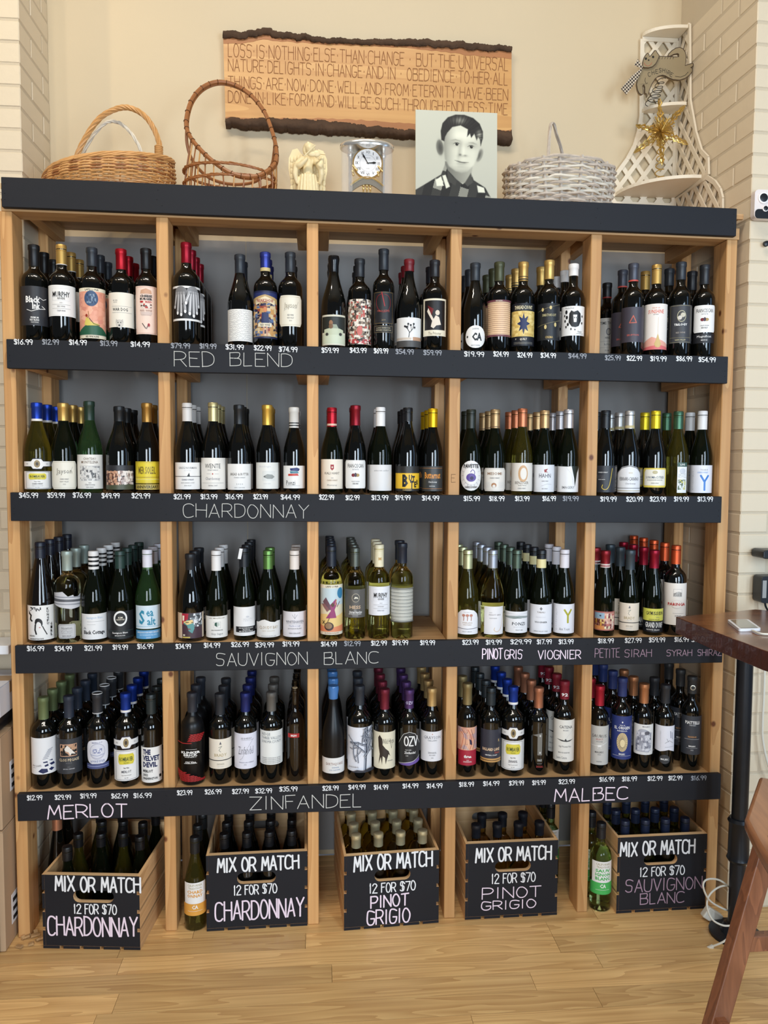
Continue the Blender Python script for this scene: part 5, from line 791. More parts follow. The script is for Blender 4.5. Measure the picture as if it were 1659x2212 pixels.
# ---------------------------------------------------------------- crates on the floor
CRW = wood('crate_pine', (230, 188, 136), (190, 142, 90), 'Y', 1.1, .6, knots=False)
CRX = wood('crate_pine_face', (232, 196, 148), (204, 160, 108), 'X', 1.1, .6, knots=False)
def stad(cx, cz, w, h, n=8):
    r = h/2; return [(cx+(w/2-r)*(1 if k <= n else -1)+r*math.cos(a), cz+r*math.sin(a)) for k, a in [(k, -math.pi/2+math.pi*k/n) for k in range(n+1)]]+[(cx-(w/2-r)+r*math.cos(a), cz+r*math.sin(a)) for a in [math.pi/2+math.pi*k/n for k in range(n+1)]]
def crate(xl, xr, y0, yaw, H, label, texts, hpx, words, sidetext=None, topm=True):
    """front face from xl..xr at depth y0, turned by yaw"""
    W = xr-xl; D = .40
    t_ = empty('wooden_crate', (xl, y0, 0), label, 'crate', 'mix or match crates on the floor', yaw)
    R = Matrix.Translation((xl, y0, 0)) @ Matrix.Rotation(yaw, 4, 'Z'); Ri = R.inverted()
    nrm = R.to_3x3() @ Vector((0, -1, 0))
    def loc(px, py):   # picture point -> crate front plane, local coordinates
        d = Vector(((px-PW/2)/FPX*_r-(py-PH/2)/FPX*_u+_f).tolist()); C0 = Vector(CAM)
        tt = (Vector((xl, y0, 0))-C0).dot(nrm)/d.dot(nrm); return Ri @ (C0+d*tt)
    h = loc(hpx[0], hpx[1]); sx = .009
    hole = stad(h.x, h.z, hpx[2]/640, hpx[3]/640)
    for nm, ya, yb in (('front_panel', 0, .018), ('back_panel', D-.018, D)):
        b = MB(); b.prism([(sx, .010), (W-sx, .010), (W-sx, H), (sx, H)], ya, yb, holes=[hole])
        if nm == 'front_panel':
            b.mi = [1 if all(abs(b.v[i][1]) < 1e-6 for i in f) else 0 for f in b.f]
            b.build(nm, [CRX, SLATE], t_)
        else: b.build(nm, CRX, t_)
    sh = (H-.010-.036)/4
    for x0 in (0, W-sx):
        for k in range(4):
            z0 = .010+k*(sh+.012); b = MB(); b.box(x0, x0+sx-.0003, .0, D, z0, z0+sh); b.mi = [0, 0, 1, 0, 0, 0]
            b.f and None
            o = b.build('side_slat', [CRW, SLATE], t_)
    bw_ = (W-.048)/5
    for k in range(5):
        x0 = k*(bw_+.012); b = MB(); b.box(x0, x0+bw_, .0, D, 0.0, .0095); b.mi = [0, 0, 1, 0, 0, 0]; b.build('bottom_slat', [CRW, SLATE], t_)
    for s, xa, xb, yb, hp, w, m in texts:
        P0, P1 = loc(xa, yb), loc(xb, yb); P1.z = P0.z = (P0.z+P1.z)/2+0
        hh = loc(xa, yb-hp).z-loc(xa, yb).z
        # follow the slight rise of the hand lettering in the crate's own plane
        P0.y = P1.y = 0
        chalk('chalk_lettering', s, P0, P1, hh, w, m, t_, jit=.05)
    return t_, R, W, D, H
RW = ['front row', 'second row', 'third row', 'back row']; CO = ['first from left', 'second from left', 'second from right', 'rightmost']
def cbottle(R, x, y, H, Rb, cap, capc, L, g, lab, grp, n, z=.011, shape='g', lop=None):
    lab = lab+', '+n
    p = R @ Vector((x, y, z))
    if p.y+Rb > YB-.004: return
    q = empty('wine_bottle', p, lab, 'bottle', grp, random.uniform(-.5, .5))
    kk = (shape, round(Rb, 4), round(H, 3), g)
    if kk not in _mc: _mc[kk] = bottle_mesh(shape, Rb, H, .0148, g, 20)
    link('glass', _mc[kk], q); k2 = (cap, capc, round(H, 3), L)
    if k2 not in _mc: _mc[k2] = cap_mesh(cap, capc, H, L, .0148)
    link('capsule', _mc[k2], q)
    if lop:
        k3 = ('lab', kk)
        if k3 not in _mc: _mc[k3] = label_mesh(Rb, .09, W_, lop, 1.2)
        l = link('label', _mc[k3], q); l.location = (0, 0, .07)
    return q
rc = random.Random(5)
MX, FP = .0062, .0038
t_, R, W, D, H = crate(-.004, .318, -.062, math.radians(-6.3), .250, 'black-fronted pine crate with chardonnay chalked on, turned beside the left end post',
    [('MIX OR MATCH', 120, 303, 1926, 31, MX, CHALK), ('12 FOR $70', 160, 252, 1974, 20, FP, CHALK), ('CHARDONNAY', 104, 297, 2021, 40, .0055, CHALKP)], (202, 1937, 86, 26), '')
for i, (x, y) in enumerate([(.055, .07), (.054, .160), (.131, .166), (.207, .172), (.273, .150), (.10, .255), (.175, .26), (.25, .25), (.27, .33), (.06, .34), (.14, .345)]):
    cbottle(R, x, y, .300, .036, 's', BLK, .045, 'o' if i % 2 else 'g', 'black screw-capped bottle in the turned leftmost crate', 'bottles in the leftmost crate', ['alone at its front left', 'second row left', 'second row, second from left', 'second row, second from right', 'second row right', 'third row left', 'third row middle', 'third row right', 'rear right', 'rear left', 'rear middle'][i])
t_, R, W, D, H = crate(.518, .860, -.012, math.radians(1.2), .266, 'black-fronted pine crate with chardonnay chalked on, against the third post',
    [('MIX OR MATCH', 470, 645, 1880, 29, MX, CHALK), ('12 FOR $70', 505, 598, 1931, 20, FP, CHALK), ('CHARDONNAY', 465, 656, 1984, 40, .0055, CHALKP)], (554, 1896, 84, 25), '')
for j in range(3):
    for i in range(4):
        cbottle(R, .055+i*.0775, .065+j*.083, .300, .036, 's', BLK, .05, 'k', 'black-capped bottle in the crate by the third post', 'bottles in the second crate', RW[j]+' '+CO[i])
t_, R, W, D, H = crate(.985, 1.316, -.044, math.radians(3.6), .262, 'pinot grigio crate full of bottles with cream foil caps',
    [('MIX OR MATCH', 765, 933, 1876, 32, MX, CHALK), ('12 FOR $70', 798, 897, 1926, 20, FP, CHALK), ('PINOT', 801, 882, 1958, 25, .005, CHALKP), ('GRIGIO', 793, 885, 1994, 30, .005, CHALKP)], (848, 1890, 80, 25), '')
for j in range(4):
    for i in range(4):
        cbottle(R, .048+i*.0785, .062+j*.083, .296, .036, 'f', (206, 196, 158), .045, 'y', 'cream-capped pale bottle in the middle crate', 'bottles in the third crate', RW[j]+' '+CO[i], shape='b')
t_, R, W, D, H = crate(1.410, 1.742, -.014, math.radians(.8), .274, 'half-full pinot grigio crate of bottles with black caps',
    [('MIX OR MATCH', 1028, 1190, 1859, 29, MX, CHALK), ('12 FOR $70', 1062, 1156, 1906, 20, FP, CHALK), ('PINOT', 1042, 1168, 1939, 23, .0036, CHALKP), ('GRIGIO', 1040, 1157, 1963, 18, .0036, CHALKP)], (1108, 1871, 82, 24), '')
for j in range(2):
    for i in range(4):
        if j == 1 and i == 3: continue
        cbottle(R, .052+i*.0775+j*.038, .07+j*.076, .300+.0*j, .036, 'f', (26, 28, 34), .048, 'y', 'clear bottle with black cap in the half-full crate', 'bottles in the fourth crate', RW[j]+' '+CO[i], shape='b')
t_, R, W, D, H = crate(1.955, 2.288, -.018, math.radians(1.), .278, 'black-fronted pine crate with sauvignon blanc chalked on, at the right end',
    [('MIX OR MATCH', 1340, 1500, 1846, 29, MX, CHALK), ('12 FOR $70', 1382, 1478, 1891, 19, FP, CHALK), ('SAUVIGNON', 1351, 1516, 1923, 26, .0036, CHALKPF), ('BLANC', 1383, 1477, 1951, 23, .0036, CHALKPF)], (1427, 1857, 80, 23), '')
for j in range(3):
    for i in range(4):
        cbottle(R, .052+i*.076, .062+j*.083, .300, .036, 's', (30, 38, 60), .05, 'p', 'navy-capped green bottle in the right-end crate', 'bottles in the fifth crate', RW[j]+' '+CO[i], shape='b')
# loose bottles beside the crates
I4 = Matrix.Identity(4)
CALT = lambda c, a, b_: [t('CALIFORNIA', .92, .07, 1.2, (170, 160, 120)), t('TRADITION', .83, .06, 1.1, (170, 160, 120))]+[t(s, .72-i*.12, .10, 1.3, c, 0, .03) for i, s in enumerate(a)]+[('R', -1.2, 0, 1.2, .36, c), t('CA', .26, .12, .5, W_, 0, .03), ln(.14, -.6, .6, .02, W_)]
def loose(x, y, H, R_, cap, cc, L, g, lab, lab_ops=None, lz=.05, lh=.10, rz=0, shape='g'):
    q = empty('wine_bottle', (x, y, .0008), lab, 'bottle', 'loose bottles on the floor', rz)
    link('glass', bottle_mesh(shape, R_, H, .015, g), q); link('capsule', cap_mesh(cap, cc, H, L, .015), q)
    if lab_ops: l = link('label', label_mesh(R_, lh, W_, lab_ops, 1.0), q); l.location = (0, 0, lz)
    return q
P = unp(419, 2010, Z=0)
loose(P.x+.001, .028, .315, .0375, 's', (24, 26, 28), .055, 'o', 'olive bottle with orange and white label between second post and crate', CALT((222, 160, 70), ['CHARD', 'ONNAY'], 0), .055, .115, .12)
loose(P.x-.002, .115, .315, .0375, 's', (24, 26, 28), .055, 'g', 'dark bottle directly behind the orange and white labelled floor bottle')
loose(P.x+.002, .205, .315, .0375, 's', (24, 26, 28), .055, 'g', 'rearmost dark bottle of the file behind the second post')
P = unp(1299, 1968, Z=0)
loose(P.x+.004, .030, .312, .038, 's', (24, 26, 30), .055, 'p', 'pale green bottle with lime label beside the fifth post', CALT((70, 180, 90), ['SAUV', 'IGNON', 'BLANC'], 0), .065, .12, -.1, 'b')
loose(P.x+.000, .118, .312, .038, 's', (24, 26, 30), .055, 'p', 'second lime-labelled bottle hidden behind the fifth post', CALT((70, 180, 90), ['SAUV', 'IGNON', 'BLANC'], 0), .065, .12, -.1, 'b')
for i in range(2):
    loose(1.7785, .20+i*.09, .312, .033, 's', (24, 26, 30), .055, 'p', ['green bottle with lime label in shade right of the fourth crate', 'rearmost green bottle in shade right of the fourth crate'][i], CALT((90, 150, 80), ['SAUV', 'IGNON', 'BLANC'], 0), .10, .12, -.2, 'b')
for i, (x, y) in enumerate(((.003, .335), (-.01, .42),)):
    pass
loose(-.024, .155, .36, .036, 's', (206, 140, 104), .062, 'k', 'tall bottle with copper screw cap behind the leftmost crate', [t('ROSE', .5, .3, .8)], .04, .09, .5, 'r')
loose(-.022, .245, .36, .036, 's', (206, 140, 104), .062, 'k', 'copper-capped bottle second behind the leftmost crate', None, shape='r')
# neck details on single bottles
def find(lab): return next(o for o in bpy.data.objects if o.get('label', '').find(lab) >= 0 and o.parent is None)
o = find('hanging white neck tag'); b = MB(); zt = max(v.co.z for v in o.children[1].data.vertices)
b.box(-.006, .005, -.0195, -.019, -.036, 0, M=Matrix.Translation((-.008, 0, zt)) @ Matrix.Rotation(.18, 4, 'Y')); b.build('neck_tag', mat('white_tag', (236, 236, 236), .6), o)
bev = Matrix.Rotation(math.pi/2, 4, 'X')
o = find('medallion neck'); zt = max(v.co.z for v in o.children[1].data.vertices)
b = MB(); b.lathe([(.0095, 0), (.0095, .0015), (.0075, .002)], n=20, M=Matrix.Translation((0, -.0165, zt-.038)) @ bev); b.lathe([(.007, .0018), (.006, .0022)], n=16, mi=1, M=Matrix.Translation((0, -.0165, zt-.038)) @ bev); b.build('medallion', [mat('silver_print', (190, 186, 170), .3, metal=.6), capmat('f', (46, 48, 50))], o)
def necktext(lab, s, dz, h, col, w):
    o = find(lab); zt = max(v.co.z for v in o.children[1].data.vertices); me = label_mesh(.0172, h, None, [t(s, .5, 1., w, col, 0, .03)], 1, name='neck_print'); l = link('neck_print', me, o); l.location = (0, 0, zt+dz)
for lb in ('maroon numbered cap',):
    necktext(lb, '92', -.052, .012, W_, 1.3)
for ob in [o for o in bpy.data.objects if o.get('label', '').endswith('maroon numbered cap and sketched-ranch label, zinfandel shelf') and '-row' in o.get('label', '')]:
    zt = max(v.co.z for v in ob.children[1].data.vertices); me = label_mesh(.0172, .012, None, [t('92', .5, 1., 1.3, LG_, 0, .03)], 1, name='neck_print'); l = link('neck_print', me, ob); l.location = (0, 0, zt-.052)
necktext('purple cap and black arched', 'OZV', -.05, .012, (190, 180, 210), 1.4)
necktext('cream cap and boxed-type white', 'M', -.052, .010, (190, 150, 80), .5)
# ---------------------------------------------------------------- things on top of the rack
def tz(x): return topz(0, x)-.0118
WIL = mat('honey_willow', (200, 150, 92), .45, nscale=40, namt=.22, stretch=(1, 1, 1)); WIL2 = mat('brown_willow', (150, 96, 54), .4, nscale=50, namt=.25)
WIL3 = mat('whitewashed_willow', (214, 206, 190), .6, nscale=60, namt=.15); WILG = mat('weathered_grey_rush', (190, 178, 164), .75, nscale=55, namt=.35)
def ring(cx, cy, rx, ry, z, n, zf=None): return [Vector((cx+rx*math.cos(2*math.pi*k/n), cy+ry*math.sin(2*math.pi*k/n), z+(zf(2*math.pi*k/n) if zf else 0))) for k in range(n)]
def weave(par, top, base, ns, lv, rw, mats, rs, bulge=.0, lean=None, t0=0, t1=1, amp=None, name='weave'):
    """ns stakes, lv rows of weavers between two rings given as functions of angle"""
    b = MB(); rr = random.Random(ns); amp = amp or rw*1.1
    P = lambda a, t_: base(a).lerp(top(a), t_)+Vector((math.cos(a), math.sin(a), 0))*bulge*math.sin(math.pi*min(1, t_))
    n = ns*3
    for i in range(lv):
        tt = t0+(t1-t0)*(i+.5)/lv; pts = []
        for k in range(n):
            a = 2*math.pi*k/n; s = math.cos(math.pi*k/3+(i % 2)*math.pi)
            pts.append(P(a, tt+rr.uniform(-.15, .15)/lv)+Vector((math.cos(a), math.sin(a), 0))*amp*s)
        b.tube(pts, rw*rr.uniform(.85, 1.1), 5, closed=True, mi=rr.randrange(len(mats)))
    for k in range(ns):
        a = 2*math.pi*k/ns; b.tube([P(a, q/4) for q in range(5)], rs, 5, mi=0)
    return b.build(name, mats, par, smooth=True, kind='stuff')
def local(o, pts): M = o.matrix_world.inverted(); return [Vector(p)-o.location for p in pts]
# willow basket with two arches
bx = unp(237, 360, Y=.21).x; z0 = tz(bx)
k = empty('wicker_basket', (bx, .21, z0), 'honey willow basket with thick twisted arch handle at the left end', 'basket')
zr = .116
weave(k, lambda a: Vector((.212*math.cos(a), .158*math.sin(a), zr+.042*math.cos(a)+.008*math.sin(2*a))), lambda a: Vector((.15*math.cos(a), .10*math.sin(a), .004)), 36, 24, .0034, [WIL, WIL2, WIL], .003, bulge=.03)
b = MB()
for q in range(5): b.tube([Vector(((.214+.006*math.cos(6*a+q))*math.cos(a), (.160+.004*math.cos(6*a+q))*math.sin(a), zr+.004+.042*math.cos(a)+.006*math.sin(7*a+q*1.3)+.008*math.sin(2*a))) for a in [2*math.pi*i/60 for i in range(60)]], .0036, 5, closed=True)
b.build('rim', WIL, k, smooth=True)
def twisted(pts, r, strands, rs, m, par, name, turns):
    S = spline(pts, 10); b = MB(); n = len(S)
    for q in range(strands):
        out = []
        for i, p in enumerate(S):
            T = (S[min(i+1, n-1)]-S[max(i-1, 0)]).normalized(); N = T.cross(Vector((0, 1, 0))).normalized(); B_ = T.cross(N); a = 2*math.pi*(q/strands+turns*i/n)
            out.append(p+N*r*math.cos(a)+B_*r*math.sin(a))
        b.tube(out, rs, 5)
    return b.build(name, m, par, smooth=True)
L3 = lambda L, Y, o: [unp(x, y, Y=yy)-o.location for (x, y), yy in zip(L, Y)]
hp = [(158, 372), (166, 338), (186, 296), (215, 256), (250, 236), (280, 233), (312, 250), (335, 284), (346, 325), (342, 362)]
twisted(L3(hp, [.20]*10, k), .0055, 5, .0042, WIL, k, 'handle', 5)
b = MB(); c_ = unp(343, 325, Y=.2)-k.location
for q in range(5): b.tube([c_+Vector((.012*math.cos(a), .012*math.sin(a), -.012+q*.006)) for a in [i*math.pi/6 for i in range(12)]], .003, 5, closed=True)
b.build('binding', WIL, k, smooth=True)
k2 = empty('wicker_basket', (bx-.02, .235, z0+.01), 'whitewashed willow basket nested inside the honey willow basket', 'basket')
weave(k2, lambda a: Vector((.15*math.cos(a), .10*math.sin(a), zr+.012)), lambda a: Vector((.11*math.cos(a), .07*math.sin(a), .012)), 24, 8, .003, [WIL3], .003)
twisted(L3([(168, 372), (176, 340), (198, 298), (222, 270), (240, 262), (262, 268), (285, 290), (303, 322), (312, 350)], [.235]*9, k2), .003, 3, .0034, WIL3, k2, 'handle', 4)
# tall hooped basket
c0 = unp(497, 380, Y=.20); k = empty('wicker_basket', (c0.x, .20, tz(c0.x)), 'tall open brown basket with a big tilted oval hoop', 'basket')
hoop = [(402, 262), (412, 220), (436, 190), (470, 177), (508, 184), (542, 206), (570, 240), (586, 278), (596, 318), (594, 352), (570, 374), (540, 382), (500, 374), (462, 350), (428, 318), (408, 290)]
hy = [.20, .23, .25, .27, .28, .27, .25, .23, .20, .16, .12, .10, .09, .10, .13, .17]
HP = [unp(x, y, Y=yy)-k.location for (x, y), yy in zip(hoop, hy)]; HS = spline(HP, 6, closed=True)
b = MB(); b.tube(HS, .0072, 7, closed=True); b.tube([p+Vector((.004, .008, -.004)) for p in HS], .0045, 6, closed=True)
b.build('hoop', WIL2, k, smooth=True)
b = MB()
for q in range(0, len(HS), 3): 
    p, p2 = HS[q], HS[(q+1) % len(HS)]; T = (p2-p).normalized(); N = T.cross(Vector((0, 1, 0))).normalized(); B_ = T.cross(N)
    b.tube([p+(N*math.cos(a)+B_*math.sin(a))*.0082 for a in [i*math.pi/4 for i in range(8)]], .0012, 4, closed=True)
b.build('hoop_binding', mat('dark_cane_binding', (96, 60, 34), .5), k, smooth=True)
H2 = spline([unp(x, y, Y=yy)-k.location for (x, y), yy in zip([(404, 268), (404, 310), (418, 350), (452, 384), (500, 398), (552, 392), (584, 362), (592, 330), (594, 300)], [.21, .22, .24, .27, .29, .29, .26, .23, .21])], 6)
b = MB(); b.tube(H2, .0055, 6); b.build('inner_hoop', WIL2, k, smooth=True)
b = MB(); ns = 30; rx, ry = .148, .105
for q in range(ns):
    a = 2*math.pi*q/ns+.05; bp = Vector((rx*.86*math.cos(a), ry*.86*math.sin(a), .004)); mid = Vector((rx*1.06*math.cos(a), ry*1.06*math.sin(a), .06))
    tgt = min((p for p in HS+H2), key=lambda p: (p.x-rx*math.cos(a))**2*1.6+(p.y-ry*math.sin(a))**2*.6+max(0, p.z-.19)**2*.6)
    b.tube(spline([bp, mid, tgt], 5), .0026, 5, mi=q % 2)
b.build('stakes', [WIL2, WIL], k, smooth=True, kind='stuff')
b = MB()
for zc in (.094, .122):
    for q in range(4):
        b.tube([Vector((rx*1.06*math.cos(a)+.004*math.cos(15*a+q*2), (ry*1.06)*math.sin(a)+.004*math.sin(15*a+q*2), zc+.004*math.sin(15*a+q*1.6)+.02*math.cos(a+2.6)*(-1 if zc < .1 else 1)*.4)) for a in [2*math.pi*i/90 for i in range(90)]], .0028, 5, closed=True)
b.build('woven_band', WIL2, k, smooth=True)
b = MB(); b.lathe([(.9, 0), (1, .004), (.9, .008)], n=28, sx=rx*.86, sy=ry*.86); b.v = [(v[0], v[1], v[2]) for v in b.v]; b.build('base', WIL2, k, smooth=True)
# chunky grey basket
c0 = unp(1207, 420, Y=.20); k = empty('wicker_basket', (c0.x, .205, tz(c0.x)+.004), 'chunky weathered grey rush basket right of the portrait', 'basket')
weave(k, lambda a: Vector((.192*math.copysign(abs(math.cos(a))**.8, math.cos(a)), .135*math.copysign(abs(math.sin(a))**.8, math.sin(a)), .19+.006*math.sin(3*a))), lambda a: Vector((.172*math.cos(a), .12*math.sin(a), .008)), 22, 17, .0058, [WILG, WIL3, WILG], .006, bulge=.006, amp=.007)
P0 = [(1188, 380), (1185, 345), (1186, 300), (1190, 270), (1196, 268), (1202, 290), (1210, 315), (1216, 340), (1220, 372)]
b = MB()
for q in range(3): b.tube(spline([p+Vector((.003*math.cos(q*2+i), .003*math.sin(q*2+i), 0)) for i, p in enumerate(L3(P0, [.12, .12, .16, .2, .22, .24, .28, .3, .3], k))], 5), .0036, 5)
b.build('handle', WILG, k, smooth=True)
# boy's portrait print
def portrait():
    nx, ny = 150, 186; u = (np.arange(nx)+.5)/nx; v = (np.arange(ny)+.5)/ny*1.24; U, V = np.meshgrid(u, v)
    def el(cx, cy, rx, ry, s=.02, th=0):
        c, s_ = math.cos(th), math.sin(th); X, Y = (U-cx)*c+(V-cy)*s_, -(U-cx)*s_+(V-cy)*c
        d = (np.sqrt((X/rx)**2+(Y/ry)**2)-1)*min(rx, ry); return 1/(1+np.exp(np.clip(d/s*4, -50, 50)))
    def pg(pts, s=.006):
        inside = np.zeros(U.shape, bool); d = np.full(U.shape, 9.); n = len(pts)
        for i in range(n):
            (x0, y0), (x1, y1) = pts[i], pts[(i+1) % n]
            c = (y0 > V) != (y1 > V); xi = (x1-x0)*(V-y0)/(y1-y0+1e-12)+x0; inside ^= c & (U < xi)
            L = (x1-x0)**2+(y1-y0)**2+1e-12; tt = np.clip(((U-x0)*(x1-x0)+(V-y0)*(y1-y0))/L, 0, 1); d = np.minimum(d, np.hypot(U-x0-tt*(x1-x0), V-y0-tt*(y1-y0)))
        return 1/(1+np.exp(-np.clip(np.where(inside, d, -d)/s*3, -50, 50)))
    X = lambda x: (x-820)/738.; Y = lambda y: (y-68)/738.
    PX_ = lambda L: [(X(a), Y(b_)) for a, b_ in L]
    g = .74+.06*(1-V)-.10*np.exp(-((U-.95)/.25)**2)*0+.03*(V)                           # backdrop
    def over(g, m, val): return g*(1-m)+m*val
    # neck and shirt
    g = over(g, pg(PX_([(1085, 520), (1085, 640), (1190, 700), (1260, 710), (1320, 660), (1345, 500)])), .50+.22*np.clip((U-X(1120))/.3, 0, 1))
    sh = pg(PX_([(800, 990), (812, 790), (900, 735), (1050, 640), (1085, 545), (1110, 600), (1190, 680), (1245, 720), (1290, 690), (1318, 610), (1345, 680), (1450, 745), (1500, 830), (1520, 990)]))
    pl = .16+.10*((np.floor((U+.25*V)*9) % 2) == 0)+.42*(((np.floor((U+.25*V)*9) % 3) == 1) & ((np.floor((V-.3*U)*8) % 2) == 0))
    g = over(g, sh, np.clip(pl, 0, .62))
    g = over(g, pg(PX_([(1000, 690), (1050, 655), (1075, 740), (1010, 745)])), .92); g = over(g, pg(PX_([(1060, 650), (1090, 640), (1130, 745), (1095, 765)])), .90)
    g = over(g, pg(PX_([(1375, 725), (1440, 745), (1450, 790), (1385, 790)])), .9)
    g = over(g, pg(PX_([(1105, 600), (1190, 690), (1180, 735), (1110, 700)])), .30); g = over(g, pg(PX_([(1318, 620), (1340, 700), (1290, 740), (1262, 712)])), .34)
    # ears
    g = over(g, el(X(1038), Y(397), .044, .093, .01, -.1), .52); g = over(g, el(X(1042), Y(400), .026, .062, .03, -.1), .34)
    g = over(g, el(X(1398), Y(455), .036, .080, .01, .35), .62); g = over(g, el(X(1394), Y(455), .018, .05, .02, .35), .42)
    # face
    fc = pg(PX_([(1078, 250), (1072, 400), (1085, 500), (1120, 565), (1180, 605), (1235, 618), (1290, 605), (1345, 545), (1380, 470), (1402, 380), (1400, 250), (1240, 180)]), .012)
    f = .86-.30*np.clip((X(1190)-U)/.17, 0, 1)**1.4-.06*np.clip((U-X(1340))/.08, 0, 1)-.16*np.clip((V-Y(555))/.08, 0, 1)
    f = f+.06*np.exp(-((U-X(1240))/.12)**2-((V-Y(285))/.06)**2)
    f -= .13*el(X(1186), Y(352), .062, .038, .05)+.13*el(X(1325), Y(372), .058, .036, .05)       # sockets
    f -= .14*el(X(1215), Y(430), .014, .07, .04, .15)+.28*el(X(1222), Y(455), .014, .010, .014)+.22*el(X(1268), Y(462), .016, .008, .014)+.10*el(X(1245), Y(468), .045, .012, .02)
    f += .05*el(X(1252), Y(420), .014, .06, .03)
    f -= .38*pg(PX_([(1172, 507), (1205, 512), (1240, 520), (1300, 522), (1262, 530), (1215, 525)]), .006)+.12*el(X(1240), Y(536), .055, .017, .02)+.10*el(X(1235), Y(562), .04, .01, .03)
    g = over(g, fc, f)
    for ex, ey, w_ in ((1190, 362, 1), (1322, 382, .92)):
        g = over(g, el(X(ex), Y(ey), .040*w_, .016, .006), .78); g = over(g, el(X(ex+2), Y(ey), .018, .018, .006), .08)
        g = over(g, pg(PX_([(ex-32, ey-1), (ex-14, ey-13), (ex+10, ey-14), (ex+30, ey-3), (ex+10, ey-9), (ex-14, ey-8)]), .004), .16); g = over(g, el(X(ex+7), Y(ey-4), .0035, .0035, .003), .95)
    g = over(g, pg(PX_([(1138, 330), (1180, 318), (1222, 332), (1180, 326)]), .008)*.5, .45); g = over(g, pg(PX_([(1300, 345), (1340, 340), (1372, 358), (1335, 350)]), .008)*.5, .45)
    # hair with combed strands
    hr = pg(PX_([(1052, 330), (1046, 250), (1062, 180), (1110, 125), (1180, 98), (1260, 97), (1340, 122), (1398, 170), (1428, 240), (1428, 300), (1408, 370), (1402, 318), (1385, 290), (1372, 322), (1350, 262), (1322, 300), (1310, 262), (1285, 292), (1292, 225), (1225, 192), (1150, 210), (1105, 262), (1085, 300), (1078, 340)]), .006)
    ang = np.arctan2(V-Y(330), U-X(1180)); st = np.sin(ang*46+4*np.sin(ang*7)+9*V)*np.sin(ang*19+5*U)
    hv = .17+.03*st+.26*np.exp(-((U-X(1215))/.09)**2-((V-Y(148))/.045)**2)*(1+.5*st)+.34*np.exp(-((U-X(1395))/.035)**2-((V-Y(275))/.07)**2)*(1+.4*st)
    g = over(g, hr, hv)
    g = np.clip((g-.5)*1.12+.44, .03, .90); col = np.stack([g*.985, g*.985, g*.90], -1)*255
    return nx, ny, col
nx, ny, col = portrait(); Wp, Hp = 178/622, .352
c0 = unp(986, 300, Y=.135); k = empty('portrait_print', (c0.x, .12, tz(c0.x)+.002), 'black-and-white portrait print of a short-haired boy in a plaid shirt', 'picture')
k.rotation_euler = (math.radians(-3), 0, 0)
b = MB(); b.box(-Wp/2, Wp/2, 0, .006, 0, Hp); b.build('backing_board', mat('mount_board_edge', (232, 230, 196), .6), k)
vs = [(-Wp/2+Wp*i/nx, -.0006, Hp-Hp*j/ny) for j in range(ny+1) for i in range(nx+1)]
me = bpy.data.meshes.new('print'); me.from_pydata(vs, [], [(j*(nx+1)+i, (j+1)*(nx+1)+i, (j+1)*(nx+1)+i+1, j*(nx+1)+i+1) for j in range(ny) for i in range(nx)])
me.materials.append(PRINT); at = me.color_attributes.new('Col', 'FLOAT_COLOR', 'CORNER'); cl = col.reshape(-1, 3)/255; cl = np.where(cl <= .04045, cl/12.92, ((np.maximum(cl, 0)+.055)/1.055)**2.4)
at.data.foreach_set('color', np.repeat(np.concatenate([cl, np.ones((len(cl), 1))], 1), 4, axis=0).ravel().tolist()); link('print', me, k)
# carved live-edge board on the wall
SG = wood('carved_cherry_board', (214, 166, 104), (184, 130, 74), 'X', .8, .4, knots=False, coat=.15, ringamt=.5, tint=.02)
BARK = mat('rough_bark', (74, 54, 38), .9, nscale=30, namt=.6, bump=.9, bscale=45, stretch=(.5, 1, 1)); SAP = mat('dark_sapwood', (168, 112, 68), .5, nscale=20, namt=.2, stretch=(.2, 1, 1))
P00 = unp(487, 258, Y=YB-.03); P10 = unp(1105, 290, Y=YB-.03); P01 = unp(482, 75, Y=YB-.03); P11 = unp(1105, 98, Y=YB-.03)
k = empty('carved_sign', P00, 'long live-edge wooden board carved with four lines of capitals', 'sign')
def sg(u, v): return (P00*(1-u)*(1-v)+P10*u*(1-v)+P01*(1-u)*v+P11*u*v)-P00
rr = random.Random(11); N = 60
def edge(y): return [0]
topp = [(0, 0), (.06, .0), (.13, .05), (.3, -.01), (.5, -.02), (.7, -.01), (.85, -.03), (1, -.04)]
def itp(T, u):
    for (a, x), (b_, y) in zip(T, T[1:]):
        if u <= b_: return x+(y-x)*(u-a)/(b_-a)
    return T[-1][1]
tn = [itp(topp, i/N)+rr.uniform(-.008, .008)+.985 for i in range(N+1)]; bn = [-.02+.02*math.sin(i/N*7)+rr.uniform(-.008, .008) for i in range(N+1)]
b = MB(); poly = [(i/N, bn[i]) for i in range(N+1)]+[(i/N, tn[i]) for i in range(N, -1, -1)]
b.prism(poly, 0, .028, f=lambda x, y, z: sg(x, z)+Vector((0, y, 0))); b.build('board', SG, k)
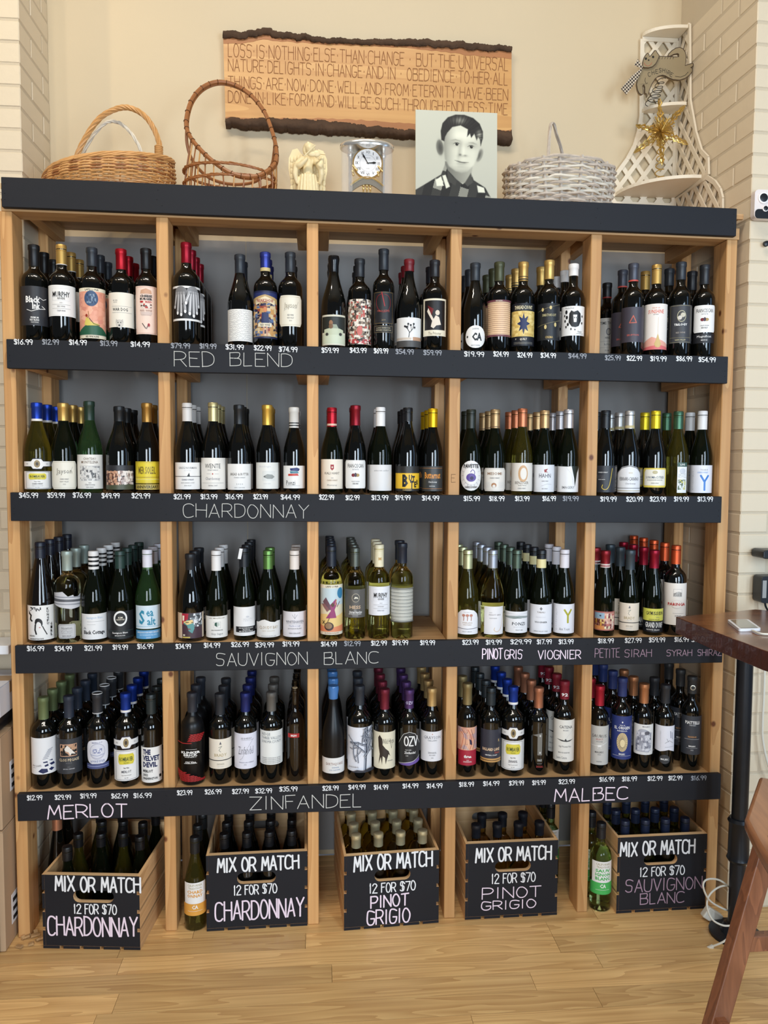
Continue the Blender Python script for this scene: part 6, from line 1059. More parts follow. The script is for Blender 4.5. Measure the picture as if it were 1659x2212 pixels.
for nm, arr, s, w0 in (('bark_edge', tn, 1, .045), ('bark_edge', bn, -1, .075)):
    b = MB(); vs = []; m = 7
    for i in range(N*4+1):
        u = i/(4*N); a0 = arr[min(N, i//4)]+.010*math.sin(i*.31)*math.sin(i*.12); w = w0*(1+.35*math.sin(u*9+s)); 
        for j in range(m+1):
            tt = j/m; v = a0+s*(-w*(1-tt)*.35+w*tt*.75)+rr.uniform(-.005, .005)
            vs.append(sg(u, v)+Vector((0, -.006*math.sin(math.pi*tt)+rr.uniform(-.0025, .0015)+(.024 if j == m else 0), 0)))
    fs = [(i*(m+1)+j, (i+1)*(m+1)+j, (i+1)*(m+1)+j+1, i*(m+1)+j+1) for i in range(4*N) for j in range(m)]
    b.add(vs, fs); o = b.build(nm, BARK, k, smooth='all'); so = o.modifiers.new('solid', 'SOLIDIFY'); so.thickness = .012; so.offset = 0
    b = MB(); pp = [(i/N, arr[i]-s*(w0*.4+.045+.03*math.sin(i/N*6+s*2))) for i in range(N+1)]; qq = [(i/N, arr[i]-s*.0) for i in range(N, -1, -1)]
    b.prism(pp+qq, -.0008, .001, f=lambda x, y, z: sg(x, z)+Vector((0, y, 0))); b.build('sapwood', SAP, k)
CARV = mat('carved_shadow_brown', (134, 82, 42), .7)
LN = [('LOSS\u00b7IS\u00b7NOTHING\u00b7ELSE\u00b7THAN\u00b7CHANGE \u00b7 BUT\u00b7THE\u00b7UNIVERSAL', (493, 122, 1098, 153), 27), ('NATURE\u00b7DELIGHTS\u00b7IN\u00b7CHANGE\u00b7AND\u00b7IN \u00b7 OBEDIENCE\u00b7TO\u00b7HER\u00b7ALL', (493, 153, 1097, 184), 25),
      ('THINGS\u00b7ARE\u00b7NOW\u00b7DONE\u00b7WELL\u00b7AND\u00b7FROM\u00b7ETERNITY\u00b7HAVE\u00b7BEEN', (493, 189, 1097, 217), 24), ('DONE\u00b7IN\u00b7LIKE\u00b7FORM\u00b7AND\u00b7WILL\u00b7BE\u00b7SUCH\u00b7THROUGH\u00b7ENDLESS\u00b7TIME', (493, 221, 1096, 248), 24)]
for s, (xa, ya, xb, yb), hh in LN:
    A_, B_ = unp(xa, ya, Y=YB-.0312)-P00, unp(xb, yb, Y=YB-.0312)-P00
    chalk('carved_lettering', s, A_, B_, hh/565, .0019, CARV, k, jit=.02, off=.0003)
# ---------------------------------------------------------------- clock, angel
CHR = mat('chrome', (226, 224, 218), .2, metal=.75); GLD = mat('polished_gold', (224, 196, 136), .25, metal=.7); CLG = mat('clear_glass', (255, 255, 255), .0, trans=1., ior=1.45); CHB = mat('brushed_dark_chrome', (150, 144, 132), .3, metal=.5)
GSD = mat('thin_clear_panel', (250, 250, 250), .08, spec=.8, coat=.6); GSD.node_tree.nodes['Principled BSDF'].inputs['Alpha'].default_value = .22
c0 = unp(793, 300, Y=.15); k = empty('anniversary_clock', (c0.x, .155, tz(c0.x)), 'chrome and glass oval anniversary clock with a round white roman dial', 'clock')
Hc = unp(793, 291, Y=.08).z-k.location.z; rx, ry = .094, .058
b = MB(); b.lathe([(.9, 0), (1, .006), (1, .024), (.94, .03)], n=36, sx=rx, sy=ry); b.build('base', CHR, k, smooth=True)
b = MB(); b.lathe([(.97, Hc-.022), (1.0, Hc-.018), (1.0, Hc-.010), (.97, Hc-.006), (.9, Hc-.003), (.0001, Hc-.002)], n=40, sx=rx, sy=ry); b.build('top_plate', [CHR], k, smooth=True)
for s in (-1, 1):
    b = MB(); b.tube([(s*.058, .015, .03), (s*.058, .015, Hc-.022)], .0065, 10); b.lathe([(.009, 0), (.011, .008), (.007, .016)], c=(s*.058, .015, Hc-.04), n=12); b.lathe([(.010, 0), (.008, .012)], c=(s*.058, .015, .03), n=12); b.build('column', CHR, k, smooth=True)
    vs = []; n = 14
    for i in range(n+1):
        a = (math.pi*.5-.95+1.9*i/n)-(math.pi/2)+(0 if s > 0 else math.pi)
        for z in (.028, Hc-.02): vs.append((rx*.95*math.cos(a), ry*.95*math.sin(a), z))
    b = MB(); b.add(vs, [(2*i, 2*i+2, 2*i+3, 2*i+1) for i in range(n)]); o = b.build('glass_side', GSD, k, smooth='all')
b = MB(); b.box(-.052, .052, .018, .022, Hc-.068, Hc-.022); b.build('upper_panel', CHB, k)
dz = unp(795, 348, Y=.12).z-k.location.z; M = Matrix.Translation((.002, -.012, dz)) @ Matrix.Rotation(math.pi/2, 4, 'X')
b = MB(); b.lathe([(.047, -.012), (.052, -.008), (.053, 0), (.050, .004), (.048, .002)], n=40, M=M); b.build('dial_ring', GLD, k, smooth=True)
cv = [('E', 0, 0, 1, 1, (240, 238, 236))]
me = label_mesh(.048, .048, None, cv+[('T', s, .78*math.sin(i*math.pi/6), .78*math.cos(i*math.pi/6), .2, K_, [.3, .04, .1, .16, .2, .15, .2, .26, .3, .2, .15, .18][i], .0) for i, s in enumerate(['XII', 'I', 'II', 'III', 'IIII', 'V', 'VI', 'VII', 'VIII', 'IX', 'X', 'XI'])]+[('L', [(.58*math.cos(a), .58*math.sin(a)) for a in [i*math.pi/18 for i in range(37)]], .02, LG_), t('QUARTZ', -.38, .05, .25, GR_), t('QUARTZ CLOCK', .36, .05, .35, GR_)], flat=True, name='dial')
o = link('dial', me, k); o.location = (.002, -.0155, dz)
b = MB()
for ang, L, w in ((math.radians(-32), .036, .0016), (math.radians(86), .030, .002)):
    d = Vector((math.sin(ang), 0, math.cos(ang))); s_ = Vector((d.z, 0, -d.x)); c_ = Vector((.002, -.0185, dz)); b.prism([((c_+d*x_+s_*y_).x, (c_+d*x_+s_*y_).z) for x_, y_ in [(-.004, -w/2), (L*.5, -w), (L*.72, -w*2), (L, 0), (L*.72, w*2), (L*.5, w), (-.004, w/2)]], -.0187, -.0182)
b.build('hand', mat('black_hand', (20, 20, 20), .4), k, kind='stuff')
b = MB(); pp = [(-.058+.116*i/14, .088+.030*math.sin(math.pi*i/14)) for i in range(15)]
b.prism(pp+[(x, z-.022) for x, z in reversed(pp)], -.012, -.004); b.build('arch', CHB, k)
b = MB()
for i in range(15): pass
b.tube([(x, -.014, z+.002) for x, z in pp], .003, 6); b.build('arch_trim', GLD, k, smooth=True)
for s in (-1, 1):
    b = MB(); rr = random.Random(8)
    for q in range(7): b.ball((s*.044+rr.uniform(-.008, .008), -.016+rr.uniform(-.003, .003), .125+q*.005), .0045, 6)
    b.build('gold_flower', GLD, k, smooth=True, kind='stuff')
b = MB()
for q in range(3):
    x = -.012+.012*q; b.tube([(x, 0, .03), (x, 0, .09)], .003, 6); b.ball((x, 0, .095), .006, 7); b.ball((x, -.006, .082), .005, 6)
b.build('pendulum_figure', GLD, k, smooth=True)

def blob(name, parts, m, par, vox=.003, smooth_it=4):
    """one continuous surface grown from ellipsoids and tapered limbs"""
    b = MB()
    for p in parts:
        if p[0] == 'e': b.ball(p[1], 1., 12, sc3=p[2], M=(Matrix.Rotation(p[3], 4, 'Y') if len(p) > 3 else None))
        else:
            S = spline([q[:3] for q in p[1]], 5); rs = np.interp(np.linspace(0, 1, len(S)), np.linspace(0, 1, len(p[1])), [q[3] for q in p[1]]); b.tube(S, list(rs), 10); b.ball(S[0], rs[0], 8); b.ball(S[-1], rs[-1], 8)
    o = b.build(name, m, par, smooth='all'); r = o.modifiers.new('r', 'REMESH'); r.mode = 'VOXEL'; r.voxel_size = vox; r.use_smooth_shade = True
    s = o.modifiers.new('s', 'SMOOTH'); s.iterations = smooth_it; s.factor = .5; return o
ALA = mat('cream_alabaster', (232, 214, 168), .4, nscale=12, namt=.08)
c0 = unp(665, 350, Y=.14); k = empty('angel_figurine', (c0.x, .14, tz(c0.x)), 'cream angel figurine playing a violin beside the clock', 'figurine')
Ha = unp(665, 308, Y=.14).z-k.location.z; S_ = Ha/.262
pa = [('t', [(0, 0, .0, .044), (0, 0, .05, .040), (0, -.002, .10, .032), (0, -.002, .14, .022), (0, 0, .165, .020), (0, 0, .185, .024), (0, .002, .205, .016), (.004, 0, .218, .010)]),
 ('e', (.006, -.003, .238), (.0165, .0175, .0215)), ('e', (.004, .004, .246), (.021, .020, .018)), ('e', (-.012, .006, .235), (.009, .012, .02)), ('e', (.022, .006, .234), (.008, .011, .018)), ('e', (.006, -.018, .236), (.004, .005, .005)),
 ('t', [(-.022, 0, .196, .013), (-.042, -.012, .168, .015), (-.030, -.034, .160, .011), (-.004, -.044, .182, .007)]),
 ('t', [(.024, 0, .196, .012), (.042, -.020, .172, .013), (.048, -.036, .160, .015), (.058, -.034, .190, .007)]),
 ('t', [(-.046, -.02, .16, .012), (-.05, -.02, .13, .012), (-.044, -.015, .10, .006)]), ('t', [(.05, -.03, .16, .013), (.054, -.024, .13, .012), (.048, -.015, .10, .006)])]
for i in range(9):
    a = math.pi+math.pi*(i+.5)/9; pa.append(('t', [(.034*math.cos(a), .030*math.sin(a), .13, .004), (.040*math.cos(a), .036*math.sin(a), .08, .006), (.046*math.cos(a), .044*math.sin(a), .004, .008)]))
for i in range(10): a = i*.63; pa.append(('e', (.006+.016*math.cos(a), .004+.012*math.sin(a), .253+.004*math.sin(i*2)), (.007, .007, .006)))
pa = [(p[0], *[[tuple(v*S_ for v in q) for q in p[1]]]) if p[0] == 't' else (p[0], tuple(v*S_ for v in p[1]), tuple(v*S_ for v in p[2])) for p in pa]
blob('body', pa, ALA, k, .0022, 2)
for s in (-1, 1):
    b = MB(); out = [(0, .18), (.024, .222), (.042, .246), (.062, .240), (.076, .208), (.078, .165), (.070, .12), (.054, .05), (.034, .07), (.02, .10), (0, .13)]
    b.prism([(s*x*S_, z*S_) for x, z in out], .018, .026)
    for r_ in range(6):
        for c_ in range(4): b.ball((s*(.024+.0135*c_)*S_, .016, (.212-.022*r_-.004*c_)*S_), .008*S_, 6, sc3=(.8, .35, 1.5))
    b.build('wing', ALA, k, smooth=True)
b = MB(); b.ball((.018*S_, -.050, .196*S_), 1, 10, sc3=(.018, .006, .010)); b.ball((.034*S_, -.05, .198*S_), 1, 10, sc3=(.014, .006, .012)); b.bar((.045*S_, -.05, .199*S_), (.068*S_, -.048, .198*S_), .005, .004); b.build('violin', ALA, k, smooth=True)
b = MB(); b.tube([(-.012*S_, -.056, .185*S_), (.03*S_, -.06, .225*S_)], .0022, 6); b.build('bow', ALA, k)
# ---------------------------------------------------------------- white lattice corner shelf, cat, star
WHT = mat('ivory_painted_wood', (226, 214, 192), .5, nscale=6, namt=.04)
YP = YB-.008
pL = [unp(x, y, Y=YP) for x, y in [(1386, 86), (1384, 250), (1379, 285), (1370, 315), (1354, 345), (1330, 378), (1306, 398), (1302, 440)]]
pR = [unr(x, y, .006) for x, y in [(1490, 54), (1491, 215), (1495, 240), (1503, 285), (1516, 327), (1530, 342), (1531, 378)]]
pR2 = [unr(x, y, .006) for x, y in [(1528, 383), (1545, 394), (1556, 410), (1561, 430), (1561, 456)]]
kc = empty('corner_shelf', (2.33, YB, 2.47), 'ivory lattice corner shelf with three quarter-round tiers above the rack', 'shelf')
kl = Vector(kc.location); xc = lambda y: XR-.0524*(y-YR)-.004
def clip(poly, p, d):
    """parameters where the line p+td crosses the polygon"""
    ts = []
    for i in range(len(poly)):
        a, b_ = poly[i], poly[(i+1) % len(poly)]; e = (b_[0]-a[0], b_[1]-a[1]); den = d[0]*e[1]-d[1]*e[0]
        if abs(den) < 1e-9: continue
        tt = ((a[0]-p[0])*e[1]-(a[1]-p[1])*e[0])/den; uu = ((a[0]-p[0])*d[1]-(a[1]-p[1])*d[0])/den
        if 0 <= uu <= 1: ts.append(tt)
    ts.sort(); return [(ts[i], ts[i+1]) for i in range(0, len(ts)-1, 2)]
def lattice(poly, mp, name, step=.066, w=.017, slope=1.35):
    b = MB()
    P3 = lambda q, h=0: mp(q[0], q[1], h)
    for i in range(len(poly)):
        a, b_ = poly[i], poly[(i+1) % len(poly)]; b.bar(P3(a, .004+.0005*(i % 2))-kl, P3(b_, .004+.0005*(i % 2))-kl, .016, .008, up=P3((0, 0), 1)-P3((0, 0), 0))
    b.build('panel_frame', WHT, kc)
    b = MB(); zs = [q[1] for q in poly]; xs = [q[0] for q in poly]
    for s in (-1, 1):
        L = math.hypot(1, slope); d = (1/L, s*slope/L); c = min(zs)-1.
        while c < max(zs)+1:
            for ta, tb in clip(poly, (min(xs), c), d):
                if tb-ta > .01: b.bar(P3((min(xs)+d[0]*ta, c+d[1]*ta), .003+.0008*s)-kl, P3((min(xs)+d[0]*tb, c+d[1]*tb), .003+.0008*s)-kl, w, .005, up=P3((0, 0), 1)-P3((0, 0), 0))
            c += step*slope
    b.build('lattice', WHT, kc, kind='stuff')
mL = lambda x, z, h=0: Vector((x, YP-h, z)); mR = lambda y, z, h=0: Vector((xc(y)-h, y, z))
topL = pL[0].z; polyL = [(p.x, p.z) for p in pL]+[(2.318, pL[-1].z), (2.318, topL)]
lattice(polyL, mL, 'left')
polyR = [(p.y, p.z) for p in pR]+[(YB-.01, pR[-1].z), (YB-.01, pR[0].z)]
lattice(polyR, mR, 'right')
polyR2 = [(p.y, p.z) for p in pR2]+[(YB-.01, pR2[-1].z), (YB-.01, pR2[0].z)]
lattice(polyR2, mR, 'lower')
def tier(pxL, pxR, zoff=0):
    a = unp(*pxL, Y=YP); c_ = unr(*pxR, .004); z = (a.z+c_.z)/2; rx_ = 2.322-a.x; ry_ = YP-c_.y
    ry_ = max(ry_, rx_*.55)
    pts = [(2.322, YP)]+[(2.322-rx_*math.cos(q*math.pi/24), YP-ry_*math.sin(q*math.pi/24)) for q in range(13)]
    b = MB(); n = len(pts); b.prism(pts, z-.006, z+.006, f=lambda x, zz, y: Vector((x, y, zz))-kl)
    b.build('shelf_tier', WHT, kc); return z, rx_, ry_
T1 = tier((1386, 87), (1487, 54)); T2 = tier((1384, 248), (1490, 217)); T3 = tier((1328, 421), (1526, 381))
# star tree-topper
def mk(name, px, Y, label, cat):
    p = unp(*px, Y=Y); return empty(name, p, label, cat)
GLT = mat('gold_glitter_plastic', (206, 176, 104), .28, metal=.85, nscale=300, namt=.4)
zs3 = T3[0]+.006; Ys = YP-T3[2]*.5
cc = unp(1427, 285, Y=Ys); k = empty('tree_topper_star', (cc.x, Ys, zs3), 'gold glitter starburst tree topper on the lowest corner shelf tier', 'ornament')
ctr = Vector((0, 0, cc.z-zs3)); rr = random.Random(2); m_ = (Vector(cc)-Vector(CAM)).length/FPX
b = MB()
for (dx, dy) in ((-4, -60), (46, -50), (54, 20), (-50, 40), (-48, -10), (4, 60)):
    d = Vector((dx*m_, 0, -dy*m_)); L = d.length; d.normalize(); s_ = Vector((d.z, 0, -d.x))
    for q in range(5):
        a = L*(.2+.16*q); w = .014*(1-.16*q)
        for sg_ in (-1, 1):
            tip = ctr+d*(a+L*.16)+s_*sg_*w*.4+Vector((0, rr.uniform(-.006, .006), 0)); mid = ctr+d*a+s_*sg_*w+Vector((0, rr.uniform(-.01, .004), 0)); st_ = ctr+d*(a-L*.1)
            b.tube([st_, mid, tip], [.002, .0046, .001], 5)
    b.tube([ctr, ctr+d*L], [.004, .0006], 5)
b.build('star_arm', GLT, k, smooth=True, kind='stuff')
b = MB()
for q in range(150):
    v = Vector((rr.gauss(0, 1), rr.gauss(0, .5)-.2, rr.gauss(0, 1))).normalized(); L = rr.uniform(.03, .062); b.tube([ctr, ctr+v*L], [.0022, .0007], 4)
    if q % 5 == 0: b.ball(ctr+v*L, .0032, 6)
b.build('spike', GLT, k, smooth=True, kind='stuff')
def coil(name, p0, p1, r0, r1, turns, w, m, par):
    n = int(turns*16); pts = []
    for i in range(n+1):
        s = i/n; r = r0+(r1-r0)*s; a = 2*math.pi*turns*s; c = Vector(p0).lerp(Vector(p1), s); pts.append(c+Vector((r*math.cos(a), r*math.sin(a), 0)))
    b = MB(); b.tube(pts, w, 5); return b.build(name, m, par, smooth=True)
coil('coil_base', (0, 0, .003), (0, 0, ctr.z-.058), .019, .010, 5, .002, GLT, k)
b = MB(); b.tube([(0, 0, ctr.z-.06), ctr], .002, 5); b.build('stem', GLT, k)
# cat on a wire coil
zs2 = T2[0]+.006; Yc = .375
q0 = lambda x, y: (1340+x/9.217, 90+y/9.217)
cc = unp(*q0(830, 450), Y=Yc); k = empty('cat_ornament', (cc.x, Yc, zs2), 'flat olive folk-art cat lettered in black, on a black wire coil', 'ornament')
kl2 = Vector(k.location); cp = lambda x, y, h=0: (lambda p: Vector((p.x-kl2.x, -.006-h, p.z-kl2.z)))(unp(*q0(x, y), Y=Yc-.006-h))
body = [(430, 500), (385, 600), (345, 720), (325, 850), (345, 960), (375, 1025), (420, 1055), (458, 1040), (455, 960), (440, 880), (470, 855), (488, 900), (490, 1025), (520, 1035), (528, 1108), (560, 1040), (585, 950), (625, 850), (690, 740), (760, 685), (840, 665), (900, 680), (960, 715), (1050, 752), (1180, 765), (1290, 730), (1380, 665), (1435, 590), (1432, 530), (1400, 520), (1452, 478), (1452, 440), (1430, 428), (1290, 475), (1305, 400), (1310, 290), (1290, 200), (1245, 140), (1180, 112), (1110, 125), (1030, 175), (960, 245), (950, 285), (985, 290), (1060, 252), (1140, 235), (1165, 250), (1165, 300), (1100, 302), (900, 296), (780, 290), (600, 380)]
OLV = mat('olive_brown_painted_tin', (142, 126, 96), .55, nscale=14, namt=.14); OLD = mat('dark_brown_painted_edge', (66, 50, 38), .6)
BLW = mat('black_painted_detail', (24, 20, 18), .6)
b = MB(); P2 = [cp(x, y) for x, y in body]; b.prism([(p.x, p.z) for p in P2], -.006, .006); o = b.build('body', [OLV], k); bevel(o, .004, 3)
b = MB(); o2 = [Vector((p.x, -.0055, p.z)) for p in P2]; b.tube(o2, .0016, 5, closed=True); b.build('outline', OLD, k, smooth=True)
head = [(440, 500), (445, 400), (470, 320), (505, 262), (545, 225), (572, 262), (580, 300), (620, 262), (655, 215), (680, 178), (705, 176), (735, 225), (775, 280), (750, 350), (705, 440), (640, 500), (560, 522), (480, 518)]
b = MB(); P2 = [cp(x, y, .007) for x, y in head]; b.prism([(p.x, p.z) for p in P2], -.014, -.006); o = b.build('head', OLV, k); bevel(o, .003, 2)
b = MB(); b.tube([Vector((p.x, -.0135, p.z)) for p in P2], .0015, 5, closed=True); b.build('head_outline', OLD, k, smooth=True)
b = MB()
for x, y, r in ((520, 322, 24), (665, 288, 24), (576, 352, 16)): p = cp(x, y, .014); b.ball((p.x, -.0145, p.z), r/9.2*.0017, 8, sc3=(1, .4, 1))
b.build('eye', BLW, k, smooth=True, kind='stuff')
b = MB()
for L in ([(485, 400), (510, 450), (560, 470), (610, 450), (640, 400)],): b.tube([Vector((cp(x, y, .014).x, -.0145, cp(x, y, .014).z)) for x, y in L], .001, 5)
b.build('smile', mat('terracotta_paint', (180, 110, 84), .6), k)
b = MB()
for i in range(6): p, q = cp(800+55*i, 290, .006), cp(785+55*i, 330, .006); b.bar(Vector((p.x, -.0065, p.z)), Vector((q.x, -.0065, q.z)), .0012, .001)
for L in ([(500, 720), (490, 780), (510, 835), (545, 820)], [(1090, 690), (1200, 705), (1290, 670), (1350, 605)]): b.tube([Vector((cp(x, y).x, -.0062, cp(x, y).z)) for x, y in L], .0008, 4)
b.build('stitching', BLW, k, kind='stuff')
for ch, x, y, r_ in (('C', 575, 655, .25), ('H', 650, 620, .15), ('E', 725, 595, .1), ('S', 795, 570, 0), ('H', 865, 572, -.1), ('I', 920, 590, -.2), ('R', 965, 620, -.3), ('E', 1020, 660, -.35)):
    p = cp(x, y); d = Vector((math.cos(r_), 0, math.sin(r_))); up = Vector((-math.sin(r_), 0, math.cos(r_))); w = .009 if ch != 'I' else .004; hh = .0145
    chalk('lettering', ch, Vector((p.x, -.0062, p.z))-d*w/2-up*hh/2, Vector((p.x, -.0062, p.z))+d*w/2-up*hh/2, hh, .0016, BLW, k, jit=0, off=.0002, up=up)
GH = bpy.data.materials.new('gingham_ribbon'); GH.use_nodes = True; _c = GH.node_tree.nodes.new('ShaderNodeTexChecker'); _c.inputs['Scale'].default_value = 150; _c.inputs['Color1'].default_value = (.03, .02, .015, 1); _c.inputs['Color2'].default_value = (.55, .47, .36, 1)
_t = GH.node_tree.nodes.new('ShaderNodeTexCoord'); GH.node_tree.links.new(_t.outputs['Object'], _c.inputs[0]); GH.node_tree.links.new(_c.outputs[0], GH.node_tree.nodes['Principled BSDF'].inputs[0])
b = MB()
for L in ([(440, 500), (380, 560), (220, 690), (10, 940), (120, 1060), (250, 880), (370, 700), (440, 540)], [(440, 500), (400, 440), (345, 350), (270, 475), (340, 500), (400, 530)]):
    P2 = [cp(x, y, .008) for x, y in L]; b.prism([(p.x, p.z) for p in P2], -.016, -.0148)
b.build('gingham_ribbon', GH, k)
pb = unp(*q0(770, 1180), Y=Yc); tp = cp(860, 700); coil('wire_coil', (pb.x-kl2.x-.008, .052, .003), (tp.x, .006, tp.z), .026, .012, 6, .0013, BLW, k)
# ---------------------------------------------------------------- bar table, pipe leg, phone
WAL = wood('dark_walnut_slab', (134, 82, 50), (68, 38, 26), 'X', .9, .22, knots=False, coat=.5, ringamt=.8, tint=.02); EDG = mat('rough_dark_slab_edge', (72, 38, 30), .35, nscale=40, namt=.3, bump=.5, bscale=60, coat=.3)
TZ = 1.13
tp = [unp(1460, 1332, Z=TZ), unp(1560, 1371, Z=TZ), unp(1659, 1408, Z=TZ), unp(1750, 1450, Z=TZ), unp(1760, 1330, Z=TZ), unp(1633, 1316, Z=TZ), unp(1560, 1323, Z=TZ)]
tp[5].y = min(tp[5].y, YR-.012)
k = empty('bar_table', (2.3, -.3, 0), 'dark live-edge walnut bar table on a black iron pipe leg at the right', 'table'); kt = Vector(k.location)
rr = random.Random(4); top = [(p.x-kt.x, p.y-kt.y) for p in tp]; edge_ = []
for i in range(len(top)):
    a, b_ = top[i], top[(i+1) % len(top)]
    for q in range(8): s = q/8; edge_.append((a[0]*(1-s)+b_[0]*s+(rr.uniform(-.002, .002)), a[1]*(1-s)+b_[1]*s+rr.uniform(-.002, .002)))
b = MB(); b.prism(edge_, TZ-.052, TZ, f=lambda x, z, y: (x, y, z)); b.mi = [0 if abs(b.v[f[0]][2]-b.v[f[1]][2])+abs(b.v[f[1]][2]-b.v[f[2]][2]) < 1e-6 else 1 for f in b.f]
o = b.build('tabletop', [WAL, EDG], k); bevel(o, .003, 2)
PIP = mat('black_iron_pipe', (32, 36, 42), .35, metal=.3, spec=.5, nscale=30, namt=.15)
pp = unp(1607, 1500, Y=-.17); px_, py_ = pp.x-kt.x, -.17-kt.y; rp = .026
b = MB(); b.tube([(px_, py_, .03), (px_, py_, TZ-.056)], rp, 20)
b.build('pipe_leg', PIP, k, smooth=True)
b = MB(); b.lathe([(rp+.006, 0), (rp+.012, .01), (rp+.008, .02), (rp+.007, .13), (rp+.012, .14), (rp+.006, .15)], c=(px_, py_, .26), n=20); b.build('pipe_fitting', PIP, k, smooth=True)
b = MB(); b.lathe([(.085, .0006), (.085, .010), (.05, .014), (.04, .035), (rp+.004, .04)], c=(px_, py_, 0), n=24); b.build('floor_flange', PIP, k, smooth=True)
b = MB(); b.lathe([(.04, 0), (.085, .004), (.085, .010)], c=(px_, py_, TZ-.063), n=24); b.build('top_flange', PIP, k, smooth=True)
# phone lying on the table
ph = [unp(1571, 1338, Z=TZ+.009), unp(1616, 1337, Z=TZ+.009), unp(1645, 1357, Z=TZ+.009), unp(1596, 1358, Z=TZ+.009)]
c_ = sum(ph, Vector())/4; ux = ((ph[1]-ph[0])+(ph[2]-ph[3])).normalized(); ang = math.atan2(ux.y, ux.x); wx = ((ph[1]-ph[0]).length+(ph[2]-ph[3]).length)/2; wy = ((ph[3]-ph[0]).length+(ph[2]-ph[1]).length)/2
k = empty('smartphone', (c_.x, c_.y, TZ+.0006), 'white smartphone lying screen-up on the dark walnut table', 'phone', rz=ang)
yv = (ph[3]-ph[0]+ph[2]-ph[1])/2; yl = Matrix.Rotation(-ang, 3, 'Z') @ yv; sk = yl.x/max(abs(yl.y), 1e-4); hy_ = abs(yl.y)/2
def rrect(w, h, r, n=5): return [(sx_*(w-r)+r*math.cos(a), sy_*(h-r)+r*math.sin(a)) for sx_, sy_, a0 in ((1, 1, 0), (-1, 1, math.pi/2), (-1, -1, math.pi), (1, -1, 1.5*math.pi)) for a in [a0+math.pi/2*i/n for i in range(n+1)]]
f_ = lambda x, z, y: (x-sk*y, y, z)
b = MB(); b.prism(rrect(wx/2, hy_, .009), 0, .008, f=f_); b.build('case', mat('white_phone_body', (232, 232, 234), .3), k)
b = MB(); b.prism(rrect(wx/2-.008, hy_-.006, .003), .0081, .0087, f=f_); b.build('screen', mat('dark_phone_glass', (38, 44, 48), .06, coat=1.), k)
WCB = mat('white_cable_plastic', (224, 220, 206), .45)
def cable(name, pts, r, label, m=WCB, end=None):
    p0 = Vector(pts[0]); b = MB(); b.tube(spline([Vector(p)-p0 for p in pts], 8), r, 7); o = empty(name, p0, label, 'cable'); b.build('cord', m, o, smooth=True)
    if end:
        a, b_ = Vector(pts[end])-p0, Vector(pts[end-1 if end > 0 else -2])-p0; d = (a-b_).normalized(); q = MB(); q.tube([a, a+d*.022], r*2.1, 8); q.tube([a+d*.022, a+d*.03], r*1.2, 6, mi=1); q.build('plug', [m, CHR], o, smooth=True)
    return o
cable('charging_cable', [unp(1626, 1362, Z=TZ+.004), unp(1640, 1368, Z=TZ+.004), unp(1659, 1370, Z=TZ+.004), unp(1690, 1368, Z=TZ+.004)], .003, 'white charging cable plugged into the smartphone')
# plugs and fittings on the right pier
BPL = mat('black_plastic', (26, 28, 32), .35); yw = YR-.006
def onw(px, py, dy): return unp(px, py, Y=yw-dy)
a = onw(1637, 1243, .03); c_ = onw(1690, 1300, .03)
k = empty('power_adapter', ((a.x+c_.x)/2, yw-.03, c_.z), 'black ribbed power adapter plugged in above the bar table', 'adapter')
b = MB(); w = (c_.x-a.x)/2; h = a.z-c_.z; b.prism([(x, z+h/2) for x, z in rrect(w, h/2, .012)], -.024, .028); o = b.build('housing', BPL, k); bevel(o, .004, 2)
b = MB()
for i in range(6): b.box(-w*.45, w*.9, -.0262, -.0242, h*.35+i*.008, h*.35+i*.008+.003)
b.build('rib', mat('black_rib', (40, 44, 50), .3), k, kind='stuff')
b = MB(); b.box(-w*.92, -w*.62, -.0255, -.0242, h*.2, h*.85); b.build('rating_label', mat('silver_sticker', (150, 150, 148), .4), k)
cable('black_cable', [onw(1652, 1300, .03), onw(1655, 1312, .035), onw(1664, 1322, .05), onw(1690, 1326, .07)], .0035, 'black cord hanging from the ribbed power adapter', BPL)
a = onw(1637, 1186, .04); k = empty('wall_bracket', (a.x+.10, yw-.045, a.z-.03), 'black plastic ledge fixed to the painted brick above the adapter', 'bracket')
b = MB(); b.prism([(-.10, .004), (-.094, .0), (.1, -.006), (.1, .026), (-.09, .030), (-.10, .024)], -.03, .045); o = b.build('ledge', BPL, k); bevel(o, .003, 2)
b = MB(); b.box(-.06, -.04, -.031, -.0295, .006, .012); b.build('bracket_light', mat('amber_dot', (190, 130, 60), .4), k)
a = onw(1629, 410, .02); c_ = onw(1720, 476, .02); k = empty('wall_device', ((a.x+c_.x)/2, yw-.012, c_.z), 'white wall-mounted device with round black lenses beside the brick pier edge', 'device')
w = (c_.x-a.x)/2; h = a.z-c_.z; ML = Matrix.Rotation(math.pi/2, 4, 'X'); RT = Matrix.Rotation(-.12, 4, 'Y')
b = MB(); b.prism([(x, z+h/2) for x, z in rrect(w, h/2, .014)], -.014, .010); o = b.build('case', mat('pinkish_white_plastic', (226, 216, 212), .4), k); bevel(o, .003, 2)
b = MB(); b.prism([(x, z+h*.16) for x, z in rrect(w*.97, h*.16, .012)], -.0165, -.0142); b.build('black_base', BPL, k)
for px, py, r_ in ((1650, 427, .014), (1654, 450, .008)):
    p = onw(px, py, .03)-k.location; M = Matrix.Translation((p.x, -.014, p.z)) @ ML
    b = MB(); b.lathe([(r_*1.35, 0), (r_*1.3, .004), (r_*1.0, .005)], n=24, M=M); b.lathe([(r_, .0052), (r_*.8, .006)], n=24, mi=1, M=M); b.build('lens', [mat('white_lens_ring', (236, 232, 230), .3), BPL], k, smooth=True)
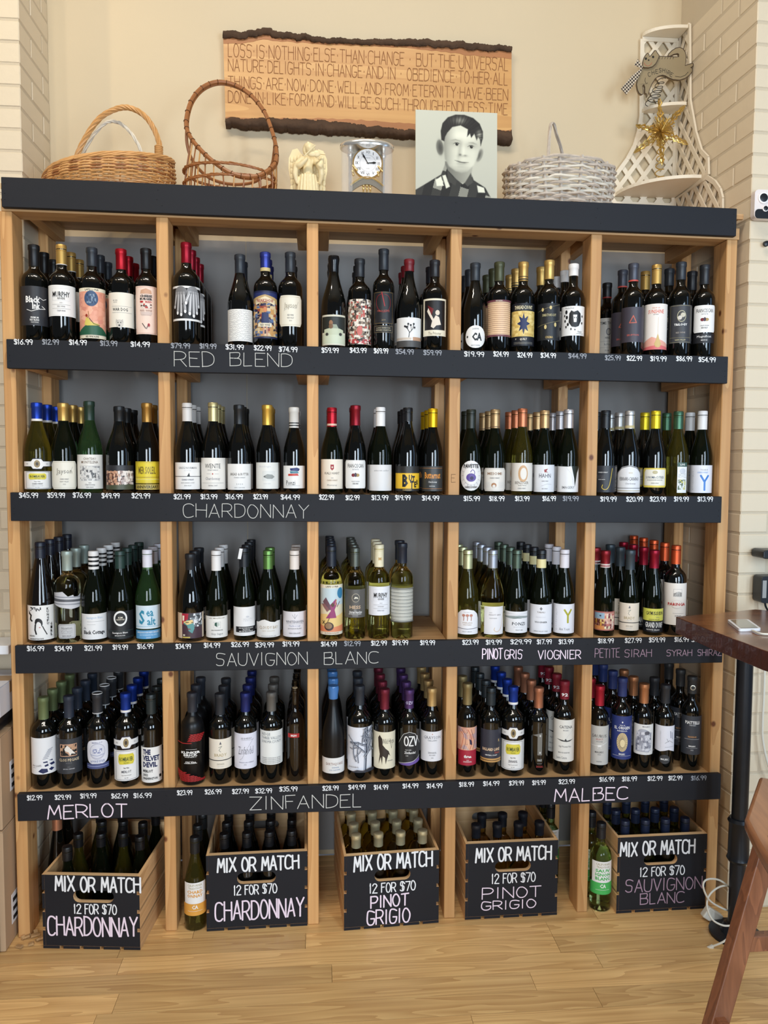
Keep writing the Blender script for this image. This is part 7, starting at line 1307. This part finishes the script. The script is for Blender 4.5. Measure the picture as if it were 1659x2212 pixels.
p = onw(1656, 526, .01); k = empty('round_stud', (p.x, yw-.004, p.z), 'small black round stud on the painted brick pier', 'stud'); b = MB(); b.lathe([(.010, 0), (.009, .008), (.004, .010)], n=18, M=ML); b.build('stud_head', BPL, k, smooth=True)
# cables near the floor
Z0 = .004
fp = lambda x, y, z=Z0: unp(x, y, Z=z)
vp = lambda x, y, Y: unp(x, y, Y=Y)
cable('charging_cable', [vp(1592, 1972, -.13), vp(1560, 1962, -.16), vp(1532, 1944, -.18), vp(1519, 1915, -.18), vp(1527, 1900, -.17), vp(1553, 1901, -.15), vp(1580, 1920, -.13), vp(1592, 1935, -.11)], .0032, 'upper loop of white cable hanging by the pipe leg')
cable('charging_cable', [vp(1590, 1917, -.12), vp(1560, 1914, -.15), vp(1535, 1930, -.17), vp(1527, 1955, -.18), vp(1538, 1985, -.20), vp(1562, 1999, -.21), vp(1586, 2000, -.22), vp(1583, 2012, -.235), vp(1566, 2032, -.25), fp(1540, 2044, .006)], .0032, 'white cable with bare end trailing on the floor', end=-1)
k = empty('charger_block', unp(1578, 1985, Z=.09), 'white charger block leaning behind the pipe leg', 'charger'); b = MB(); b.box(-.02, .045, -.012, .012, -.03, .012, M=Matrix.Rotation(.6, 4, 'Y')); o = b.build('body', WCB, k); bevel(o, .004, 2)
k.location = (px_+kt.x-.045, -.085, .034)
cable('wall_cable', [vp(1652, 1432, -.06), vp(1650, 1500, -.06), vp(1647, 1560, -.06), vp(1648, 1600, -.06), vp(1659, 1650, -.07), vp(1680, 1700, -.08)], .004, 'white cable running down the daylit brick under the table')
# ---------------------------------------------------------------- bar stool
STW = wood('oiled_brown_oak', (150, 96, 64), (92, 54, 36), 'Z', 1.6, .4, knots=False, coat=.2, ringamt=.8, tint=.05); STS = wood('oiled_stool_seat', (168, 114, 74), (112, 68, 44), 'Y', 1.2, .3, knots=False, coat=.4, ringamt=.7, tint=.02)
SZ = .80
A = unp(1640, 1672, Z=SZ+.01); Bq = unp(1608, 1788, Z=SZ-.02)
k = empty('bar_stool', (A.x+.22, A.y-.16, 0), 'brown oak bar stool with a dished saddle seat at the lower right', 'stool'); ks = Vector(k.location)
# seat: dished slab
nx_, ny_ = 14, 12; SWX, SWY = .21, .17; b = MB(); vs = []
a0 = (Vector((A.x, A.y, 0))-ks); b0 = (Vector((Bq.x, Bq.y, 0))-ks)
_d = unp(1659, 1862, Z=SZ-.02)-Bq; _d.z = 0; b1 = b0+_d.normalized()*.36; _e = unp(1700, 1668, Z=SZ)-A; _e.z = 0; a1 = a0+(_e.normalized()*.75+_d.normalized()*.25).normalized()*.44
for h in (0, 1):
    for j in range(ny_+1):
        for i in range(nx_+1):
            u, v = i/nx_*2-1, j/ny_*2-1; r_ = 1-.06*abs(u*v)
            uu, vv = (u+1)/2, (v+1)/2
            q_ = b0.lerp(b1, uu).lerp(a0.lerp(a1, uu), vv); x, y = q_.x, q_.y
            z = SZ-.018*(1-u*u)*(1)+.010*v*v*0-.0+(-.034 if h == 0 else 0)+.006*u*u
            vs.append((x, y, z))
n1 = (nx_+1)*(ny_+1); fs = []
for j in range(ny_):
    for i in range(nx_): a = j*(nx_+1)+i; fs += [(a, a+nx_+1, a+nx_+2, a+1), (a+n1, a+1+n1, a+nx_+2+n1, a+nx_+1+n1)]
bd = [i for i in range(nx_+1)]+[j*(nx_+1)+nx_ for j in range(1, ny_+1)]+[ny_*(nx_+1)+i for i in range(nx_-1, -1, -1)]+[j*(nx_+1) for j in range(ny_-1, 0, -1)]
for i in range(len(bd)): a, c_ = bd[i], bd[(i+1) % len(bd)]; fs.append((a, c_, c_+n1, a+n1))
b.add(vs, fs); o = b.build('seat', STS, k, smooth=True); bevel(o, .01, 3)
Ta = unp(1648, 1850, Y=A.y-.02)-ks; Tb = unp(1512, 2330, Y=A.y-.10)-ks; s = (0-Tb.z)/(Ta.z-Tb.z); foot = Tb+(Ta-Tb)*s; Tt = Tb+(Ta-Tb)*((SZ-.04-Tb.z)/(Ta.z-Tb.z))
legs = [(Tt, foot), (Tt+Vector((.0, -.24, 0)), foot+Vector((-.0, -.34, 0))), (Tt+Vector((.30, 0, 0)), foot+Vector((.46, 0, 0))), (Tt+Vector((.30, -.24, 0)), foot+Vector((.46, -.34, 0)))]
for a, c_ in legs: b = MB(); b.bar(a, c_, .048, .036, up=(0, 1, 0)); o = b.build('leg', STW, k); bevel(o, .003, 2)
def pt(l, z): a, c_ = legs[l]; return c_+(a-c_)*(z/a.z)
for l1, l2, z in ((0, 1, .22), (0, 2, .40), (2, 3, .22), (1, 3, .40)): b = MB(); b.bar(pt(l1, z), pt(l2, z), .026, .040); o = b.build('stretcher', STW, k); bevel(o, .002, 1)
# ---------------------------------------------------------------- boxes at the left
CB = mat('kraft_cardboard', (186, 156, 124), .75, nscale=9, namt=.07); TAPE = mat('packing_tape', (168, 138, 104), .35); WCT = mat('white_carton', (216, 216, 222), .55); STK = mat('white_sticker', (230, 232, 236), .5); INK = mat('black_ink', (30, 30, 32), .6)
def carton(x0, x1, y0, y1, z0, h, label, m=CB, sticker=None):
    k = empty('cardboard_box', ((x0+x1)/2, (y0+y1)/2, z0), label, 'box'); w, d = (x1-x0)/2, (y1-y0)/2
    b = MB(); b.box(-w, w, -d, d, 0, h); o = b.build('carton', m, k); bevel(o, .003, 1)
    for s in (-1, 1): b = MB(); b.box(-w, w, (-d if s < 0 else .001), (-.001 if s < 0 else d), h+.0005, h+.003); b.build('flap', m, k)
    b = MB(); b.box(w+.0003, w+.001, -.03, .03, h*.62, h); b.box(-w, w, -.03, .03, h+.0032, h+.0038); b.build('tape', TAPE, k)
    if sticker:
        ya, za, sy, sz = sticker; b = MB(); b.box(w+.0003, w+.0012, ya, ya+sy, za, za+sz); b.build('sticker', STK, k)
        b = MB()
        for q in range(3): b.box(w+.0012, w+.0018, ya+.01, ya+sy-.01, za+.01+q*sz*.3, za+.01+q*sz*.3+sz*.14)
        b.build('barcode', INK, k, kind='stuff')
    return k
p = unp(18, 2061, Z=0); q = unp(37, 2006, Z=0)
XB = -.132
carton(-.62, XB, -.62, -.085, .0008, unp(18, 1852, X=XB).z, 'kraft cardboard box on the floor left of the rack, nearest', sticker=(-.10, .05, .12, .10))
zz = unp(18, 1852, X=XB).z+.005; ztop = unp(14, 1572, X=XB).z
carton(-.60, XB-.004, -.58, -.09, zz, ztop-zz, 'kraft cardboard box stacked on the nearest floor box', sticker=(.05, .3, .1, .12))
carton(-.58, XB+.014, -.075, .175, .0008, .40, 'kraft cardboard box in shade beside the left end post', sticker=(-.07, .06, .10, .10))
carton(-.57, XB+.012, -.07, .17, .406, ztop-.41, 'kraft cardboard box on the shaded box by the left post', sticker=(-.05, .1, .1, .1))
zt = ztop+.004
k = empty('shade_gap_filler', (-.34, .05, zt), 'flat black tray standing in for the shaded gap above the boxes at left', 'filler'); b = MB(); b.box(-.2, .2, -.11, .11, 0, .03); b.box(-.21, .21, -.12, .12, .03, .05); b.build('filler_body', BPL, k)  # black slab stands in for the dark shaded gap below the white carton
z1 = unp(10, 1532, Y=.0).z; z2 = unp(10, 1476, Y=.0).z; zt2 = zt+.0508
carton(-.56, XB+.01, -.06, .16, zt2, max(z2-zt2, .05), 'small white carton stacked on the black tray at left', WCT)
zs = unp(18, 1395, Y=.05).z; k = empty('wall_shelf', (-.36, .115, zs-.03), 'thick white shelf end fixed to the left brick pier', 'shelf'); xe = unp(18, 1400, Y=.05).x+.36
b = MB(); b.box(-.3, xe, -.065, .07, 0, .03); o = b.build('shelf_board', mat('white_laminate', (232, 234, 238), .35), k); bevel(o, .002)
b = MB(); b.box(-.2, -.18, -.02, .07, -.09, -.0005); b.build('bracket', BPL, k)
# dark bottle-neck seen above the third bay's last bottle
